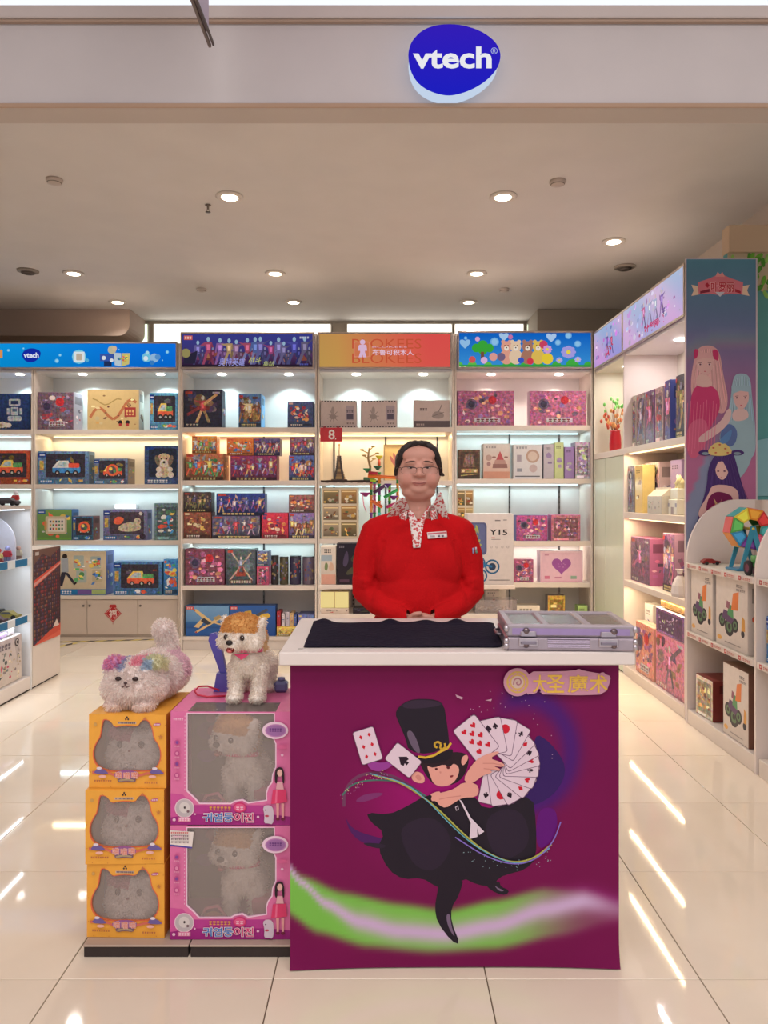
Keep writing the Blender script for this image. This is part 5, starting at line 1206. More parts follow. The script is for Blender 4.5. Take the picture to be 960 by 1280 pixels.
# third, with purple hair in two loops and a jewelled red gown
PP([(884, 580), (900, 560), (914, 562), (920, 582), (930, 620), (944, 650), (944, 668), (924, 650), (912, 620), (900, 618), (886, 640), (868, 664), (872, 640), (882, 610)], (74, 48, 110), 2)
strands(890, 914, 566, 640, 880, 936, (74, 48, 110), 22, 5)
for cx, s in ((880, -1), (920, 1)): m.P(ell(px(cx), py(566), .10, .0062, 14), (74, 48, 110)); m.P(ell(px(cx), py(567), .055, .0032, 12), (130, 150, 160))
PP([(882, 566), (888, 556), (898, 552), (908, 556), (915, 566), (905, 570), (890, 570)], (216, 190, 120), 1); PP([(896, 552), (908, 540), (914, 536), (912, 548), (904, 556)], (90, 130, 180), 1)
for x, y in ((890, 560), (898, 556), (905, 561), (893, 566), (908, 566)): m.P(ell(px(x), py(y), .02, .0015, 7), (186, 60, 60))
PP([(888, 606), (910, 606), (923, 614), (920, 640), (896, 640), (874, 650), (870, 640), (884, 618)], (222, 178, 172), 2)
PP([(882, 624), (892, 614), (906, 616), (916, 622), (912, 650), (906, 668), (896, 680), (880, 676), (866, 690), (870, 670), (880, 650)], (120, 28, 80), 2); PP([(886, 632), (900, 628), (898, 664), (880, 674), (878, 650)], (190, 50, 90), 2); PP([(890, 622), (895, 640), (901, 622), (897, 632)], (206, 170, 120), 0)
PP([(892, 578), (906, 576), (910, 590), (902, 602), (893, 594)], (226, 182, 174), 2); PP([(889, 572), (899, 572), (893, 584), (889, 600)], (74, 48, 110), 1); PP([(899, 572), (910, 574), (912, 600), (907, 586)], (74, 48, 110), 1)
for x in (896, 904): m.P(ell(px(x), py(589), .018, .0017, 8), (90, 30, 70))
m.P(ell(px(900), py(597), .012, .0009, 8), (190, 60, 90))
PP([(857, 690), (880, 672), (870, 700), (860, 720)], (206, 60, 120), 1)
m.build('poster_sheet', e)

# pieces on the right cabinet: cartons facing the aisle (their fronts face -x)
GR = 'doll boxes in the right hand cabinet'
def putr(row, xa, xb, ytop, style, bg, pal, label, d=.12, off=.05, side=None, face='print_gloss', cat='toy box', z=None, name='toy_box'):
    X = XR + off; ya, yb_ = X * F / (xb - 480), X * F / (xa - 480); ya = max(ya, YN + .025); yb_ = min(yb_, YM - .024); d = min(d, .402 - off)
    z = (ZR[row - 1] if row < 4 else .07) if z is None else z; xm = (xa + xb) / 2; D = X * F / (xm - 480); h = HC - (ytop - 620) * ya / F - z
    return carton(yb_ - ya, h, d, style, bg, pal, label, cat, GR, (X, (ya + yb_) / 2, z + .0006), -PI / 2, side=side, face=face, name=name)
putr(1, 783, 795, 494, s_photo, (186, 170, 160), 'grey', 'tall clear doll pack at the far end of the top right shelf', .1, .06, (196, 180, 176))
putr(1, 796, 806, 490, s_one, (150, 120, 120), 'grey', 'tall clear pack with a brown haired doll', .1, .06, (176, 160, 170))
putr(1, 807, 818, 486, s_one, (120, 90, 130), 'pink', 'tall doll pack with purple trim, third from the corner', .12, .06, (140, 100, 150))
putr(1, 819, 829, 482, s_photo, (180, 150, 150), 'grey', 'tall shiny pinkish doll pack before the blue violet box', .12, .06, (180, 150, 160))
putr(1, 831, 838, 474, s_one, (90, 80, 150), 'pink', 'tall box with a blue to violet side on the top right shelf', .16, .06, (86, 96, 170))
putr(1, 845, 856, 466, s_figs, (60, 56, 70), 'dark', 'near black doll box nearest the poster on the top right shelf', .16, .06, (52, 50, 66))
putr(2, 782, 792, 582, s_one, (150, 140, 150), 'grey', 'grey doll box at the far end under the warm light', .09, .03, (170, 160, 160))
putr(2, 794, 803, 581, s_plain, (226, 190, 110), 'gold', 'bright yellow box beside the grey doll box', .09, .03, (226, 200, 130))
putr(2, 806, 824, 577, s_one, (214, 180, 190), 'lilac', 'pale pink box behind the little paper house', .12, .14, (206, 180, 190))
putr(2, 838, 852, 574, s_plain, (150, 130, 180), 'lilac', 'lilac box at the near end behind the toy castle', .12, .16, (150, 130, 180))
putr(3, 789, 812, 674, s_one, (120, 84, 110), 'pink', 'dark pink windowed doll box on the third right shelf', .14, .05, (186, 110, 150))
putr(3, 829, 843, 668, s_figs, (120, 76, 110), 'pink', 'tall shiny plum doll box near the poster', .14, .06, (170, 130, 160))
zb4 = .07
putr(4, 795, 817, 786, s_comic, (214, 140, 120), 'pink', 'orange and pink flower box on the cabinet floor', .08, .03, (220, 170, 150))
b = putr(4, 820, 856, 806, s_one, (206, 120, 150), 'pink', 'large pink box with a robed doll in its window', .24, .03, (214, 150, 170))
zz = b.dimensions.z + .0722
putr(4, 820, 856, 773, s_photo, (120, 80, 130), 'lilac', 'flat purple box lying on the large pink doll box', .24, .03, (214, 200, 210), z=zz)
zz2 = HC - (773 - 620) * (YN + .025) / F + .0005
putr(4, 826, 856, 761, s_photo, (150, 110, 70), 'gold', 'thin tan box on top of the flat purple box', .2, .05, (206, 170, 90), z=zz2)
putr(4, 806, 816, 757, s_plain, (226, 216, 214), 'grey', 'white box standing behind the flower box', .08, .13, (226, 218, 214))
# little paper house and toy castle on the second shelf
e = empty('paper_house', (XR + .07, DX(829, XR + .07), ZR[1] + .0006), 0); tag(e, 'small grey house shaped carton with pitched lid', 'toy box')
m = M(); m.mat('print'); m.box(-.06, .06, -.13, .13, 0, .12, (200, 192, 180), .002); m.frame((-.0603, .13, 0), (0, -.26, 0), (0, 0, .12)); g = random.Random(2); m.grad((196, 188, 176), (214, 208, 196)); blobs(m, g, 18, [(170, 176, 140), (206, 180, 170), (160, 150, 150)], .05, .1, .95, .8, .1); m.build('carton_body', e)
m = M(); m.mat('print'); m.prism([(-.06, .1205), (.06, .1205), (.012, .165), (-.012, .165)], -.13, .13, (216, 206, 192)); m.box(-.004, .004, -.13, .13, .165, .18, (216, 206, 192)); m.build('pitched_lid', e)
e = empty('toy_castle', (XR + .10, 4.826, ZR[1] + .0006)); tag(e, 'white layered toy castle nearest the poster', 'toy castle')
m = M(); m.mat('plastic'); m.box(-.05, .05, -.07, .07, 0, .10, (222, 222, 214), .004); m.build('lower_block', e)
m = M(); m.mat('plastic'); m.box(-.04, .04, -.06, .06, .1005, .17, (226, 226, 216), .004); m.build('upper_block', e)
m = M(); m.mat('plastic')
for sy in (-.045, .045): m.lathe([(.014, .1705), (.014, .20), (.019, .202), (.001, .235)], (232, 220, 170), 10, (0, sy, 0))
m.lathe([(.018, .1705), (.018, .215), (.024, .217), (.001, .26)], (236, 224, 176), 12, (0, 0, 0)); m.build('turrets', e)
m = M(); m.mat('plastic'); m.box(-.0515, -.0502, -.02, .02, .0, .05, (150, 140, 150)); 
for sy in (-.06, .06): m.box(-.0515, -.0502, sy - .012, sy + .012, .05, .075, (150, 150, 170))
m.build('door_and_windows', e)
e = empty('gift_bag', (XR + .05, DX(850, XR + .05), ZR[2] + .0006)); tag(e, 'small shiny white gathered bag beside the plum doll box', 'bag')
m = M(); m.mat('print_gloss'); m.lathe([(.05, 0), (.056, .02), (.05, .07), (.032, .11), (.014, .135), (.02, .16), (.028, .17)], (214, 206, 206), 12, smooth=False); m.build('bag_body', e); m = M(); m.mat('plastic'); m.lathe([(.017, .128), (.017, .14)], (150, 120, 140), 12); m.build('tie', e)

# teal printed wall beyond the cabinet
m = M(); m.mat('poster_print'); m.box(2.262, 4.58, 4.9, 4.96, 0, 2.95, (100, 168, 172))
m.frame((2.262, 4.8997, 0), (2.318, 0, 0), (0, 0, 2.95), .0001)
def tl(a, b): return (96 + 10 * b, 164 + 12 * math.sin(a * 6), 176 - 8 * b)
m.grid(10, 16, tl); g = random.Random(8)
zq = lambda y: WZ(y, 4.9) / 2.95
m.P([(0, zq(362)), (.5, zq(368)), (.5, 1), (0, 1)], (206, 190, 160))
for k in range(110): m.P(ell(g.uniform(.0, .4), g.uniform(zq(372), zq(318)), .012, .006, 7, g.random() * 3), g.choice([(120, 190, 70), (90, 160, 60), (160, 210, 110), (214, 196, 150)]))
m.P([(0, zq(558)), (.2, zq(540)), (.2, zq(620)), (0, zq(620))], (150, 200, 210))
o = struct(m, 'wall_right_teal', 'teal printed wall with green leaves beyond the tall doll poster')
m = M(); m.mat('paint'); m.box(2.262, 4.58, 4.88, 4.98, 2.951, 3.13, (216, 190, 160), .004); struct(m, 'trim_7', 'beige band above the teal wall')

# ================================================================== LOW SHELF UNITS WITH ARCHED DIVIDERS, NEAR RIGHT
XG = 1.80; YG = [4.44, 3.60, 2.76]; ZG = [.95, .548]; GT = 1.33; GD = .42
def divider(m, y0, y1, col, z1=GT):
    pr = [(0, 0), (GD, 0), (GD, z1)]; 
    for k in range(0, 10):
        t = R(90 - k * 10); pr.append((.30 - .30 * math.cos(t) if False else .30 * (1 - math.sin(R(k * 10))), .965 + (z1 - .965) * math.cos(R(k * 10))))
    pr = [(0, 0), (GD, 0), (GD, z1)] + [(.30 * (1 - math.sin(R(a))), .962 + (z1 - .962) * math.cos(R(a))) for a in range(0, 91, 9)]
    m.prism(pr, y0, y1, col)
def gon(ya, yb2, label, first):
    e = empty('display_rack', (XG, (ya + yb2) / 2, 0)); tag(e, label, 'shelf', 'low racks with arched dividers'); L = (ya - yb2) / 2
    m = M(); m.mat('laminate'); divider(m, -L, -L + .018, (232, 220, 214)); m.build('arched_divider', e)
    if first: m = M(); m.mat('laminate'); divider(m, L - .018, L, (232, 220, 214)); m.build('arched_divider', e)
    m = M(); m.mat('laminate'); m.box(GD - .014, GD, -L + .0185, L - .0185, .05, GT - .002, (222, 208, 198)); m.build('back_panel', e)
    for z in ZG:
        m = M(); m.mat('laminate'); m.box(0.004, GD - .0145, -L + .0185, L - .0185, z - .02, z, (224, 216, 200), .001); s = m.build('shelf', e)
        m = M(); m.mat('print'); m.box(-.006, .0035, -L + .0185, L - .0185, z - .028, z + .004, (226, 214, 206), .001); m.frame((-.0063, L - .02, z - .027), (0, -2 * L + .04, 0), (0, 0, .03)); g = random.Random(int(z * 100))
        for k in range(5):
            x = .03 + k * .2; m.Rr(x, .15, x + .03, .85, (196, 60, 60)); m.Cc(x + .015, .5, .2, (226, 200, 190)); bars(m, x + .045, .3, x + .15, .4, (200, 120, 110), g, 6)
        m.build('price_strip', s)
    m = M(); m.mat('laminate'); m.box(.004, GD - .0145, -L + .0185, L - .0185, 0.0, .085, (226, 214, 204), .003); m.build('plinth', e)
gon(YG[0], YG[1], 'low white rack with arched dividers beside the doll poster', True)
gon(YG[1], YG[2], 'second low white rack cut by the right edge of the picture', False)
# boxes in the racks
GT2 = 'white tractor brick boxes in the low right rack'
def putg(z, xa, xb, ytop, style, bg, pal, label, d, off=.02, side=None, rzd=0, group=None):
    X = XG + off; ya, yb_ = X * F / (xb - 480), X * F / (xa - 480)
    if yb_ > YG[1] and ya < YG[1]: yb_ = YG[1] - .022
    h = HC - (ytop - 620) * ya / F - z
    return carton(yb_ - ya, h, d, style, bg, pal, label, 'toy box', group, (X, (ya + yb_) / 2, z + .0006), -PI / 2 + R(rzd), side=side)
putg(ZG[1], 864, 891, 717, s_tractor, (226, 214, 206), 'toy', 'white brick tractor box, farther of two on the middle rack shelf', .10, .02, (206, 196, 190), 0, GT2)
putg(ZG[1], 895, 935, 726, s_tractor, (226, 214, 206), 'toy', 'white brick tractor box, nearer of two on the middle rack shelf', .12, .02, (206, 196, 190), 0, GT2)
putg(.085, 871, 890, 852, s_photo, (206, 190, 170), 'gold', 'red brown box with a pale front on the bottom rack shelf', .24, .03, (130, 56, 50), 3)
putg(.085, 904, 936, 842, s_tractor, (226, 214, 206), 'toy', 'white brick tractor box alone on the bottom rack shelf', .2, .02, (120, 84, 70), 0, GT2)
putg(ZG[1], 954.5, 975, 775, s_window, (70, 120, 190), 'toy', 'blue box on the second rack at the right edge', .15, .04)
# colourful magnetic tile wheel on the top shelf
yw = DX(925, XG + .12); e = empty('magnet_tile_toy', (XG + .16, yw, ZG[0] + .0006)); tag(e, 'translucent rainbow tile wheel toy on a blue stand', 'toy model'); g = random.Random(11)
CT = [(214, 60, 60), (236, 150, 50), (240, 216, 70), (90, 180, 90), (60, 150, 200), (130, 70, 160), (220, 90, 120), (70, 170, 170)]
zc_ = .225
for k in range(8):
    a = k * PI / 4 + .2; a2 = a + PI / 4; r0, r1 = .05, .115
    m = M(); m.mat('plastic'); q = [(r0 * math.cos(a), zc_ + r0 * math.sin(a)), (r1 * math.cos(a), zc_ + r1 * math.sin(a)), (r1 * math.cos(a2), zc_ + r1 * math.sin(a2)), (r0 * math.cos(a2), zc_ + r0 * math.sin(a2))]
    cx, cz = sum(p[0] for p in q) / 4, sum(p[1] for p in q) / 4; q = [(cx + (p[0] - cx) * .97, cz + (p[1] - cz) * .97) for p in q]
    m.prism(q, -.05, -.043, CT[k]); q2 = [(cx + (p[0] - cx) * .7, cz + (p[1] - cz) * .7) for p in q]; m.prism(q2, -.0515, -.0415, tuple(min(255, v * 1.15 + 14) for v in CT[k])); m.build('wheel_panel', e); m = M(); m.mat('plastic'); m.prism(q, .043, .05, CT[(k + 3) % 8]); m.build('wheel_panel', e)
for k in range(8):
    a = k * PI / 4 + .2 + PI / 8
    for r in (.106,):
        m = M(); m.mat('plastic'); c, s = math.cos(a), math.sin(a); t = .043
        p = [(r * c - t * -s * 0 + dx * c - dz * s, dy, zc_ + r * s + dx * s + dz * c) for dx, dy, dz in ((-.002, -.042, -t), (-.002, .042, -t), (-.002, .042, t), (-.002, -.042, t), (.002, -.042, -t), (.002, .042, -t), (.002, .042, t), (.002, -.042, t))]
        m.add(p, [(0, 1, 2, 3), (7, 6, 5, 4), (0, 4, 5, 1), (1, 5, 6, 2), (2, 6, 7, 3), (3, 7, 4, 0)], CT[(k + 5) % 8]); m.build('rim_tile', e)
for s in (-1, 1):
    m = M(); m.mat('plastic'); m.prism([(-.075, 0), (-.055, 0), (.008, .2), (.008, .24), (-.012, .24)], s * .058, s * .064, (60, 150, 180)); m.prism([(.075, 0), (.055, 0), (-.008, .2), (.012, .24)], s * .0585, s * .0635, (70, 160, 190)); m.build('stand', e)
m = M(); m.mat('plastic'); m.box(-.09, .09, -.068, .068, 0, .012, (54, 130, 170), .003); m.build('base', e)
m = M(); m.mat('plastic'); m.tube([(0, -.066, zc_), (0, .066, zc_)], .008, (230, 200, 80), 10); m.build('axle', e)
# green and yellow tile cluster behind
yk = DX(938, XG + .2); e = empty('tile_flower', (XG + .33, yk - .03, ZG[0] + .0006)); tag(e, 'green and yellow tile flower tower beside the rainbow wheel', 'toy model')
m = M(); m.mat('plastic'); m.box(-.045, .045, -.045, .045, 0, .07, (70, 140, 190), .006); m.build('lower_cube', e)
m = M(); m.mat('plastic'); m.box(-.045, .045, -.045, .045, .071, .14, (230, 150, 60), .006); m.build('middle_cube', e)
m = M(); m.mat('plastic'); m.box(-.045, .045, -.045, .045, .141, .21, (150, 60, 120), .006); m.build('upper_cube', e)
m = M(); m.mat('plastic')
for k in range(7): a = k * 2 * PI / 7; m.ball((.04 * math.cos(a), .04 * math.sin(a), .25), (.028, .028, .02), (60, 160, 80) if k % 2 else (240, 216, 70), 8, 6)
m.tube([(0, 0, .2105), (0, 0, .26)], .012, (60, 150, 80), 8); m.ball((0, 0, .28), .022, (70, 170, 90), 8, 6); m.build('flower', e)
yk = DX(888, XG + .1); e = empty('toy_car', (XG + .1, yk, ZG[0] + .0006)); tag(e, 'small flat red toy car on the arched rack', 'toy car')
m = M(); m.mat('plastic'); m.prism([(-.05, .01), (.05, .01), (.05, .022), (.02, .026), (0, .036), (-.03, .034), (-.05, .022)], -.022, .022, (150, 40, 40), 'y'); m.build('body', e)
for sx in (-.03, .03):
    for sy in (-.023, .023): m = M(); m.mat('matte'); m.lathe([(.001, -.003), (.010, -.003), (.010, .003), (.001, .003)], (40, 38, 40), 12, (sx, sy, .0105), 'y'); m.build('wheel', e)
yk = DX(944, XG + .05); e = empty('toy_tractor', (XG + .07, yk, ZG[0] + .0006)); tag(e, 'dark wheeled green brick tractor at the near end of the rack', 'toy tractor')
m = M(); m.mat('plastic'); m.box(-.03, .03, -.06, .06, .03, .06, (60, 140, 70), .004); m.box(-.02, .02, -.02, .05, .0605, .10, (90, 170, 90), .004); m.box(-.015, .015, -.055, -.03, .0605, .085, (220, 150, 60), .003); m.build('body', e)
for sx in (-.037, .037):
    for sy, r in ((-.045, .026), (.035, .038)): m = M(); m.mat('matte'); m.lathe([(.001, -.007), (r * .5, -.007), (r * .6, -.009), (r, -.007), (r, .007), (r * .6, .009), (.001, .007)], (44, 38, 42), 18, (sx, sy, r), 'x', cols=[(120, 60, 80)] * 2 + [(44, 38, 42)] * 5); m.build('wheel', e)

# ================================================================== LEFT LOW RACK AND PRINTED END CABINET
XL = -2.455; YL1 = 5.19; YL0 = 3.9
e = empty('display_rack', (XL, (YL0 + YL1) / 2, 0)); tag(e, 'white toy rack at the left edge with blue strips on its shelves', 'shelf'); L = (YL1 - YL0) / 2
ZL = [1.285, .905, .515]
for s in (-1, 1): m = M(); m.mat('laminate'); a, b = sorted((s * L, s * (L - .018))); m.box(-.45, 0, a, b, 0, 1.285, (222, 222, 224), .0015); m.build('side_panel', e)
m = M(); m.mat('laminate'); m.box(-.45, -.436, -L + .0185, L - .0185, .02, 1.28, (206, 220, 222)); m.build('back_panel', e)
m = M(); m.mat('laminate'); m.box(-.4355, -.002, -L + .0185, L - .0185, 1.262, 1.284, (206, 196, 190), .001); m.build('top_panel', e)
for z in ZL[1:]:
    m = M(); m.mat('laminate'); m.box(-.4355, -.004, -L + .0185, L - .0185, z - .02, z, (222, 220, 216), .001); s = m.build('shelf', e)
    m = M(); m.mat('print'); m.box(-.0035, .004, -L + .0185, L - .0185, z - .036, z + .02, (214, 220, 226), .001); m.frame((.0043, -L + .02, z - .034), (0, 2 * L - .04, 0), (0, 0, .052)); m.Rr(0, .05, .74, .95, (24, 110, 160)); m.Rr(.82, .05, .955, .95, (24, 110, 160)); m.build('front_strip', s)
m = M(); m.mat('laminate'); m.box(-.4355, -.002, -L + .0185, L - .0185, 0.012, .10, (220, 210, 204), .002); m.build('plinth', e)
m = M(); m.mat('matte'); m.box(-.4355, -.006, -L + .0185, L - .0185, 0.0, .0115, (60, 50, 44)); m.build('foot_shade_strip', e)  # solid dark strip, the shade under the plinth put into its colour
for z in (1.262, ZL[1] - .02, ZL[2] - .02):
    m = M(); m.mat('led_soft'); m.box(-.045, -.025, -L + .06, L - .06, z - .008, z - .0006, (226, 240, 250), .001); m.build('light_strip', e)
    led_light(YL0 + .1, YL1 - .06, XL - .035, z - .012, 1.3, (226, 240, 250), ax='y')
def DL(x, X): return X * F / (x - 480.0)
# arched white board, the small figures before it
y = 5.02
e = empty('arched_board', (XL - .19, y, ZL[1] + .0006)); tag(e, 'rounded pale blue white toy backdrop on the left rack', 'toy backdrop')
m = M(); m.mat('print'); pr = [(-.22, 0), (.16, 0)] + [(-.03 + .19 * math.cos(R(a)), .12 + .19 * math.sin(R(a))) for a in range(0, 181, 12)][0:] + [(-.22, .12)]; m.prism(pr, -.006, .006, (214, 218, 238)); m.build('board', e); m = M(); m.mat('plastic'); m.box(-.2, .14, -.05, -.0065, 0, .012, (190, 70, 70), .003); m.build('base', e)
def minifig(x, yy, z, c1, c2, label, s=1.0):
    e = empty('toy_figure', (x, yy, z + .0006)); tag(e, label, 'toy figure')
    m = M(); m.mat('plastic'); 
    for q in (-.012, .012): m.box(q * s - .009 * s, q * s + .009 * s, -.01 * s, .01 * s, 0, .04 * s, dk(c2, .7), .002)
    m.build('legs', e); m = M(); m.mat('plastic'); m.prism([(-.024 * s, .0405 * s), (.024 * s, .0405 * s), (.018 * s, .08 * s), (-.018 * s, .08 * s)], -.012 * s, .012 * s, c1)
    for q in (-1, 1): m.tube([(q * .021 * s, 0, .074 * s), (q * .032 * s, -.01 * s, .05 * s)], .006 * s, c1, 6)
    m.build('torso', e); m = M(); m.mat('plastic'); m.ball((0, 0, .097 * s), .017 * s, c2, 10, 7); m.build('head', e)
minifig(XL - .06, 5.08, ZL[0] - .001 + .0005, (196, 60, 60), (220, 220, 225), 'tiny red and white figure at the rack corner', .9)
minifig(XL - .05, 4.95, ZL[1], (170, 50, 70), (150, 160, 220), 'small crimson figure before the rounded board', 1.0)
minifig(XL - .06, 4.86, ZL[1], (206, 190, 120), (180, 60, 60), 'small yellow and red figure at the left edge', .9)
minifig(XL - .05, 5.1, ZL[1], (200, 190, 170), (196, 160, 150), 'small cream figure at the shelf end by the post', .9)
e = carton(.12, .06, .08, s_scene, (190, 170, 90), 'toy', 'low yellowish toy box between the small figures', 'toy box', None, (XL - .1, 4.92, ZL[1] + .0006), PI / 2)
# dark toy car on top of the rack
def toycar(x, yy, z, c, label):
    e = empty('toy_car', (x, yy, z + .0006)); tag(e, label, 'toy car'); 
    m = M(); m.mat('plastic'); m.prism([(-.075, .014), (.075, .014), (.075, .03), (.045, .036), (.02, .054), (-.03, .054), (-.05, .036), (-.075, .03)], -.03, .03, c); m.build('body', e)
    m = M(); m.mat('print_gloss'); m.prism([(-.044, .037), (.038, .037), (.018, .0515), (-.028, .0515)], -.0305, .0305, (90, 96, 104)); m.build('windows', e)
    for sx in (-.048, .048):
        for sy in (-.031, .031): m = M(); m.mat('matte'); m.lathe([(.001, -.005), (.0155, -.005), (.0155, .005), (.001, .005)], (34, 32, 34), 14, (sx, sy, .016), 'y'); m.build('wheel', e)
toycar(XL - .06, 4.97, 1.2845, (60, 56, 62), 'dark toy car on top of the left rack')
# boxes and vehicles on the second shelf
carton(.26, .20, .1, s_figs, (60, 56, 70), 'dark', 'dark vehicle picture box at the back of the left rack', 'toy box', None, (XL - .24, 4.9, ZL[2] + .0006), PI / 2)
toycar(XL - .09, 4.86, ZL[2], (84, 60, 66), 'maroon toy car in the left rack')
toycar(XL - .09, 5.04, ZL[2], (150, 140, 70), 'yellow toy digger car in the left rack')
toycar(XL - .20, 5.13, ZL[2], (40, 40, 44), 'black toy car behind the yellow one in the left rack')
# bagged kit of pale figures at the bottom
e = empty('toy_bag', (XL - .03, 4.85, .1006)); tag(e, 'clear bag of cream coloured toy parts with a purple top', 'toy bag'); g = random.Random(5)
m = M(); m.mat('print_gloss'); m.box(-.12, 0, -.26, .26, 0, .31, (206, 196, 190), .01); m.frame((.0004, -.25, .005), (0, .5, 0), (0, 0, .3)); m.grad((206, 192, 180), (196, 186, 190)); blobs(m, g, 60, [(220, 206, 180), (150, 140, 140), (180, 160, 130), (100, 110, 110), (190, 90, 110)], .02, .05, .98, .75, .055); bars(m, .1, .78, .7, .12, (120, 110, 120), g, 7); m.Cc(.86, .86, .09, (60, 56, 60)); m.Cc(.86, .86, .065, (190, 180, 180)); m.Cc(.86, .86, .035, (60, 56, 60)); m.build('bag_body', e)
m = M(); m.mat('plastic'); m.box(-.1, -.01, -.24, .0, .3105, .34, (150, 60, 200), .008); m.box(-.08, -.02, .02, .1, .3105, .345, (200, 180, 220), .008); m.box(-.08, -.02, .12, .2, .3105, .36, (220, 214, 220), .008); m.build('bag_top', e)

# printed end cabinet
YC0, YC1 = 5.197, 5.64; CH = .975
e = empty('end_cabinet', (XL, (YC0 + YC1) / 2, 0)); tag(e, 'narrow white end cabinet with a dark printed poster', 'cabinet'); L = (YC1 - YC0) / 2
m = M(); m.mat('laminate'); m.box(-.45, 0, -L, L, .012, CH, (216, 204, 194), .002); m.build('cabinet_body', e)
m = M(); m.mat('matte'); m.box(-.44, -.01, -L + .02, L - .02, 0, .0115, (50, 42, 38)); m.build('plinth', e)
m = M(); m.mat('poster_print'); m.box(.0005, .006, -L + .006, L - .01, .30, CH - .004, (60, 40, 44)); g = random.Random(9)
m.frame((.0063, -L + .006, .30), (0, 2 * L - .016, 0), (0, 0, CH - .304), .00003); m.grad((50, 34, 44), (74, 50, 56))
for i in range(13):
    for j in range(24):
        x, yy = .04 + i * .072, .02 + j * .04; c = g.choice([(120, 70, 60), (90, 70, 100), (150, 110, 80), (70, 60, 90), (160, 60, 60), (110, 100, 110), (60, 50, 60)]); m.P(ell(x, yy + .008, .02, .013, 6), c); m.Rr(x - .015, yy - .012, x + .015, yy, dk(c, .8)); m.L -= 2
m.L += 3
m.P([(0, .60), (1, .80), (1, .84), (0, .68)], (200, 80, 60)); m.P([(0, .615), (1, .805), (1, .82), (0, .65)], (206, 150, 140)); m.P([(0, .0), (1, .04), (1, .14), (.6, .10), (0, 0)], (196, 80, 60)); m.P([(.0, .0), (1, .0), (1, .06), (0, 0)], (206, 96, 76)); m.P([(.7, .12), (.85, .2), (.95, .12)], (206, 190, 180)); m.P([(0, .84), (.3, .95), (.6, .9), (1, .99), (1, 1), (0, 1)], (110, 80, 70)); m.Rr(.05, .94, .18, .975, (190, 180, 176))
m.build('poster', e, label='dark poster crowded with tiny figures and orange bands')
# ================================================================== DISPLAY RACK BEHIND THE ASSISTANT
DG = 5.62
gx0, gx1 = WX(399, DG), WX(644, DG); zg1, zg2 = WZ(731.5, DG), WZ(768, DG)
e = empty('display_table', ((gx0 + gx1) / 2, DG, 0)); tag(e, 'white open rack in the middle of the shop behind the assistant', 'shelf'); hw = (gx1 - gx0) / 2; ox = (gx0 + gx1) / 2
for z, n in ((zg1, 'shelf'), (zg2, 'shelf'), (.12, 'shelf')): m = M(); m.mat('laminate'); m.box(-hw, hw, 0, .42, z - .03, z, LAM, .002); m.build(n, e)
m = M(); m.mat('laminate'); m.box(-hw, hw, .42, .436, .02, zg1 + .1, (206, 196, 188), .001); m.build('back_panel', e)
for x in (WX(439, DG) - ox, WX(631, DG) - ox):
    m = M(); m.mat('metal'); m.box(x - .014, x + .014, .36, .385, zg2 + .0005, zg1 - .0305, (132, 128, 126), .001)
    for k in range(6): m.box(x - .004, x + .004, .3592, .3602, zg2 + .02 + k * .03, zg2 + .034 + k * .03, (40, 40, 40))
    m.build('slotted_post', e)
for s in (-1, 1): m = M(); m.mat('laminate'); a, b = sorted((s * hw, s * (hw - .016))); m.box(a, b, .02, .419, 0, .0895, LAM2, .001); m.build('foot', e)
# raised tray carrying the coloured tower
tz = 1.13; tx0, tx1 = WX(461, DG) , WX(560, DG)
e = empty('display_riser', ((tx0 + tx1) / 2, DG + .05, zg1 + .0006)); tag(e, 'white riser behind the assistant carrying the coloured track toy', 'stand'); rw = (tx1 - tx0) / 2; rh = tz - zg1
m = M(); m.mat('laminate'); m.box(-rw, rw, 0, .30, rh - .02, rh, LAM, .002); m.build('top', e)
for s in (-1, 1): m = M(); m.mat('laminate'); a, b = sorted((s * rw, s * (rw - .018))); m.box(a, b, .0, .30, 0, rh - .0205, LAM, .002); m.build('side', e)
# coloured marble track tower
D = DG + .18; e = empty('marble_track_tower', (WX(476, D), D, tz + .001)); tag(e, 'rainbow coloured marble track tower left of the assistant\'s head', 'toy model'); T = (D / F)
PXM = lambda x: (x - 476) * T
PZM = lambda y: WZ(y, D) - tz - .001
tc = [(40, 150, 80), (226, 110, 50), (190, 30, 110), (120, 50, 140), (160, 210, 60), (240, 150, 60), (60, 190, 190)]
for x, yt, c in ((464, 592, (226, 150, 90)), (474, 590, (50, 170, 90)), (487, 606, (120, 200, 60)), (497, 598, (226, 150, 60)), (468, 600, (200, 90, 160))):
    m = M(); m.mat('plastic'); z = 0; zt = PZM(yt); k = 0
    while z < zt - .02:
        h = min(.045, zt - z); m.lathe([(.011, z), (.011, z + h * .8), (.0145, z + h * .84), (.0145, z + h - .001), (.008, z + h)], tc[(k + int(x)) % 7] if k % 2 else c, 12, (PXM(x), 0 if x != 468 else .05, 0)); z += h; k += 1
    m.build('column', e)
def funnel(x, y, r, c, hh=.03):
    m = M(); m.mat('plastic'); z = PZM(y); m.lathe([(r * .25, z - hh), (r * .4, z - hh * .7), (r, z), (r * .96, z + .003), (r * .35, z - hh * .55)], c, 16, (PXM(x), 0, 0)); m.build('funnel', e)
for x, y, r, c in ((459, 586, .034, (30, 120, 70)), (472, 583, .035, (34, 96, 70)), (474, 570, .03, (216, 200, 50)), (457, 616, .045, (150, 20, 110)), (492, 620, .04, (110, 30, 120)), (485, 605, .03, (90, 40, 130))): funnel(x, y, r, c)
m = M(); m.mat('plastic'); m.tube([(PXM(474), 0, PZM(585)), (PXM(474), 0, PZM(573))], .010, (226, 90, 40), 8); m.build('neck', e)
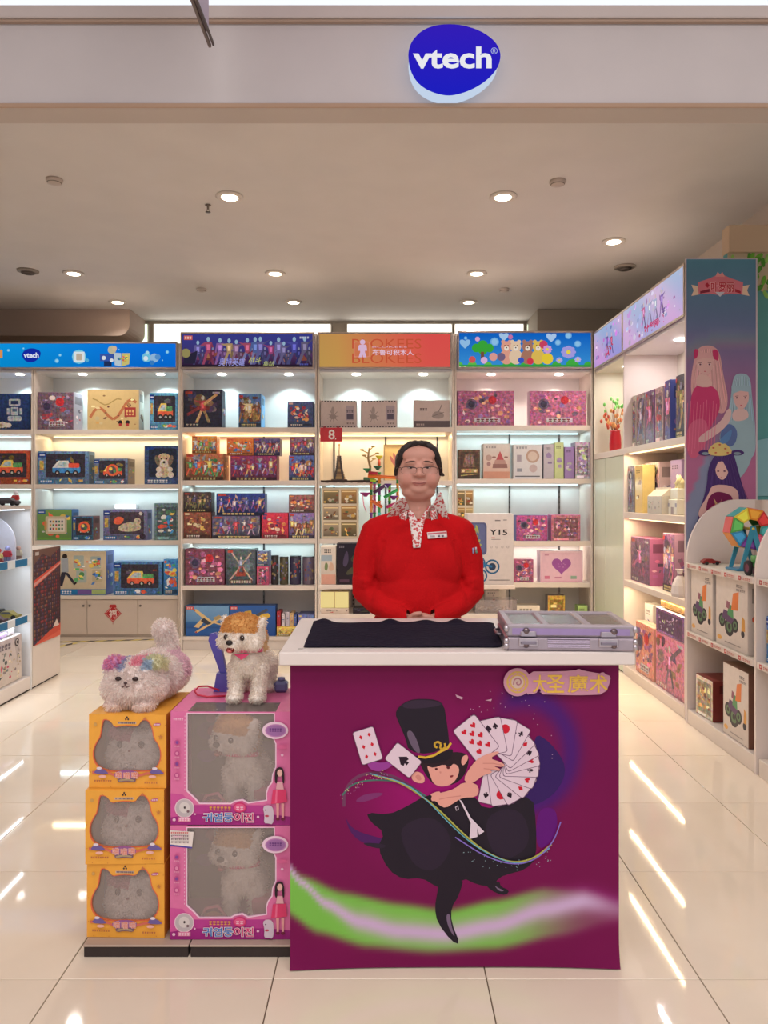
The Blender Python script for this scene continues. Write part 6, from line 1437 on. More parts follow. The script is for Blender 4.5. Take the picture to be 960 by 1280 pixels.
def trk(a, b, c):
    m = M(); m.mat('plastic'); p = Vector((PXM(a[0]), -.02, PZM(a[1]))); q = Vector((PXM(b[0]), -.02, PZM(b[1])))
    m.tube([p, q], .013, c, 8); m.tube([p + Vector((0, -.012, .008)), q + Vector((0, -.012, .008))], .004, dk(c, .8), 6); m.build('track', e)
trk((460, 595), (497, 597), (236, 120, 50)); trk((461, 591), (472, 592), (190, 40, 70)); trk((463, 600), (470, 601), (170, 210, 50)); trk((467, 616), (481, 607), (80, 40, 90)); trk((480, 622), (497, 612), (50, 170, 90)); trk((465, 626), (478, 634), (226, 110, 60)); trk((483, 634), (498, 628), (190, 40, 110))
m = M(); m.mat('plastic'); m.tube([(PXM(453), -.01, PZM(618)), (PXM(455), -.02, PZM(632)), (PXM(458), -.01, PZM(640))], .004, (226, 120, 140), 6); m.build('guard_rail', e)
# cartons and oddments on the rack
def putk(x0, y0, x1, z, style, bg, pal, label, d=.12, off=.03, side=None, cat='toy box', group=None, y1=None):
    D = DG + off; h = WZ(y0, D) - z; w = (x1 - x0) * D / F
    return carton(w, h - .001, d, style, bg, pal, label, cat, group, ((x0 + x1) / 2 * D / F - 480 * D / F, D, z + .0006), side=side)
def s_case(m, g, bg, cols):
    m.grad((206, 190, 176), (222, 210, 196)); m.Rr(.0, .62, .75, .78, (160, 176, 186)); bars(m, .2, .84, .7, .1, (60, 50, 50), g, 4); m.P(smooth_poly([(.2, .4), (.3, .62), (.5, .52), (.4, .34)]), (120, 136, 90)); m.P(smooth_poly([(.5, .36), (.6, .6), (.85, .56), (.9, .36)]), (214, 176, 150)); m.Rr(0, 0, 1, .26, (216, 160, 140))
putk(401, 683, 420, zg1, s_case, (220, 206, 190), 'grey', 'slim cream box with small lettering at the rack\'s left end', .16)
def s_night(m, g, bg, cols):
    m.grad((36, 26, 34), (28, 24, 40)); m.P(smooth_poly([(.2, .5), (.4, .9), (.5, .6), (.35, .4)]), (76, 64, 90)); m.P(smooth_poly([(.3, .2), (.5, .4), (.95, .5), (.95, .3)]), (76, 74, 54)); m.P(smooth_poly([(.5, .6), (.8, .8), (.95, .7), (.8, .5)]), (64, 66, 50)); bars(m, .08, .9, .3, .05, (150, 140, 150), g, 4); m.Rr(.1, .05, .5, .12, (90, 60, 80))
putk(421, 679, 452, zg1, s_night, (36, 30, 40), 'dark', 'black box with olive shapes beside the assistant\'s elbow', .14)
putk(584, 642, 642, zg1, s_y15, (218, 208, 204), 'grey', 'large white Y15 box with blue wheels beside the assistant', .2, side=(206, 196, 192))
def s_words(m, g, bg, cols):
    m.grad((216, 196, 178), (224, 206, 188)); m.text('超级竹节', .16, .45, .62, .8, (60, 52, 50), .01); m.P([(.3, .18), (.44, .16), (.44, .4)], (190, 40, 40)); m.Rr(.5, .28, .75, .3, (150, 130, 120)); m.Rr(.92, .45, .96, .75, (120, 100, 90))
o = putk(401, 760.5, 436, zg2 - .0, s_words, (220, 200, 184), 'gold', 'cream box with small dark lettering above the counter\'s left end', .1)
e = empty('light_box', (WX(418, DG + .03), DG + .04, WZ(760.5, DG + .03) + .0012)); tag(e, 'glowing cream double fronted box on the cream lettered box', 'light box')
w = 17.6 * (DG + .03) / F; h = WZ(739.5, DG + .03) - WZ(760.5, DG + .03) - .004
m = M(); m.mat('laminate'); m.box(-w, w, .012, .09, 0, h, (206, 186, 150), .002); m.build('carcass', e)
for a, b in ((-w + .001, -.004), (.004, w - .001)): m = M(); m.mat('backlit'); m.box(a, b, 0, .0115, .002, h - .002, (250, 224, 150), .001); m.build('glowing_panel', e)
putk(441, 760, 462, zg2, s_night, (44, 38, 44), 'dark', 'low black box behind the assistant\'s sleeve', .14, cat='toy box')
# clear tray of plastic pieces on the right of the rack
D = DG + .05; e = empty('clear_tray', (WX(620, D), D, zg2 + .0006)); tag(e, 'clear plastic tray of pale parts beside the assistant\'s right elbow', 'tray'); w = 26 * D / F
m = M(); m.mat('film')
for a in ((-w, w, 0, .003), (-w, w, .177, .18)): m.box(a[0], a[1], a[2], a[3], .003, .10, (220, 220, 220))
for s in (-1, 1): a, b = sorted((s * w, s * (w - .003))); m.box(a, b, .0032, .1768, .003, .10, (220, 220, 220))
m.box(-w, w, 0, .18, 0, .0028, (220, 220, 220)); m.build('tray_wall', e)
g = random.Random(7); m = M(); m.mat('plastic')
for k in range(26): m.ball((g.uniform(-w + .02, w - .02), g.uniform(.02, .15), g.uniform(.012, .04)), (g.uniform(.008, .018), g.uniform(.008, .014), g.uniform(.006, .012)), g.choice([(206, 200, 198), (186, 180, 182), (214, 190, 176), (170, 170, 176)]), 8, 5)
m.build('loose_parts', e)
e = empty('white_lid', (WX(614, D), D + .02, zg1 - .0315 - .03)); bpy.data.objects.remove(e)
putk(606, 738, 625, zg2 + .0, s_plain, (224, 214, 206), 'grey', 'white box standing behind the clear tray', .05, off=.25)

# ================================================================== COUNTER
DC = 2.13; CX0, CX1 = WX(364.5, DC), WX(774, DC); CB = 2.60; ZS, ZTOP = .876, .913
e = empty('promotion_counter', ((CX0 + CX1) / 2, DC, 0), R(0.35)); tag(e, 'white topped promotion counter with a magenta magician poster front', 'counter'); hw = (CX1 - CX0) / 2; ox = (CX0 + CX1) / 2
for s in (-1, 1): m = M(); m.mat('laminate'); a, b = sorted((s * hw, s * (hw - .012))); m.box(a, b, .006, CB - DC, 0, ZS - .001, (226, 218, 218), .001); m.build('side_panel', e)
m = M(); m.mat('laminate'); m.box(-hw + .0125, hw - .0125, .012, .020, .0, ZS - .001, (206, 198, 198)); m.build('front_board', e)
m = M(); m.mat('laminate'); m.box(-hw + .0125, hw - .0125, .05, CB - DC - .01, .45, .465, (214, 206, 204)); m.build('inner_shelf', e)
m = M(); m.mat('laminate'); tx0, tx1 = WX(348.5, 2.08) - ox, WX(795, 2.08) - ox
m.box(tx0, tx1, -.05, .53, ZS, ZTOP, (226, 216, 212), .003); m.build('countertop', e)
m = M(); m.mat('metal')
for s in (-1, 1): m.box(s * (hw - .05) - .012, s * (hw - .05) + .012, .0055, .0125, .866, .8755, (150, 150, 150), .001)
m.build('bracket', e)
m = M(); m.mat('print'); m.lathe([(.001, ZTOP + .0002), (.008, ZTOP + .0006), (.008, ZTOP + .0001)], (176, 166, 158), 14, (tx0 + .055, .0, 0)); m.build('cable_cap', e)
# slightly bowed poster sheet
m = M(); m.mat('print'); pw0, pw1 = -hw - .003, hw - .001; pz0, pz1 = .004, ZS - .004
def bow(u, v): return -.0025 - .012 * max(0, 1 - v * 9) ** 2 * (abs(u - .5) * 2) ** 3 * 1.2 - .001
UX = lambda x: (x - 366.0) / (773.5 - 366.0); VY = lambda y: (1208 - y) / (1208 - 836.0)
class PM(M):
    def pt(s, a, b, l):
        return (pw0 + (pw1 - pw0) * a, bow(a, b) - l * .00005, pz0 + (pz1 - pz0) * b)
p = PM(); p.mat('poster_print'); p.L = 1; p.asp = (pw1 - pw0) / (pz1 - pz0); p.st = 0
def spl(pts, t):
    for (a, b), (c, d) in zip(pts, pts[1:]):
        if t <= c or (c, d) == pts[-1]:
            s = max(0, min(1, (t - a) / (c - a))); s = s * s * (3 - 2 * s) * .5 + s * .5; return b + (d - b) * s
top = [(360, 1075), (380, 1088), (430, 1108), (500, 1122), (560, 1130), (620, 1118), (680, 1104), (730, 1108), (775, 1125)]
bot = [(360, 1150), (400, 1175), (460, 1192), (540, 1199), (620, 1196), (700, 1180), (775, 1162)]
rib = [(360, 1082), (380, 1104), (410, 1130), (450, 1152), (500, 1164), (560, 1168), (620, 1158), (680, 1138), (730, 1128), (775, 1136)]
def mixc(a, b, t): return tuple(a[i] + (b[i] - a[i]) * t for i in range(3))
def ss(t): t = max(0, min(1, t)); return t * t * (3 - 2 * t)
def cbg(a, b):
    x = 366 + a * 407.5; y = 1208 - b * 372
    c = mixc((116, 0, 76), (164, 0, 118), ss(1 - math.hypot((x - 560) / 150, (y - 1000) / 130)) * .9)
    t, bt, r = spl(top, x), spl(bot, x), spl(rib, x)
    fade = 1 - .62 * ss((x - 640) / 130)
    k = ss((y - t) / 16) * ss((bt - y) / 18)
    c = mixc(c, mixc((122, 190, 78), (150, 140, 120), ss((x - 600) / 150)), k * fade)
    w = 5 + 8 * ss((x - 380) / 90)
    k = math.exp(-((y - r) / w) ** 2) * (1 - .55 * ss((x - 720) / 60)); c = mixc(c, (206, 176, 218), k)
    # faint blue violet glow ring on the right
    d = math.hypot((x - 655) / 62, (y - 945) / 70); c = mixc(c, (58, 22, 124), .75 * math.exp(-((d - .95) / .22) ** 2) * ss((x - 610) / 40))
    return c
p.grid(96, 90, cbg)
def Q(pts, col, sm=2):
    q = [(UX(x), VY(y)) for x, y in pts]
    if sm: q = smooth_poly(q, sm)
    p.P(q, col)
def Z7(pts): return [(350 + a / 2.182, 860 + b / 2.182) for a, b in pts]      # from the 2.18x study crop
def Z6(pts): return [(500 + a / 4.8, 860 + b / 4.8) for a, b in pts]
def swirl(pts, w, col):
    q = [(UX(x), VY(y)) for x, y in pts]
    for _ in range(3):
        n = [q[0]]
        for a, b in zip(q, q[1:]): n += [(a[0] * .75 + b[0] * .25, a[1] * .75 + b[1] * .25), (a[0] * .25 + b[0] * .75, a[1] * .25 + b[1] * .75)]
        q = n + [q[-1]]
    p.line(q, w, col)
BK = (34, 26, 40); BK2 = (44, 32, 52)
# far side of the swirl, then the figure
swirl(Z7([(180, 330), (180, 290), (210, 250), (260, 238), (320, 250), (380, 290), (440, 340)]), .010, (112, 60, 96))
swirl(Z7([(175, 300), (200, 270), (250, 258), (330, 262), (400, 300), (450, 345)]), .005, (70, 120, 110))
Q(Z7([(205, 318), (235, 295), (300, 292), (240, 318)]), (124, 50, 110)); Q(Z7([(180, 350), (200, 390), (260, 410), (320, 424), (260, 440), (200, 410)]), (78, 24, 96))
Q(Z7([(690, 130), (740, 160), (785, 225), (760, 290), (700, 330), (640, 330), (700, 260)]), (52, 24, 96)); Q(Z7([(700, 340), (750, 330), (760, 380), (740, 430), (700, 450)]), (96, 10, 120))
# cloak
Q(Z7([(240, 345), (300, 352), (350, 330), (400, 300), (470, 290), (530, 300), (560, 340), (620, 320), (690, 300), (700, 380), (700, 470), (670, 500), (630, 510), (600, 520), (580, 545), (540, 540), (500, 520), (470, 560), (430, 545), (390, 520), (340, 525), (300, 500), (270, 440), (290, 400), (250, 370)]), BK, 1)
Q(Z7([(330, 380), (420, 350), (480, 420), (440, 500), (380, 500), (340, 440)]), BK2); Q(Z7([(560, 350), (660, 330), (690, 430), (620, 480), (570, 440)]), BK2); Q(Z7([(215, 425), (300, 430), (280, 446)]), BK2)
# legs and pointed shoes
Q(Z7([(440, 520), (505, 520), (490, 570), (470, 600), (470, 640), (495, 700), (470, 690), (432, 640), (425, 600), (432, 560)]), BK, 1); Q(Z7([(455, 620), (466, 615), (470, 650), (482, 684), (462, 655)]), (120, 100, 128)); Q(Z7([(560, 530), (600, 530), (604, 545), (628, 555), (618, 568), (590, 562), (566, 545)]), BK, 1); Q(Z7([(585, 540), (600, 550), (615, 556), (600, 558)]), (120, 100, 128))
# head: hair, ear, face of a plain cartoon boy
SK = (226, 160, 148); SK2 = (206, 136, 128)
Q(Z6([(110, 440), (170, 560), (230, 610), (370, 590), (430, 450), (380, 400), (200, 420)]), (42, 26, 36)); Q(Z6([(75, 540), (110, 514), (155, 545), (155, 590), (110, 588), (80, 570)]), SK); Q(Z6([(95, 545), (125, 535), (140, 570), (115, 575)]), SK2)
Q(Z6([(165, 480), (200, 500), (260, 480), (330, 470), (365, 500), (350, 560), (310, 600), (250, 612), (205, 590), (190, 550)]), SK)
Q(Z6([(190, 470), (260, 450), (350, 440), (380, 470), (330, 470), (300, 500), (270, 476), (210, 500), (170, 488)]), (42, 26, 36), 1)
Q(Z6([(380, 430), (410, 420), (415, 450), (385, 490), (370, 470)]), SK)
for c in (([(282, 490), (300, 488), (308, 502), (290, 508)], (90, 30, 40)), ([(215, 500), (232, 498), (232, 512), (218, 514)], (90, 30, 40)), ([(305, 545), (328, 540), (322, 554), (308, 556)], (130, 40, 50)), ([(240, 520), (256, 520), (250, 536)], SK2)): Q(Z6(c[0]), c[1], 1)
# hat
Q(Z6([(0, 140), (60, 100), (140, 92), (230, 100), (270, 130), (285, 220), (300, 330), (300, 370), (180, 420), (60, 400), (40, 320), (0, 230), (-20, 180)]), BK, 1); Q(Z6([(20, 120), (120, 94), (240, 108), (265, 130), (140, 150), (30, 150)]), (52, 38, 58)); Q(Z6([(40, 285), (85, 275), (140, 420), (90, 400)]), (104, 88, 110)); Q(Z6([(60, 420), (180, 440), (300, 390), (330, 390), (300, 460), (180, 476), (80, 450)]), (30, 22, 34))
p.line([(UX(x), VY(y)) for x, y in Z6([(115, 432), (160, 438), (210, 426), (250, 402), (290, 384), (312, 352)])], .0075, (216, 176, 60)); p.line([(UX(x), VY(y)) for x, y in Z6([(230, 380), (215, 372), (215, 352), (236, 345), (252, 358), (246, 384), (264, 388), (278, 376), (274, 354)])], .0065, (206, 166, 56))
# card fan about the hand
CW, CHt = (222, 200, 216), (150, 124, 150)
def card(cx, cy, ang, w, h, marks):
    """px centre, clockwise angle"""
    a = R(ang); ca, sa = math.cos(a), math.sin(a)
    def tr(u, v): return (cx + u * ca - v * sa, cy + u * sa + v * ca)
    o = rrect(-w / 2, -h / 2, w / 2, h / 2, w * .09, 2)
    Q([tr(u * 1.05, v * 1.035) for u, v in o], (112, 80, 110), 0); Q([tr(u, v) for u, v in o], CW, 0)
    for (k, u, v, s) in marks:
        u *= w; v *= h; s *= w; c = (200, 24, 50) if k in 'hdo' else (40, 22, 40)
        if k in 'do': sh = [(0, -1.1), (.8, 0), (0, 1.1), (-.8, 0)] if k == 'd' else ell(0, 0, 1, 1, 10)
        elif k == 'h': sh = [(0, 1), (-.95, -.1), (-.8, -.8), (-.3, -.9), (0, -.45), (.3, -.9), (.8, -.8), (.95, -.1)]
        elif k == 's': sh = [(0, -1.1), (.95, .1), (.8, .7), (.25, .55), (.4, 1.1), (-.4, 1.1), (-.25, .55), (-.8, .7), (-.95, .1)]
        else: sh = [(0, -1), (.5, -.5), (.35, 0), (.95, 0), (.8, .6), (.2, .4), (.35, 1.1), (-.35, 1.1), (-.2, .4), (-.8, .6), (-.95, 0), (-.35, 0), (-.5, -.5)]
        Q([tr(u + x * s, v + y * s) for x, y in sh], c, 0)
pvx, pvy = 500 + 590 / 4.8, 860 + 475 / 4.8
fan = [(192, 's', (0, .0)), (172, 'o', (0, 0)), (150, 's', (0, 0)), (128, 'd', (.1, 0)), (110, 'h', (0, 0)), (92, 'c', (0, 0)), (76, 'h', (0, 0)), (62, 's', (0, 0)), (46, 'd', (0, 0)), (30, 'c', (0, 0)), (10, 'o', (0, 0)), (-12, 's', (0, 0))]
for ang, k, _ in fan:
    L_ = 31 if ang > 40 else 37
    r = R(ang); card(pvx + math.sin(r) * L_ * .93, pvy - math.cos(r) * L_ * .93, ang, 29, 43, [(k, -.1, -.24, .15), (k, .22, -.28, .12), (k, -.26, .02, .1)] if k != 'o' else [('o', .05, -.22, .2)])
card(pvx - 27, pvy - 31, -38, 33, 50, [('h', u, v, .11) for u, v in ((-.2, -.3), (-.2, 0), (-.2, .3), (.22, -.3), (.22, 0), (.22, .3), (0, -.15), (0, .15))])
# two flying cards
Q(Z7([(240, 205), (300, 215), (330, 170), (345, 190), (290, 236), (250, 232)]), (150, 60, 150)); card(350 + 244 / 2.182, 860 + 166 / 2.182, -17, 26, 41, [('d', u, v, .1) for u, v in ((-.2, -.3), (.22, -.3), (-.2, 0), (.22, 0), (-.2, .3), (.22, .3))]); card(350 + 340 / 2.182, 860 + 205 / 2.182, -52, 25, 38, [('s', 0, 0, .26)])
# hands and cuffs
Q(Z6([(385, 560), (420, 500), (460, 450), (510, 420), (590, 396), (598, 410), (540, 440), (600, 460), (632, 478), (620, 492), (560, 486), (600, 500), (604, 514), (540, 508), (560, 524), (500, 540), (450, 580), (410, 590)]), SK, 1)
for l in ([(500, 470), (560, 470), (615, 480)], [(505, 500), (560, 506), (600, 512)]): p.line([(UX(x), VY(y)) for x, y in Z6(l)], .003, SK2)
Q(Z6([(190, 690), (200, 650), (260, 640), (330, 620), (380, 580), (460, 585), (480, 630), (460, 668), (380, 670), (330, 700), (280, 732), (240, 715), (225, 690)]), SK, 1); Q(Z6([(185, 650), (240, 630), (250, 645), (200, 664)]), SK, 1)
p.line([(UX(x), VY(y)) for x, y in Z6([(240, 680), (300, 668), (370, 660)])], .003, SK2)
# shirt front and small square badge
Q(Z6([(358, 678), (375, 690), (430, 790), (508, 870), (478, 890), (466, 850), (468, 900), (420, 914), (428, 820), (395, 750)]), (222, 206, 222), 0); Q(Z6([(335, 725), (352, 715), (358, 738), (342, 748)]), (206, 190, 206), 0); Q(Z6([(340, 728), (350, 722), (354, 736), (344, 742)]), BK, 0)
# near side of the swirl
for pts, w, c in ((([(260, 244), (330, 262), (390, 300), (440, 340), (500, 400), (560, 450), (630, 480), (690, 470), (740, 430)]), .0055, (168, 168, 80)), (([(250, 240), (340, 262), (400, 306), (470, 380), (540, 440), (620, 478), (680, 480), (735, 440)]), .0035, (96, 170, 190)), (([(480, 410), (560, 462), (640, 486), (700, 470), (745, 425), (765, 370)]), .004, (130, 110, 200))): swirl(Z7(pts), w, c)
g = random.Random(12)
for k in range(70): x, y = g.uniform(520, 745), g.uniform(20, 200); a = Z7([(x, y)])[0]; (p.P(ell(UX(a[0]), VY(a[1]), .0014, .0016, 5), (206, 170, 196)) if math.hypot(x - 600, y - 200) > 130 else None)
for k in range(50): x = g.uniform(170, 300); a = Z7([(x, 300 - 60 * math.sin((x - 170) / 130 * 1.6) + g.uniform(-12, 14))])[0]; p.P(ell(UX(a[0]), VY(a[1]), .0016, .0018, 5), g.choice([(206, 190, 140), (160, 90, 150)]))
for k in range(40): x = g.uniform(500, 740); a = Z7([(x, 462 + 24 * math.sin((x - 500) / 240 * 3) + g.uniform(-22, 12))])[0]; p.P(ell(UX(a[0]), VY(a[1]), .0013, .0015, 5), (150, 180, 190))
Q(Z7([(480, 28), (500, 36), (498, 42), (484, 36)]), (190, 150, 170), 0); Q(Z7([(560, 44), (578, 40), (576, 46)]), (190, 150, 170), 0)
# title emblem and characters
OUT = (196, 140, 164); GO = (206, 168, 96); cx, cy = 646.5, 858
p.P(ell(UX(cx), VY(cy), 17.2 / 407.5, 17.2 / 372, 28), OUT)
Q([(655, 845), (700, 845), (724, 843), (738, 846), (760, 849), (762, 855), (755, 873), (730, 874), (712, 874), (684, 873), (676, 873), (674, 864), (669, 873), (655, 872)], OUT, 1); Q([(716, 846), (722, 841), (728, 845)], OUT, 1); Q([(745, 850), (752, 845), (757, 850)], OUT, 1)
for r, c in ((13.6, GO), (11.4, OUT), (9.4, GO), (7.6, (206, 180, 170))): p.P(ell(UX(cx), VY(cy), r / 407.5, r / 372, 26), c)
for k in range(12): a = k * PI / 6; p.P(ell(UX(cx + 11.5 * math.cos(a)), VY(cy + 11.5 * math.sin(a)), .004, .0045, 6), GO)
swirl([(cx - 5, cy + 3), (cx - 4, cy - 4), (cx + 3, cy - 5), (cx + 5, cy + 1), (cx + 1, cy + 4), (cx - 2, cy + 1), (cx + 1, cy - 1)], .004, (170, 110, 130))
for t, x0, x1 in (('大', 666, 682), ('圣', 683, 704), ('魔', 709, 733), ('术', 736, 757)): p.text(t, UX(x0) - .002, VY(871), UX(x1) + .002, VY(849), (222, 180, 80), .016)
p.build('poster', e, label='magenta poster of a caped magician boy with a card fan')
# backing edges of the poster sheet
m = M(); m.mat('laminate'); m.box(pw0, pw1, -.0024, .0055, pz0 + .1, pz1, (214, 190, 206)); m.build('poster_board', e)

# black cloth on the counter
DCF = lambda x, y: (WX(x, HCt(y)), HCt(y))
def HCt(y): return (HC - ZTOP) * F / (y - 620)
cl = [(380, 810), (392, 781), (470, 779), (560, 779), (612, 779), (620, 784), (629, 806), (625, 811), (500, 812)]
from mathutils.geometry import intersect_point_line
x_l = lambda t: 0
nx, ny = 60, 22; v = []; f = []
yf, yr = HCt(810), HCt(779.5)
xl0, xl1 = WX(379.5, yf), WX(392, yr); xr0, xr1 = WX(630, yf), WX(616, yr); g = random.Random(1)
for j in range(ny + 1):
    for i in range(nx + 1):
        a, b = i / nx, j / ny
        x = (xl0 + (xl1 - xl0) * b) * (1 - a) + (xr0 + (xr1 - xr0) * b) * a; y = yf + (yr - yf) * b
        # rounded right corners
        if a > .95: k = (a - .95) / .05; rr = .03; e1 = max(0, k - .0); lim = rr * (1 - math.sqrt(max(0, 1 - e1 * e1))); y = min(max(y, yf + lim), yr - lim)
        z = ZTOP + .0035 + .0012 * math.sin(x * 22 + y * 9) * math.sin(y * 17)
        if b > .84:
            q = (b - .84) / .16; z += .012 * q * q * (max(0, math.sin(a * 17 + .6)) ** 4 + .8 * max(0, math.sin(a * 9 + 2.2)) ** 8) ; y += .004 * math.sin(a * 26)
        z = max(z, ZTOP + .002); v.append((x, y, z))
f = [(j * (nx + 1) + i, j * (nx + 1) + i + 1, (j + 1) * (nx + 1) + i + 1, (j + 1) * (nx + 1) + i) for j in range(ny) for i in range(nx)]
m = M(); m.mat('cloth'); m.add(v, f, (30, 26, 44), True); o = m.build('cloth'); tag(o, 'black velvety cloth mat spread on the counter top', 'cloth')
md = o.modifiers.new('thick', 'SOLIDIFY'); md.thickness = .0016; md.offset = 1

# aluminium case with clear lid panes
fy = 2.088
cx0, cx1 = .345, .703
e = empty('magic_case', ((cx0 + cx1) / 2, fy, ZTOP + .0008), R(-3)); tag(e, 'flat silver aluminium case with clear lid panes on the counter', 'case'); hw = (cx1 - cx0) / 2; dp = .262; ch = .074
AL = (176, 166, 176)
m = M(); m.mat('case_metal'); m.box(-hw, hw, 0, dp, 0.0, ch * .52, (178, 166, 178), .006); m.build('case_body', e)
m = M(); m.mat('case_metal'); fr = .022; z0, z1 = ch * .535, ch
for a in ((-hw, hw, 0, fr), (-hw, hw, dp - fr, dp)): m.box(a[0], a[1], a[2], a[3], z0, z1, AL, .005)
for a, b in ((-hw, -hw + fr), (hw - fr, hw), (-hw * .36 - .012, -hw * .36 + .012), (hw * .30 - .012, hw * .30 + .012)): m.box(a, b, fr - .002, dp - fr + .002, z0 + .001 if abs(a) > hw * .9 else z1 - .02, z1 - .0008, AL, .004)
m.build('lid_frame', e)
m = M(); m.mat('matte'); m.box(-hw + fr, hw - fr, fr, dp - fr, z0 - .0005, z0 + .012, (120, 92, 108)); g = random.Random(3)
m.frame((-hw + fr, fr, z0 + .0125), (2 * (hw - fr), 0, 0), (0, dp - 2 * fr, 0)); m.grad((120, 90, 104), (96, 76, 92)); blobs(m, g, 40, [(170, 150, 160), (130, 60, 84), (90, 110, 100), (70, 60, 80), (190, 180, 186)], .02, .05, .98, .95, .06); m.Rr(.20, .3, .27, .86, (220, 216, 220)); m.Rr(.42, .14, .56, .4, (90, 80, 96)); m.build('lined_tray', e)
for a, b in ((-hw + fr, -hw * .36 - .013), (-hw * .36 + .013, hw * .30 - .013), (hw * .30 + .013, hw - fr)): m = M(); m.mat('film'); m.box(a, b, fr, dp - fr, z1 - .007, z1 - .005, (220, 210, 216)); m.build('clear_pane', e)
m = M(); m.mat('case_metal')
for k in range(5): m.box(-hw * .36, hw * .30, -.0025, .001, .010 + k * .006, .013 + k * .006, (196, 182, 206), .001)
m.box(-hw + .016, hw - .016, -.001, .0005, z0 + .006, z1 - .010, (172, 150, 200)); m.build('ribbed_strip', e)
for x in (-hw * .66, hw * .58):
    m = M(); m.mat('metal'); m.box(x - .027, x + .027, -.006, .0008, .014, .037, (206, 196, 206), .002); m.box(x - .022, x + .022, -.010, -.0062, .020, .028, (160, 150, 166), .002); m.box(x - .022, x + .022, -.006, .0008, .041, .056, (196, 186, 200), .002); m.build('latch', e)
for x in (-hw + .055, hw - .06):
    for z in (.019, .056): m = M(); m.mat('metal'); m.lathe([(.009, .0), (.010, -.003), (.0075, -.006), (.001, -.008)], (120, 106, 112), 16, (x, 0, z), 'y'); m.build('rivet', e)
m = M(); m.mat('metal')
for x in (-hw, hw):
    for z in (.0125, ch * .52 - .012, z1 - .012): m.ball((x, .004, z), (.009, .009, .010), (196, 188, 196), 12, 8)
m.build('corner_guard', e)
m = M(); m.mat('metal'); m.tube([(-hw - .001, .09, .03), (-hw - .014, .09, .03), (-hw - .018, .1, .03), (-hw - .018, .16, .03), (-hw - .014, .17, .03), (-hw - .001, .17, .03)], .004, (150, 140, 150), 8); m.build('side_handle', e)
# ================================================================== FLOOR PLATFORMS, TOY CARTONS, PLUSH TOYS
PB = 2.20; PZ = .037
def platform(x0, x1, label, D):
    X0, X1 = WX(x0, D), WX(x1, D); e = empty('floor_platform', ((X0 + X1) / 2, D, 0)); tag(e, label, 'platform', 'low platforms under the toy boxes'); hw = (X1 - X0) / 2
    m = M(); m.mat('laminate'); m.box(-hw, hw, 0, .33, PZ - .006, PZ, (176, 156, 142), .001); m.build('top_board', e)
    m = M(); m.mat('matte'); m.box(-hw + .002, hw - .002, .003, .327, 0, PZ - .0065, (52, 42, 40), .001); m.build('dark_plinth', e)
platform(103.5, 235.5, 'low dark platform under the yellow boxes', 2.175)
platform(237, 364, 'low dark platform under the pink boxes', 2.175)

def cutout(m, outer, holes, y, col, axis_n=-1):
    loops = [[Vector((a, b, 0)) for a, b in outer]] + [[Vector((a, b, 0)) for a, b in h] for h in holes]
    tris = tessellate_polygon(loops); pts = [p for l in loops for p in l]
    fs = []
    for t in tris:
        a, b, c = [pts[i] for i in t]; ar = (b - a).cross(c - a).z; fs.append(tuple(t) if ar > 0 else tuple(reversed(t)))
    m.add([(p.x, y, p.y) for p in pts], fs, col)
def edge_wall(m, loop, y0, y1, col):
    n = len(loop); v = [(a, y0, b) for a, b in loop] + [(a, y1, b) for a, b in loop]
    m.add(v, [(i, (i + 1) % n, (i + 1) % n + n, i + n) for i in range(n)], col)

# ---- kitten window carton (yellow)
YW, YH, YD = .232, .219, .255
def cat_outline(k=1.0, dx=0, dz=0):
    pts = [(185, 160), (200, 155), (225, 155), (262, 175), (300, 235), (360, 222), (450, 215), (540, 228), (575, 170), (610, 150), (650, 165), (690, 240), (705, 350), (760, 430), (780, 520), (770, 600), (735, 660), (690, 700), (560, 710), (430, 705), (300, 715), (180, 690), (110, 640), (80, 560), (85, 470), (120, 390), (155, 340), (170, 220)]
    q = [((a - 435) / 810 * YW * k + dx, (895 - b) / 800 * YH * k + dz) for a, b in pts]
    return smooth_poly(q, 1)
YEL = (238, 170, 66); YEL2 = (222, 150, 52)
def star(m, x, z, r, c): m.P([(x + (r if i % 2 == 0 else r * .45) * math.cos(PI / 2 + i * PI / 5) / m.asp, z + (r if i % 2 == 0 else r * .45) * math.sin(PI / 2 + i * PI / 5)) for i in range(10)], c)
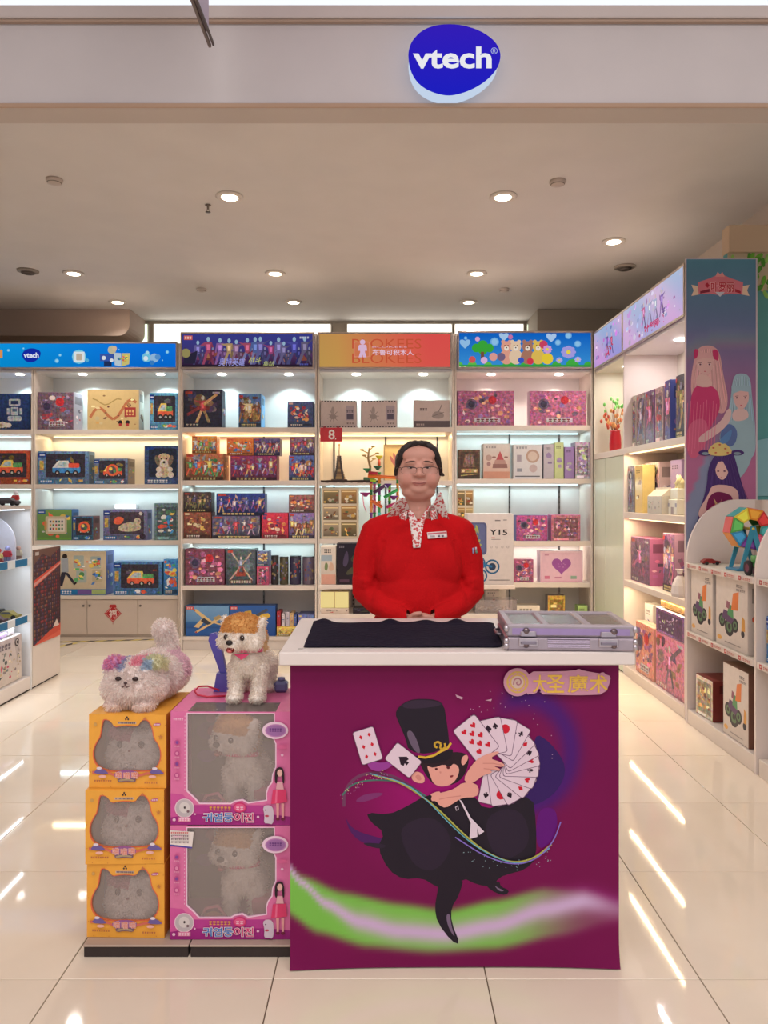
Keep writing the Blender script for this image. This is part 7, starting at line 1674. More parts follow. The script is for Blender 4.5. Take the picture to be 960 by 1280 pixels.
def kitten_carton(x, y, z, rz, label):
    e = empty('kitten_box', (x, y, z), rz); tag(e, label, 'toy box', 'yellow kitten toy boxes'); hw = YW / 2
    m = M(); m.mat('print'); t = .0015
    for s in (-1, 1): a, b = sorted((s * hw, s * (hw - t))); m.box(a, b, .0, YD, 0, YH, YEL2)
    m.box(-hw + t, hw - t, YD - t, YD, 0, YH, YEL2); m.box(-hw + t, hw - t, .0, YD - t, 0, t, YEL2); m.box(-hw + t, hw - t, .0, YD - t, YH - t, YH, YEL)
    m.box(-hw + t, hw - t, .125, .127, t, YH - t, (150, 120, 130)); m.build('carton', e)
    hole = cat_outline(); m = M(); m.mat('print'); outer = [(-hw, 0), (hw, 0), (hw, YH), (-hw, YH)]
    cutout(m, outer, [hole], -.0008, YEL); edge_wall(m, hole[::-1], -.0008, .004, (214, 110, 60)); m.build('front_panel', e)
    m = M(); m.mat('print'); ol = cat_outline(1.0); 
    big = [(a * 1.035, (b - YH * .56) * 1.035 + YH * .56) for a, b in ol]
    n = len(ol); m.add([(a, -.0011, b) for a, b in ol] + [(a, -.0011, b) for a, b in big], [(i, i + n, (i + 1) % n + n, (i + 1) % n) for i in range(n)], (222, 104, 74))
    m.frame((-hw, -.0012, 0), (YW, 0, 0), (0, 0, YH), .00006); g = random.Random(1)
    def X(a): return (a - 30) / 810
    def Z(b): return (895 - b) / 800
    for a in (0, 120, 240): m.P(ell(X(430) + .018 * math.sin(R(a)) , Z(138) + .018 * math.cos(R(a)), .012, .014, 8), (56, 40, 50))
    m.Rr(X(332), Z(196), X(526), Z(172), (214, 190, 180)); bars(m, X(338), Z(192), X(522), .02, (70, 50, 60), g, 9)
    m.P(ell(X(745), Z(200), .05, .02, 12, .15), (190, 90, 140)); bars(m, X(715), Z(208), X(780), .018, (236, 214, 220), g, 3)
    m.P(ell(X(102), Z(200), .022, .026, 10), (206, 160, 90)); star(m, X(785), Z(335), .035, (200, 130, 70)); star(m, X(620), Z(140), .03, (200, 120, 80))
    for k in range(26): a, b = g.random(), g.random(); (m.P(ell(a, b, .006, .007, 6), (206, 130, 60)) if (a < .1 or a > .9 or b > .9 or b < .1) else None)
    m.P([(X(70), Z(735)), (X(250), Z(742)), (X(310), Z(770)), (X(430), Z(790)), (X(550), Z(770)), (X(640), Z(745)), (X(820), Z(735)), (X(820), Z(712)), (X(640), Z(716)), (X(550), Z(745)), (X(430), Z(765)), (X(310), Z(745)), (X(250), Z(712)), (X(70), Z(706))], (212, 110, 92))
    m.P(smooth_poly([(X(295), Z(720)), (X(430), Z(690)), (X(560), Z(715)), (X(550), Z(785)), (X(430), Z(810)), (X(310), Z(785))], 1), (150, 90, 150))
    m.P(smooth_poly([(X(330), Z(790)), (X(430), Z(775)), (X(530), Z(790)), (X(520), Z(828)), (X(430), Z(815)), (X(345), Z(832))], 1), (120, 90, 110)); m.P(smooth_poly([(X(345), Z(800)), (X(430), Z(786)), (X(515), Z(800)), (X(508), Z(820)), (X(430), Z(806)), (X(352), Z(822))], 1), (170, 150, 120))
    for k, xx in enumerate((312, 396, 478)): m.text('喵', X(xx), Z(788 + (6 if k == 1 else 0)), X(xx + 72), Z(712 + (0 if k != 1 else 4)), (240, 200, 190), .05); m.text('喵', X(xx + 3), Z(785 + (6 if k == 1 else 0)), X(xx + 69), Z(715 + (0 if k != 1 else 4)), (216, 110, 90), .0)
    for cx, cc in ((150, 1), (730, 1)): m.P(smooth_poly([(X(cx - 70), Z(735)), (X(cx - 30), Z(680)), (X(cx + 30), Z(680)), (X(cx + 80), Z(715)), (X(cx + 90), Z(740))], 1), (112, 96, 160)); m.P(ell(X(cx - 6), Z(676), .035, .02, 10), (226, 214, 226))
    for cx in (180, 700): m.P(ell(X(cx), Z(765), .05, .022, 10), (236, 180, 170))
    bars(m, X(90), Z(822), X(280), .024, (176, 100, 70), g, 8); bars(m, X(615), Z(836), X(760), .024, (176, 100, 70), g, 6); m.build('front_print', e)
    m = M(); m.mat('film'); m.box(-hw + .004, hw - .004, .0045, .0048, .004, YH - .004, (220, 220, 220)); m.build('window_film', e)
    return e
kz = PZ + .001
ks = [(106, 1171, -.012, 0.0), (105, 1080, -.018, .012), (109, 988, .004, -.012)]
KX = [WX(157.5, 2.215), WX(157, 2.215), WX(158.5, 2.215)]
KY = [2.212, 2.208, 2.222]; KR = [R(-1.2), R(1.0), R(-.8)]
names = ['yellow kitten window box at the foot of its stack', 'yellow kitten window box in the middle of its stack', 'yellow kitten window box directly under the fluffy plush cat']
# kitten plush inside: one skin, shared
def kit_col(x, y, z, nx, ny, nz):
    if z > .128 and x < -.0 and y < .01: return (206, 130, 150)
    if z > .15: return (216, 204, 206)
    return (240, 230, 226)
kme = fuse([('e', (0, .0, .075), (.083, .042, .062)), ('e', (0, .0, .105), (.072, .04, .05)), ('c', [(-.058, 0, .14, .017), (-.068, .0, .172, .006)]), ('c', [(.058, 0, .14, .017), (.068, .0, .172, .006)]), ('e', (0, -.02, .05), (.06, .032, .034)), ('e', (0, .03, .06), (.075, .04, .055))], .0036, 5)
colour(kme, kit_col, 'plush')
kfur = fur(kme, 5200, .009, lambda *a: kit_col(*a), random.Random(5), .0010, .25)
def kitten(x, y, z, rz, label):
    e = empty('boxed_kitten', (x, y, z), rz); tag(e, label, 'plush toy', 'plush kittens inside the yellow boxes')
    place(kme, 'body', e); place(kfur, 'fur', e, kind='stuff')
    for s in (-1, 1):
        m = M(); m.mat('plastic'); m.ball((s * .032, -.0335, .118), (.0095, .004, .0115), (70, 50, 52), 14, 9); m.build('eye', e)
    m = M(); m.mat('plastic'); m.ball((0, -.043, .103), (.005, .004, .0035), (150, 90, 90), 10, 7); m.build('nose', e)
for i in range(3):
    z = kz + i * (YH + .0012); kitten_carton(KX[i], KY[i], z, KR[i], names[i])
    c, s = math.cos(KR[i]), math.sin(KR[i]); dy = .058
    kitten(KX[i] - s * dy, KY[i] + c * dy, z + .0025, KR[i], ['pale plush kitten inside the lowest yellow box', 'pale plush kitten inside the middle yellow box', 'pale plush kitten inside the top yellow box'][i])
KTOP = kz + 3 * (YH + .0012) - .0012

# ---- puppy window carton (pink)
PWd, PHt, PDp = .357, .336, .27
PINK = (222, 116, 168); PUR = (168, 46, 132)
def pup_hole():
    pts = [(145, 65), (820, 65), (820, 130), (760, 150), (735, 190), (760, 240), (815, 265), (830, 300), (830, 480), (805, 540), (800, 600), (770, 640), (755, 690), (760, 740), (620, 760), (575, 735), (515, 745), (480, 765), (240, 765), (200, 720), (145, 670)]
    return [((a - 482) / 940 * PWd, (938 - b) / 890 * PHt) for a, b in pts]
def puppy_carton(x, y, z, rz, label, sticker):
    e = empty('puppy_box', (x, y, z), rz); tag(e, label, 'toy box', 'pink puppy toy boxes'); hw = PWd / 2; t = .0015
    m = M(); m.mat('print')
    for s in (-1, 1): a, b = sorted((s * hw, s * (hw - t))); m.box(a, b, 0, PDp, 0, PHt, (206, 96, 150))
    m.box(-hw + t, hw - t, PDp - t, PDp, 0, PHt, PINK); m.box(-hw + t, hw - t, 0, PDp - t, 0, t, PUR)
    # top with its own clear opening
    m.box(-hw + t, hw - t, .10, PDp - t, PHt - t, PHt, (226, 120, 166)); m.box(-hw + t, -hw + .05, 0, .0998, PHt - t, PHt, (226, 120, 166)); m.box(hw - .045, hw - t, 0, .0998, PHt - t, PHt, (226, 120, 166)); m.build('carton', e)
    m = M(); m.mat('film'); m.box(-hw + .05, hw - .045, .0, .10, PHt - .0012, PHt - .0006, (220, 220, 220)); m.build('top_film', e)
    m = M(); m.mat('print'); m.box(-hw + .002, hw - .002, .225, .227, .002, PHt - .002, (110, 100, 84)); m.frame((-hw + .003, .2245, .003), (PWd - .006, 0, 0), (0, 0, PHt - .006)); m.grad((100, 104, 72), (128, 104, 118)); g = random.Random(4); blobs(m, g, 20, [(140, 104, 140), (110, 120, 80), (130, 100, 100), (120, 90, 130)], .02, .1, .98, .98, .12); m.Cc(.2, .62, .06, (190, 100, 130)); m.Cc(.18, .75, .05, (180, 110, 140)); m.build('printed_backdrop', e)
    hole = pup_hole(); m = M(); m.mat('print'); outer = [(-hw, 0), (hw, 0), (hw, PHt), (-hw, PHt)]; cutout(m, outer, [hole], -.0008, PINK); edge_wall(m, hole[::-1], -.0008, .003, (230, 190, 214)); m.build('front_panel', e)
    m = M(); m.mat('print'); n = len(hole); cx, cz = 0, PHt * .55
    # white outline just outside the opening
    big = []
    for i in range(n):
        a, b, c = Vector(hole[i - 1]), Vector(hole[i]), Vector(hole[(i + 1) % n]); d1 = (b - a).normalized(); d2 = (c - b).normalized(); nn = (Vector((d1.y, -d1.x)) + Vector((d2.y, -d2.x)))
        if nn.length < 1e-6: nn = Vector((d1.y, -d1.x))
        nn.normalize(); 
        big.append(nn)
    ar = sum(hole[i][0] * hole[(i + 1) % n][1] - hole[(i + 1) % n][0] * hole[i][1] for i in range(n)); sg = 1 if ar > 0 else -1
    bg = [(hole[i][0] + big[i].x * sg * .0038, hole[i][1] + big[i].y * sg * .0038) for i in range(n)]
    m.add([(a, -.0011, b) for a, b in hole] + [(a, -.0011, b) for a, b in bg], [(i, i + n, (i + 1) % n + n, (i + 1) % n) for i in range(n)], (240, 206, 226))
    m.frame((-hw, -.0012, 0), (PWd, 0, 0), (0, 0, PHt), .00006)
    X = lambda a: (a - 12) / 940; Z = lambda b: (938 - b) / 890
    m.L = 0; m.P([(0, 0), (1, 0), (1, Z(870)), (X(760), Z(850)), (X(180), Z(850)), (0, Z(880))], (160, 36, 128)); m.P([(0, Z(880)), (X(180), Z(850)), (X(180), Z(780)), (X(110), Z(700)), (0, Z(690))], (206, 84, 156)); m.P([(X(180), Z(852)), (X(760), Z(852)), (X(750), Z(782)), (X(190), Z(782))], (184, 60, 144)); m.L = 6
    for k in range(20): m.Rr(X(122), Z(80 + k * 30), X(127), Z(92 + k * 30), (236, 190, 216))
    # round badge, title, oval, printed girl, small white puppy
    m.P(ell(X(122), Z(805), .082, .086, 22), (232, 196, 214)); m.P(ell(X(122), Z(805), .074, .078, 22), (190, 180, 186)); m.P(ell(X(122), Z(800), .045, .05, 14), (214, 206, 206)); m.P(ell(X(124), Z(800), .009, .012, 8), (60, 44, 50)); m.P(ell(X(150), Z(830), .012, .012, 8), (120, 90, 100)); m.Rr(X(72), Z(910), X(172), Z(876), (226, 130, 170)); bars(m, X(80), Z(904), X(165), .022, (245, 210, 225), g, 4)
    for cx_, cy_, r in ((42, 895, .014), (697, 870, .011), (205, 850, .008), (885, 385, .012)): m.P(ell(X(cx_), Z(cy_), r, r, 10), (236, 190, 216))
    bars(m, X(315), Z(820), X(490), .034, (214, 150, 80), g, 6); m.P(ell(X(555), Z(795), .055, .045, 16), (206, 50, 110)); m.P(ell(X(555), Z(795), .045, .034, 16), (222, 90, 140)); bars(m, X(525), Z(812), X(588), .026, (240, 190, 210), g, 2)
    for k, t in enumerate('귀염둥이진'):
        x0 = X(268 + k * 81); x1 = X(268 + k * 81 + 72); c = (70, 120, 190) if k < 3 else (206, 60, 120)
        m.text(t, x0 - .004, Z(912), x1 + .004, Z(834), (236, 214, 220), .06); m.text(t, x0, Z(909), x1, Z(838), c, .02)
    m.P(ell(X(832), Z(190), .108, .076, 24), (236, 206, 226)); m.P(ell(X(836), Z(192), .088, .058, 24), (190, 130, 184)); m.P(ell(X(836), Z(192), .078, .048, 24), (160, 110, 170)); bars(m, X(785), Z(200), X(885), .03, (110, 60, 130), g, 5)
    h = (40, 24, 34); sk = (232, 186, 176)
    m.P(smooth_poly([(X(830), Z(600)), (X(828), Z(540)), (X(835), Z(490)), (X(868), Z(472)), (X(900), Z(492)), (X(905), Z(600)), (X(890), Z(605)), (X(885), Z(540)), (X(850), Z(540)), (X(848), Z(605))], 1), h); m.P(ell(X(868), Z(522), .022, .032, 12), sk); m.P([(X(848), Z(590)), (X(888), Z(590)), (X(900), Z(650)), (X(838), Z(650))], (226, 170, 180)); m.P([(X(815), Z(655)), (X(915), Z(650)), (X(925), Z(750)), (X(800), Z(765))], (220, 60, 110)); m.P([(X(838), Z(655)), (X(850), Z(655)), (X(846), Z(755)), (X(830), Z(758))], (236, 110, 150))
    for dx in (840, 880): m.P([(X(dx), Z(760)), (X(dx + 22), Z(760)), (X(dx + 20), Z(870)), (X(dx + 4), Z(870))], (226, 160, 160)); m.P(ell(X(dx + 12), Z(882), .018, .014, 8), (110, 30, 60))
    m.P(smooth_poly([(X(735), Z(790)), (X(770), Z(770)), (X(815), Z(785)), (X(822), Z(850)), (X(815), Z(925)), (X(775), Z(915)), (X(745), Z(915)), (X(750), Z(850))], 1), (206, 190, 206)); m.P(ell(X(758), Z(812), .006, .007, 6), (50, 40, 50)); m.P(ell(X(768), Z(858), .018, .01, 8), (190, 60, 90))
    for yy in (285, 370, 452, 540): m.P(ell(X(68), Z(yy), .022, .025, 12), (190, 80, 140)); m.P(ell(X(68), Z(yy), .013, .015, 10), (226, 140, 180) if yy in (370, 540) else (130, 70, 150)); bars(m, X(48), Z(yy + 34), X(90), .010, (236, 160, 196), g, 3)
    bars(m, X(40), Z(130 if sticker else 108), X(120), .018, (240, 190, 214), g, 5); m.Rr(X(850), Z(330), X(925), Z(300), (214, 100, 150)); m.build('front_print', e)
    m = M(); m.mat('film'); m.box(-hw + .004, hw - .004, .0035, .0038, .004, PHt - .004, (220, 220, 220)); m.build('window_film', e)
    if sticker:
        m = M(); m.mat('print'); m.frame((-hw + (.0), -.0018, .0), (PWd, 0, 0), (0, 0, PHt)); m.P([(X(0) , Z(205)), (X(182), Z(225)), (X(196), Z(95)), (X(8), Z(80))], (232, 222, 218)); m.P([(X(0), Z(205)), (X(182), Z(225)), (X(183), Z(212)), (X(2), Z(192))], (80, 70, 160))
        for k in range(4): bars(m, X(20), Z(180 - k * 26), X(160), .014, (120, 90, 110) if k < 3 else (200, 60, 60), g, 9)
        m.build('price_label', e, label='white price label stuck over the corner')
    # pink accessory and bone shaped rattle inside
    m = M(); m.mat('plastic'); m.box(.05, .13, .06, .13, .002, .085, (214, 110, 140), .01); m.build('pink_bag', e)
    m = M(); m.mat('plastic'); m.tube([(-.10, .03, .035), (-.08, .03, .075), (-.045, .03, .082), (-.02, .03, .05), (-.015, .03, .03)], .005, (226, 120, 150), 8); m.ball((-.06, .035, .035), (.034, .02, .026), (222, 140, 120), 14, 9); m.ball((-.06, .035, .02), (.05, .025, .012), (226, 130, 160), 14, 6); m.build('pink_basket', e)
    return e
PXc = WX(288, 2.20); pz = kz
PY = [2.203, 2.205]; PR = [R(.2), R(-.5)]
pn = ['pink puppy window box at the bottom with a white price label', 'pink puppy window box on top, carrying the standing plush puppy']
# puppy skin (facing -y), head separate turn parameter baked by two builds
BR = (222, 168, 104); CR = (248, 238, 228)
def puppy_mesh(head, yaw, voxel=.0036):
    hx, hy, hz = head
    ry = R(yaw); cy_, sy_ = math.cos(ry), math.sin(ry)
    def hp(x, y, z): return (hx + x * cy_ - y * sy_, hy + x * sy_ + y * cy_, hz + z)
    pr = []
    for s in (-1, 1):
        pr.append(('c', [(s * .036, -.03, .016, .021), (s * .036, -.02, .05, .021), (s * .034, -.012, .10, .028)])); pr.append(('e', (s * .036, -.04, .0135), (.022, .03, .0135)))
        pr.append(('c', [(s * .04, .105, .016, .020), (s * .04, .11, .05, .021), (s * .034, .10, .09, .034)])); pr.append(('e', (s * .04, .096, .0135), (.021, .028, .0135)))
    pr += [('c', [(0, -.005, .115, .052), (0, .05, .105, .049), (0, .10, .105, .050)]), ('e', (0, -.028, .13), (.044, .032, .045)), ('c', [(0, .14, .13, .016), (0, .165, .16, .02), (0, .15, .185, .016)])]
    pr.append(('c', [(0, -.015, .15, .036), (hx * .7, hy + .02, hz - .03, .044)]))
    pr.append(('e', hp(0, 0, 0), (.069, .058, .052), (0, 0, yaw))); pr.append(('e', hp(0, 0, .018), (.062, .055, .048), (0, 0, yaw)))
    for s in (-1, 1): pr.append(('e', hp(s * .045, -.02, -.018), (.026, .026, .024))); pr.append(('c', [(*hp(s * .052, .008, .03), .018), (*hp(s * .064, .01, .046), .010)]))
    pr.append(('c', [(*hp(0, -.045, -.014), .026), (*hp(0, -.068, -.018), .018)]))
    me = fuse(pr, voxel, 4)
    def col(x, y, z, nx, ny, nz):
        X, Y = x - hx, y - hy; lx = X * cy_ + Y * sy_; ly = -X * sy_ + Y * cy_; lz = z - hz
        if z > hz - .06 and abs(lx) < .055 + .012 * (1 if lz < .03 else 0) and lz > .012 + max(0, -ly - .03) * .18 - .0 : return BR if abs(lx) < .058 else CR
        if z > hz - .04 and lz > .03 and abs(lx) >= .058: return CR
        if ly > .0 and z > hz - .03 and abs(lx) < .06: return BR
        if y > .02 and z > .135 and z < .19: return (222, 190, 150)
        return CR
    colour(me, col, 'plush')
    return me, col, hp
def puppy_face(e, hp, yaw, mouth_open=True, hscale=1):
    for s in (-1, 1):
        m = M(); m.mat('print_gloss'); c = hp(s * .027, -.056, .002); m.ball(c, (.0075, .0055, .0085), (46, 30, 26), 14, 9); m.ball((c[0] + .002, c[1] - .0048, c[2] + .003), .0016, (240, 240, 240), 6, 4); m.build('eye', e)
    m = M(); m.mat('print_gloss'); m.ball(hp(0, -.086, -.008), (.0105, .007, .008), (30, 22, 24), 14, 8); m.build('nose', e)
    m = M(); m.mat('cloth'); c = hp(0, -.0795, -.031); m.ball(c, (.013, .008, .0095), (120, 40, 36), 14, 8); m.build('mouth', e)
    m = M(); m.mat('plastic'); c = hp(0, -.0845, -.034); m.ball(c, (.008, .005, .005), (196, 90, 90), 12, 7); m.build('tongue', e)
def puppy_collar(e, c, rx, ry, tilt, dots=True):
    m = M(); m.mat('plastic'); pts = [(c[0] + rx * math.cos(t), c[1] + ry * math.sin(t), c[2] + tilt * math.sin(t)) for t in [2 * PI * i / 28 for i in range(28)]]
    v = []; 
    for p in pts:
        d = Vector((p[0] - c[0], p[1] - c[1], 0)).normalized()
        for a, b in ((0, -.0065), (.002, -.0065), (.002, .0065), (0, .0065)): v.append((p[0] + d.x * a, p[1] + d.y * a, p[2] + b))
    n = 28; m.add(v, [((i * 4) + k, ((i + 1) % n) * 4 + k, ((i + 1) % n) * 4 + (k + 1) % 4, i * 4 + (k + 1) % 4) for i in range(n) for k in range(4)], (226, 70, 120))
    for i in range(0, n, 2): p = pts[i]; d = Vector((p[0] - c[0], p[1] - c[1], 0)).normalized(); m.ball((p[0] + d.x * .003, p[1] + d.y * .003, p[2]), .0022, (240, 200, 215), 6, 4)
    m.build('collar', e)
P1, P1c, P1h = puppy_mesh((-.012, -.035, .205), -12)
P1f = fur(P1, 15000, .0085, P1c, random.Random(8), .0009, .3)
PTOP = pz + 2 * (PHt + .0012) - .0012
e = empty('plush_puppy', (WX(311, 2.33), 2.335, PTOP + .004), R(-4)); tag(e, 'tan and white plush puppy standing on the pink boxes', 'plush toy')
place(P1, 'body', e); place(P1f, 'fur', e, kind='stuff'); puppy_face(e, P1h, -12); puppy_collar(e, (-.004, -.022, .158), .050, .046, -.006)
m = M(); m.mat('plastic'); m.prism([(-.03, .154), (.02, .154), (-.005, .136)], -.0735, -.0705, (226, 70, 120)); m.build('bandana', e)
P2, P2c, P2h = puppy_mesh((-.018, -.03, .205), -28, .0042)
P2f = fur(P2, 7000, .0085, P2c, random.Random(9), .0011, .3)
for i in range(2):
    z = pz + i * (PHt + .0012); puppy_carton(PXc, PY[i], z, PR[i], pn[i], i == 0)
    e = empty('boxed_puppy', (PXc + .022, PY[i] + .095, z + .008), R(-6 if i else 6)); tag(e, ['tan and white plush puppy inside the lower pink box', 'tan and white plush puppy inside the upper pink box'][i], 'plush toy', 'plush puppies inside the pink boxes')
    e.scale = (1.08, .72, 1.12)
    place(P2, 'body', e); place(P2f, 'fur', e, kind='stuff'); puppy_face(e, P2h, -28); puppy_collar(e, (-.006, -.02, .158), .050, .046, -.006)
# purple toy carrier and red leash behind the standing puppy
e = empty('toy_carrier', (WX(276, 2.44), 2.44, PTOP + .0012)); tag(e, 'purple plastic toy carrier behind the standing puppy', 'toy carrier')
m = M(); m.mat('plastic'); m.prism([(-.02, .0), (.035, .0), (.04, .06), (-.01, .06)], -.02, .02, (90, 84, 170)); m.build('tub', e)
m = M(); m.mat('plastic'); m.prism([(.0, .0605), (.02, .0605), (-.004, .175), (-.016, .190), (-.034, .186), (-.038, .165)], -.012, .012, (84, 74, 168)); m.build('handle', e)
e = empty('toy_leash', (WX(252, 2.36), 2.36, PTOP + .0045)); tag(e, 'thin red leash loop lying beside the standing puppy', 'leash')
m = M(); m.mat('plastic'); m.tube([(.075, .0, 0), (.02, -.008, .0), (-.012, -.004, .004), (-.024, .01, .012), (-.018, .03, .022), (.01, .036, .022), (.05, .03, .01)], .003, (196, 40, 70), 8); m.build('cord', e)
m = M(); m.mat('plastic'); m.box(.075, .093, -.006, .006, -.003, .004, (180, 30, 60), .002); m.build('clip', e)
e = empty('toy_part', (WX(351, 2.42), 2.43, PTOP + .0012)); tag(e, 'small blue grey plastic piece right behind the puppy', 'toy')
m = M(); m.mat('plastic'); m.box(-.022, .022, -.02, .02, 0, .035, (100, 104, 150), .008); m.build('block', e); m = M(); m.mat('plastic'); m.lathe([(.012, .0355), (.012, .045), (.001, .047)], (120, 124, 166), 12); m.build('knob', e)

# ---- fluffy pastel cat on the yellow boxes
def cat_col(x, y, z, nx, ny, nz):
    if y < .06 and z > .118:
        if x < -.045: return (222, 170, 214) if (x * 90 + z * 70) % 1.4 < .8 else (238, 160, 190)
        if x < -.025: return (186, 192, 218)
        if -.012 < x < .022 and z > .13: return (246, 180, 196)
        if .022 < x < .055: return (206, 220, 234) if z < .145 else (226, 226, 196)
        if x >= .055: return (226, 222, 190)
    if y > .1 and z > .06 and x > .05: return (240, 210, 222)
    if z < .05: return (252, 238, 234)
    return (252, 240, 236)
cm = fuse([('e', (-.008, -.005, .06), (.096, .07, .058)), ('e', (-.008, .0, .088), (.084, .062, .056)), ('e', (.02, .10, .075), (.084, .115, .072)), ('e', (.03, .16, .07), (.074, .07, .066)), ('e', (-.066, -.01, .122), (.030, .022, .030)), ('e', (.052, -.004, .126), (.036, .022, .026)), ('c', [(.03, .20, .12, .026), (.018, .21, .165, .028), (.008, .205, .20, .030)]), ('e', (-.05, -.042, .016), (.028, .03, .016)), ('e', (.036, -.042, .016), (.028, .03, .016))], .0042, 6)
colour(cm, cat_col, 'plush'); cf = fur(cm, 24000, .014, cat_col, random.Random(2), .0011, .25)
e = empty('plush_cat', (WX(172, 2.30), 2.305, KTOP + .005), R(-3)); tag(e, 'fluffy white plush cat with pastel patches lying on the yellow boxes', 'plush toy')
place(cm, 'body', e); place(cf, 'fur', e, kind='stuff')
for x in (-.034, .018): m = M(); m.mat('print_gloss'); m.ball((x, -.069, .098), (.010, .006, .0065), (48, 28, 28), 14, 8); m.build('eye', e)
m = M(); m.mat('print_gloss'); m.ball((-.008, -.079, .088), (.0055, .004, .004), (60, 36, 40), 12, 7); m.build('nose', e)
m = M(); m.mat('cloth'); m.tube([(-.020, -.079, .079), (-.014, -.0815, .0755), (-.008, -.083, .081), (-.002, -.0815, .0755), (.004, -.079, .079)], .0014, (80, 46, 50), 6); m.tube([(-.008, -.082, .086), (-.008, -.083, .081)], .0012, (80, 46, 50), 6); m.build('mouth', e)
# ================================================================== THE SHOP ASSISTANT
PXX, PYY = WX(523.5, 2.85), 2.90
per = empty('person', (PXX, PYY, 0)); tag(per, 'woman in a red polo sweater standing behind the counter, hands clasped', 'person')
HZ = 0.0
def fing(p, r=.0078): return ('c', [(*q, r) for q in p])
body = [
 # head
 ('e', (0, .012, 1.476), (.082, .090, .086)), ('e', (0, -.008, 1.440), (.082, .084, .078)), ('e', (0, -.014, 1.408), (.079, .070, .056)),
 ('e', (-.042, -.050, 1.420), (.039, .037, .038)), ('e', (.042, -.050, 1.420), (.039, .037, .038)), ('e', (0, -.062, 1.378), (.034, .024, .022)), ('e', (0, -.020, 1.366), (.066, .054, .034)), ('e', (0, -.02, 1.352), (.052, .046, .024)),
 ('e', (0, -.048, 1.505), (.064, .038, .036)), ('c', [(-.047, -.072, 1.476, .011), (-.02, -.083, 1.477, .011)]), ('c', [(.047, -.072, 1.476, .011), (.02, -.083, 1.477, .011)]),
 ('c', [(0, -.087, 1.466, .006), (0, -.094, 1.447, .0085), (0, -.100, 1.433, .0125)]), ('e', (-.0145, -.094, 1.430), (.0095, .010, .008)), ('e', (.0145, -.094, 1.430), (.0095, .010, .008)),
 ('e', (0, -.080, 1.402), (.030, .009, .010)), ('e', (0, -.083, 1.3935), (.018, .009, .0055)),
 ('e', (-.082, .030, 1.440), (.009, .018, .028)), ('e', (.082, .030, 1.440), (.009, .018, .028)),
 # neck and trunk
 ('c', [(0, .012, 1.38, .054), (0, .018, 1.30, .054), (0, .02, 1.24, .060)]),
 ('c', [(-.15, .02, 1.215, .048), (0, .02, 1.235, .058), (.15, .02, 1.215, .048)]), ('e', (0, .01, 1.12), (.165, .095, .15)), ('e', (0, .0, .95), (.165, .110, .17)), ('e', (0, .02, .80), (.175, .118, .12)),
]
for s in (-1, 1):
    body.append(('c', [(s * .175, .015, 1.20, .050), (s * .198, .02, 1.08, .046), (s * .208, .015, .985, .040), (s * .14, -.09, .925, .034), (s * .060, -.158, .898, .024), (s * .042, -.170, .893, .022)]))
    body.append(('c', [(s * .085, .02, .76, .080), (s * .085, .015, .48, .055), (s * .085, .03, .28, .050), (s * .085, .03, .09, .034)])); body.append(('e', (s * .088, -.03, .035), (.036, .105, .030)))
# hands: right hand (viewer's left) laid over the left one, fingers curled round it
def hand(s, dy, dz):
    P = lambda x, y, z: (s * x, y + dy, z + dz)
    out = [('e', P(.026, -.180, .893), (.030, .017, .024), (0, s * 10, s * 12))]
    for k, (zz, ln) in enumerate(((.912, .050), (.899, .056), (.886, .052), (.874, .042))):
        out.append(fing([P(.010, -.184, zz), P(-ln * .45, -.192, zz - .004), P(-ln * .9, -.184, zz - .010)], .0082 if k < 3 else .0072))
    out.append(fing([P(.040, -.182, .905), P(.022, -.196, .918), P(.002, -.200, .921)], .0088))
    return out
body += hand(-1, -.006, .004) + hand(1, .016, -.004)
bme = fuse(body, .0038, 6)
SKN = (208, 154, 138)
def skc(x, y, z, nx, ny, nz):
    c = SKN
    if y < -.080 and abs(x) < .026 and 1.390 < z < 1.405 - .12 * abs(x): return (186, 118, 108)
    if y < -.06 and .03 < abs(x) < .06 and 1.40 < z < 1.435: return (212, 150, 134)
    return c
colour(bme, skc, 'skin'); bob = place(bme, 'body', per)
bvh_b = BVHTree.FromPolygons([v.co for v in bme.vertices], [tuple(p.vertices) for p in bme.polygons])
# sweater: one knitted surface
sw = [('c', [(-.145, .02, 1.218, .058), (-.06, .02, 1.238, .062), (.06, .02, 1.238, .062), (.145, .02, 1.218, .058)]), ('e', (0, .008, 1.13), (.182, .112, .150)), ('e', (-.06, -.035, 1.08), (.11, .082, .12)), ('e', (.06, -.035, 1.08), (.11, .082, .12)), ('e', (0, -.03, 1.04), (.14, .095, .16)), ('e', (0, -.008, .96), (.178, .132, .17)), ('e', (0, .012, .84), (.186, .134, .11))]
for s in (-1, 1):
    sw.append(('c', [(s * .165, .015, 1.205, .062), (s * .195, .018, 1.12, .060), (s * .206, .015, 1.03, .056), (s * .205, .005, .975, .050), (s * .150, -.075, .935, .046), (s * .085, -.140, .912, .037), (s * .060, -.163, .904, .034)]))
    for z in (.99, 1.01, .955): sw.append(('c', [(s * .165, -.035, z, .010), (s * .205, -.045, z + .012, .013), (s * .245, -.01, z + .02, .010)]))
sme = fuse(sw, .0055, 6, .6)
g = random.Random(3)
# soft folds
def folds(x, y, z):
    a = abs(x); d = 0
    if y < .04:
        d += .0022 * math.sin((z * 55 + a * 40)) * max(0, min(1, (1.16 - z) / .1)) * (1 if a > .15 else .35)
        d -= .0045 * max(0, 1 - abs((a - .14) - (1.16 - z) * .22) / .016) * (1 if .95 < z < 1.18 else 0)
        d += .002 * math.sin(a * 70 - z * 30) * max(0, min(1, (1.02 - z) / .06)) * (1 if a > .05 else 0)
    return d
displace(sme, folds)
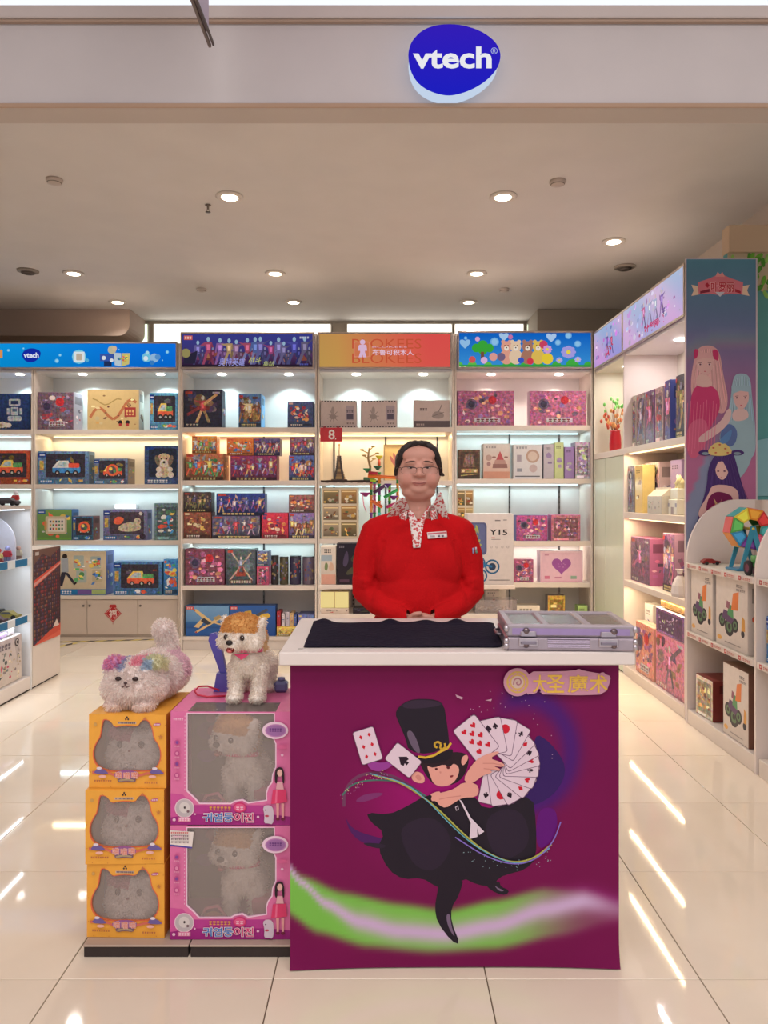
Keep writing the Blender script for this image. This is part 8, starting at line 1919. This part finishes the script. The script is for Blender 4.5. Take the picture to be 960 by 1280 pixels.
# open the collar: drop faces above the neckline
bm = bmesh.new(); bm.from_mesh(sme)
def inneck(c): return (c.z > 1.262 and abs(c.x) < .074 + (c.z - 1.262) * .2)
bmesh.ops.delete(bm, geom=[f for f in bm.faces if inneck(f.calc_center_median())], context='FACES'); 
# open the cuffs at the wrists
bmesh.ops.delete(bm, geom=[f for f in bm.faces if abs(f.calc_center_median().x) < .050 and f.calc_center_median().y < -.142 and f.calc_center_median().z < .935], context='FACES')
bm.to_mesh(sme); bm.free()
colour(sme, lambda x, y, z, *n: (198, 20, 26), 'knit'); swo = place(sme, 'sweater', per, label='red long sleeved polo sweater')
md = swo.modifiers.new('thick', 'SOLIDIFY'); md.thickness = .002; md.offset = -1
allv = [v.co.copy() for v in sme.vertices] + [v.co.copy() for v in bme.vertices]; nb = len(sme.vertices)
bvh = BVHTree.FromPolygons(allv, [tuple(p.vertices) for p in sme.polygons] + [tuple(nb + i for i in p.vertices) for p in bme.polygons])
Dp = 2.80
def FX(x, y): return ((x - 480) * Dp / F - PXX, HC - (y - 620) * Dp / F)
def drape(name, pts, matkey, col, off=.003, res=.006, thick=.0015, label=None, fit=False, fallback=-.09):
    q = [FX(a, b) for a, b in pts]
    bm = bmesh.new(); vs = [bm.verts.new((a, 0, b)) for a, b in q]; fc = bm.faces.new(vs); bmesh.ops.triangulate(bm, faces=[fc])
    for _ in range(6):
        es = [e for e in bm.edges if e.calc_length() > res * 1.6]
        if not es: break
        bmesh.ops.subdivide_edges(bm, edges=es, cuts=1, use_grid_fill=False); bmesh.ops.triangulate(bm, faces=[f for f in bm.faces if len(f.verts) > 3])
    ys = {}
    for v in bm.verts:
        h = bvh.ray_cast(Vector((v.co.x, -1, v.co.z)), Vector((0, 1, 0)))
        ys[v] = (h[0].y if h[0] is not None else fallback) - off
    if fit:
        A = np.array([[1, v.co.x, v.co.z] for v in bm.verts]); Y = np.array([ys[v] for v in bm.verts]); k = np.linalg.lstsq(A, Y, rcond=None)[0]; L = A @ k; dsh = np.percentile(L - Y, 98)
        for v, l, y in zip(bm.verts, L, Y): ys[v] = l - dsh - .05 * abs(v.co.x)
        ys = {v: y for v, y in ys.items()}
    for _ in range(0 if fit else 4):
        ny_ = {}
        for v in bm.verts:
            nb_ = [ys[e.other_vert(v)] for e in v.link_edges]; ny_[v] = min(ys[v], sum(nb_) / len(nb_))
        ys = ny_
    for v in bm.verts: v.co.y = ys[v]
    bmesh.ops.recalc_face_normals(bm, faces=bm.faces)
    if sum(f.normal.y for f in bm.faces) > 0: bmesh.ops.reverse_faces(bm, faces=bm.faces)
    me = bpy.data.meshes.new(name); bm.to_mesh(me); bm.free()
    colour(me, lambda *a: col, matkey); o = place(me, name, per, label=label)
    md = o.modifiers.new('thick', 'SOLIDIFY'); md.thickness = thick; md.offset = 1
    return o
Z3 = lambda pts: [(430 + a / 5.053, 530 + b / 5.053) for a, b in pts]
drape('placket', Z3([(405, 535), (425, 600), (432, 700), (438, 782), (482, 780), (492, 700), (505, 640), (535, 560), (560, 515), (540, 520), (495, 590), (470, 620), (440, 560)]), 'floral', (240, 230, 226), .0045, label='white placket with small red flowers')
drape('collar', Z3([(378, 462), (345, 470), (305, 512), (272, 584), (330, 576), (412, 542), (402, 505)]), 'floral', (240, 230, 226), .006, thick=.0025, fit=True, label='flowered collar flap')
drape('collar', Z3([(588, 430), (606, 432), (632, 500), (666, 602), (620, 585), (572, 528), (556, 512), (572, 480)]), 'floral', (240, 230, 226), .006, thick=.0025, fit=True, label='flowered collar flap')
# standing collar band round the neck
m = M(); m.mat('floral'); n = 40; v = []
for i in range(n + 1):
    t = R(-52 + 284 * i / n); c, s = math.cos(t), math.sin(t); zf = 1.272 + .018 * (s + .6)
    for rr, z in ((.066, zf - .015), (.0665, zf + .022), (.070, zf + .020), (.080, zf - .012)): v.append((c * rr, .016 + s * rr * .95, z))
m.add(v, [(i * 4 + k, (i + 1) * 4 + k, (i + 1) * 4 + k + 1, i * 4 + k + 1) for i in range(n) for k in range(3)], (240, 230, 226), True); m.build('collar_band', per, label='flowered collar band')
for yy in (655, 672):
    x, z = FX(521.3, yy); h = bvh.ray_cast(Vector((x, -1, z)), Vector((0, 1, 0)))
    if h[0] is not None: m = M(); m.mat('plastic'); m.lathe([(.004, 0), (.0045, -.0015), (.001, -.0025)], (226, 200, 196), 12, (x, h[0].y - .0055, z), 'y'); m.build('button', per)
bd = drape('name_badge', Z3([(525, 686), (652, 678), (655, 717), (530, 726)]), 'print', (232, 220, 220), .005, thick=.002, label='white name badge with a pinkish top line')
# lines on the badge
x0, z1 = FX(535.5, 663.5); h = bvh.ray_cast(Vector((x0 + .02, -1, z1 - .01)), Vector((0, 1, 0))); yb3 = (h[0].y if h[0] is not None else -.1) - .0095
drape('badge_line', Z3([(530, 690), (650, 683), (651, 692), (531, 699)]), 'print', (206, 110, 120), .0085, thick=.0004)
for a, b in ((595, 608), (618, 632), (545, 575)): drape('badge_line', Z3([(a, 703), (b, 702), (b, 713), (a, 714)]), 'print', (110, 100, 120) if a > 580 else (190, 180, 186), .0085, thick=.0004)
# woven mark on the left sleeve
for k, (a, b, c) in enumerate((([(822, 790), (834, 788), (836, 824), (824, 828)], (150, 150, 190), 0), ([(840, 786), (852, 784), (854, 800), (842, 804)], (200, 190, 200), 0), ([(842, 808), (854, 806), (858, 822), (846, 826)], (120, 150, 130), 0))): drape('sleeve_mark', Z3(a), 'print', b, .0035, thick=.0005)
# trousers and shoes
tr = [('e', (0, .02, .80), (.182, .128, .11))]
for s in (-1, 1): tr.append(('c', [(s * .088, .02, .78, .092), (s * .088, .015, .50, .070), (s * .088, .03, .28, .064), (s * .088, .03, .11, .058)]))
tme = fuse(tr, .009, 5); colour(tme, lambda *a: (36, 34, 40), 'cloth'); place(tme, 'trousers', per, label='black trousers')
for s in (-1, 1): sh = fuse([('e', (s * .088, -.035, .036), (.045, .118, .034)), ('e', (s * .088, .05, .05), (.040, .045, .045))], .006, 3); colour(sh, lambda *a: (26, 24, 26), 'print'); place(sh, 'shoe', per)
# hair drawn back, parted low on the forehead
hr = [('e', (0, .030, 1.482), (.092, .093, .086)), ('e', (0, .055, 1.455), (.084, .07, .085)), ('e', (0, .105, 1.44), (.035, .03, .04))]
for s in (-1, 1): hr += [('c', [(s * .010, -.036, 1.554, .012), (s * .035, -.044, 1.548, .014), (s * .056, -.046, 1.529, .0165), (s * .069, -.042, 1.504, .0145), (s * .079, -.030, 1.475, .0115), (s * .085, -.014, 1.450, .0105), (s * .087, -.002, 1.434, .0095)])]
hr.append(('c', [(.088, .006, 1.438, .009), (.099, .010, 1.431, .007)]))
hme = fuse(hr, .0040, 12)
displace(hme, lambda x, y, z: .0006 * math.sin(x * 300 + z * 60) + .0005 * math.sin(y * 300))
colour(hme, lambda x, y, z, *n: (44, 34, 34), 'hair'); place(hme, 'hair', per, label='dark hair drawn back')
# eyes, brows, lips, glasses
for s in (-1, 1):
    h = bvh_b.ray_cast(Vector((s * .031, -1, 1.457)), Vector((0, 1, 0))); y0 = h[0].y if h[0] is not None else -.08
    m = M(); m.mat('print_gloss'); m.ball((s * .031, y0 + .0016, 1.4565), (.0130, .0036, .0026), (200, 178, 170), 16, 8); m.ball((s * .031, y0 - .0005, 1.4565), (.0056, .0034, .0032), (40, 26, 24), 14, 8); m.build('eye', per)
    m = M(); m.mat('hair'); pts = []
    for t in (-1, -.5, 0, .5, 1):
        xx = s * .031 + t * .0145; zz = 1.4590 - .0022 * t * t; hh = bvh_b.ray_cast(Vector((xx, -1, zz)), Vector((0, 1, 0))); pts.append((xx, (hh[0].y if hh[0] is not None else y0) - .0008, zz))
    m.tube(pts, [.0008, .0017, .0020, .0017, .0008], (40, 26, 24), 6); m.build('eyelid', per)
    m = M(); m.mat('hair'); pts = []
    for t in (-1, -.5, 0, .5, 1):
        xx = s * (.033 + t * .018); zz = 1.4775 + .003 * (1 - t * t) - .002 * t; hh = bvh_b.ray_cast(Vector((xx, -1, zz)), Vector((0, 1, 0))); pts.append((xx, (hh[0].y if hh[0] is not None else y0) - .0006, zz))
    m.tube(pts, [.0016, .0030, .0032, .0026, .0010], (84, 58, 52), 6); m.build('eyebrow', per)
m = M(); m.mat('skin'); pts = []
for t in (-1, -.6, -.2, 0, .2, .6, 1):
    xx = t * .022; zz = 1.3972 + .0036 * t * t; hh = bvh_b.ray_cast(Vector((xx, -1, zz)), Vector((0, 1, 0))); pts.append((xx, hh[0].y - .0002, zz))
m.tube(pts, [.0006, .0012, .0014, .0014, .0014, .0012, .0006], (120, 60, 58), 6); m.build('lip_line', per)
m = M(); m.mat('metal')
for s in (-1, 1):
    cx = s * .040; loop = []
    for i in range(24):
        t = 2 * PI * i / 24; c, q = math.cos(t), math.sin(t); ex = abs(c) ** .65 * (1 if c > 0 else -1); ez = abs(q) ** .65 * (1 if q > 0 else -1)
        loop.append((cx + .0295 * ex, -.1045 + .013 * (abs(cx + .0295 * ex) / .06) ** 2, 1.4465 + .0138 * ez))
    m.tube(loop, [.0012 if p[2] > 1.452 else .0004 for p in loop], (78, 66, 66), 6, closed=True)
    m.tube([(s * .069, -.0885, 1.458), (s * .084, -.070, 1.458), (s * .086, .0, 1.455)], .0012, (86, 74, 74), 6)
m.tube([(-.0110, -.1040, 1.454), (-.004, -.106, 1.457), (.004, -.106, 1.457), (.0110, -.1040, 1.454)], .0010, (96, 84, 84), 6); gl = m.build('eyeglasses', per, label='thin metal framed glasses')
for s in (-1, 1):
    cx = s * .040; pr = []
    for i in range(20):
        t = 2 * PI * i / 20; c, q = math.cos(t), math.sin(t); ex = abs(c) ** .65 * (1 if c > 0 else -1); ez = abs(q) ** .65 * (1 if q > 0 else -1); pr.append((cx + .0288 * ex, 1.4465 + .0133 * ez))
    m = M(); m.mat('lens'); m.add([(a, -.1040 + .013 * (abs(a) / .06) ** 2, b) for a, b in pr], [tuple(range(20))], (255, 255, 255)); m.build('lens', gl)
bpy.data.scenes.remove(BENCH)
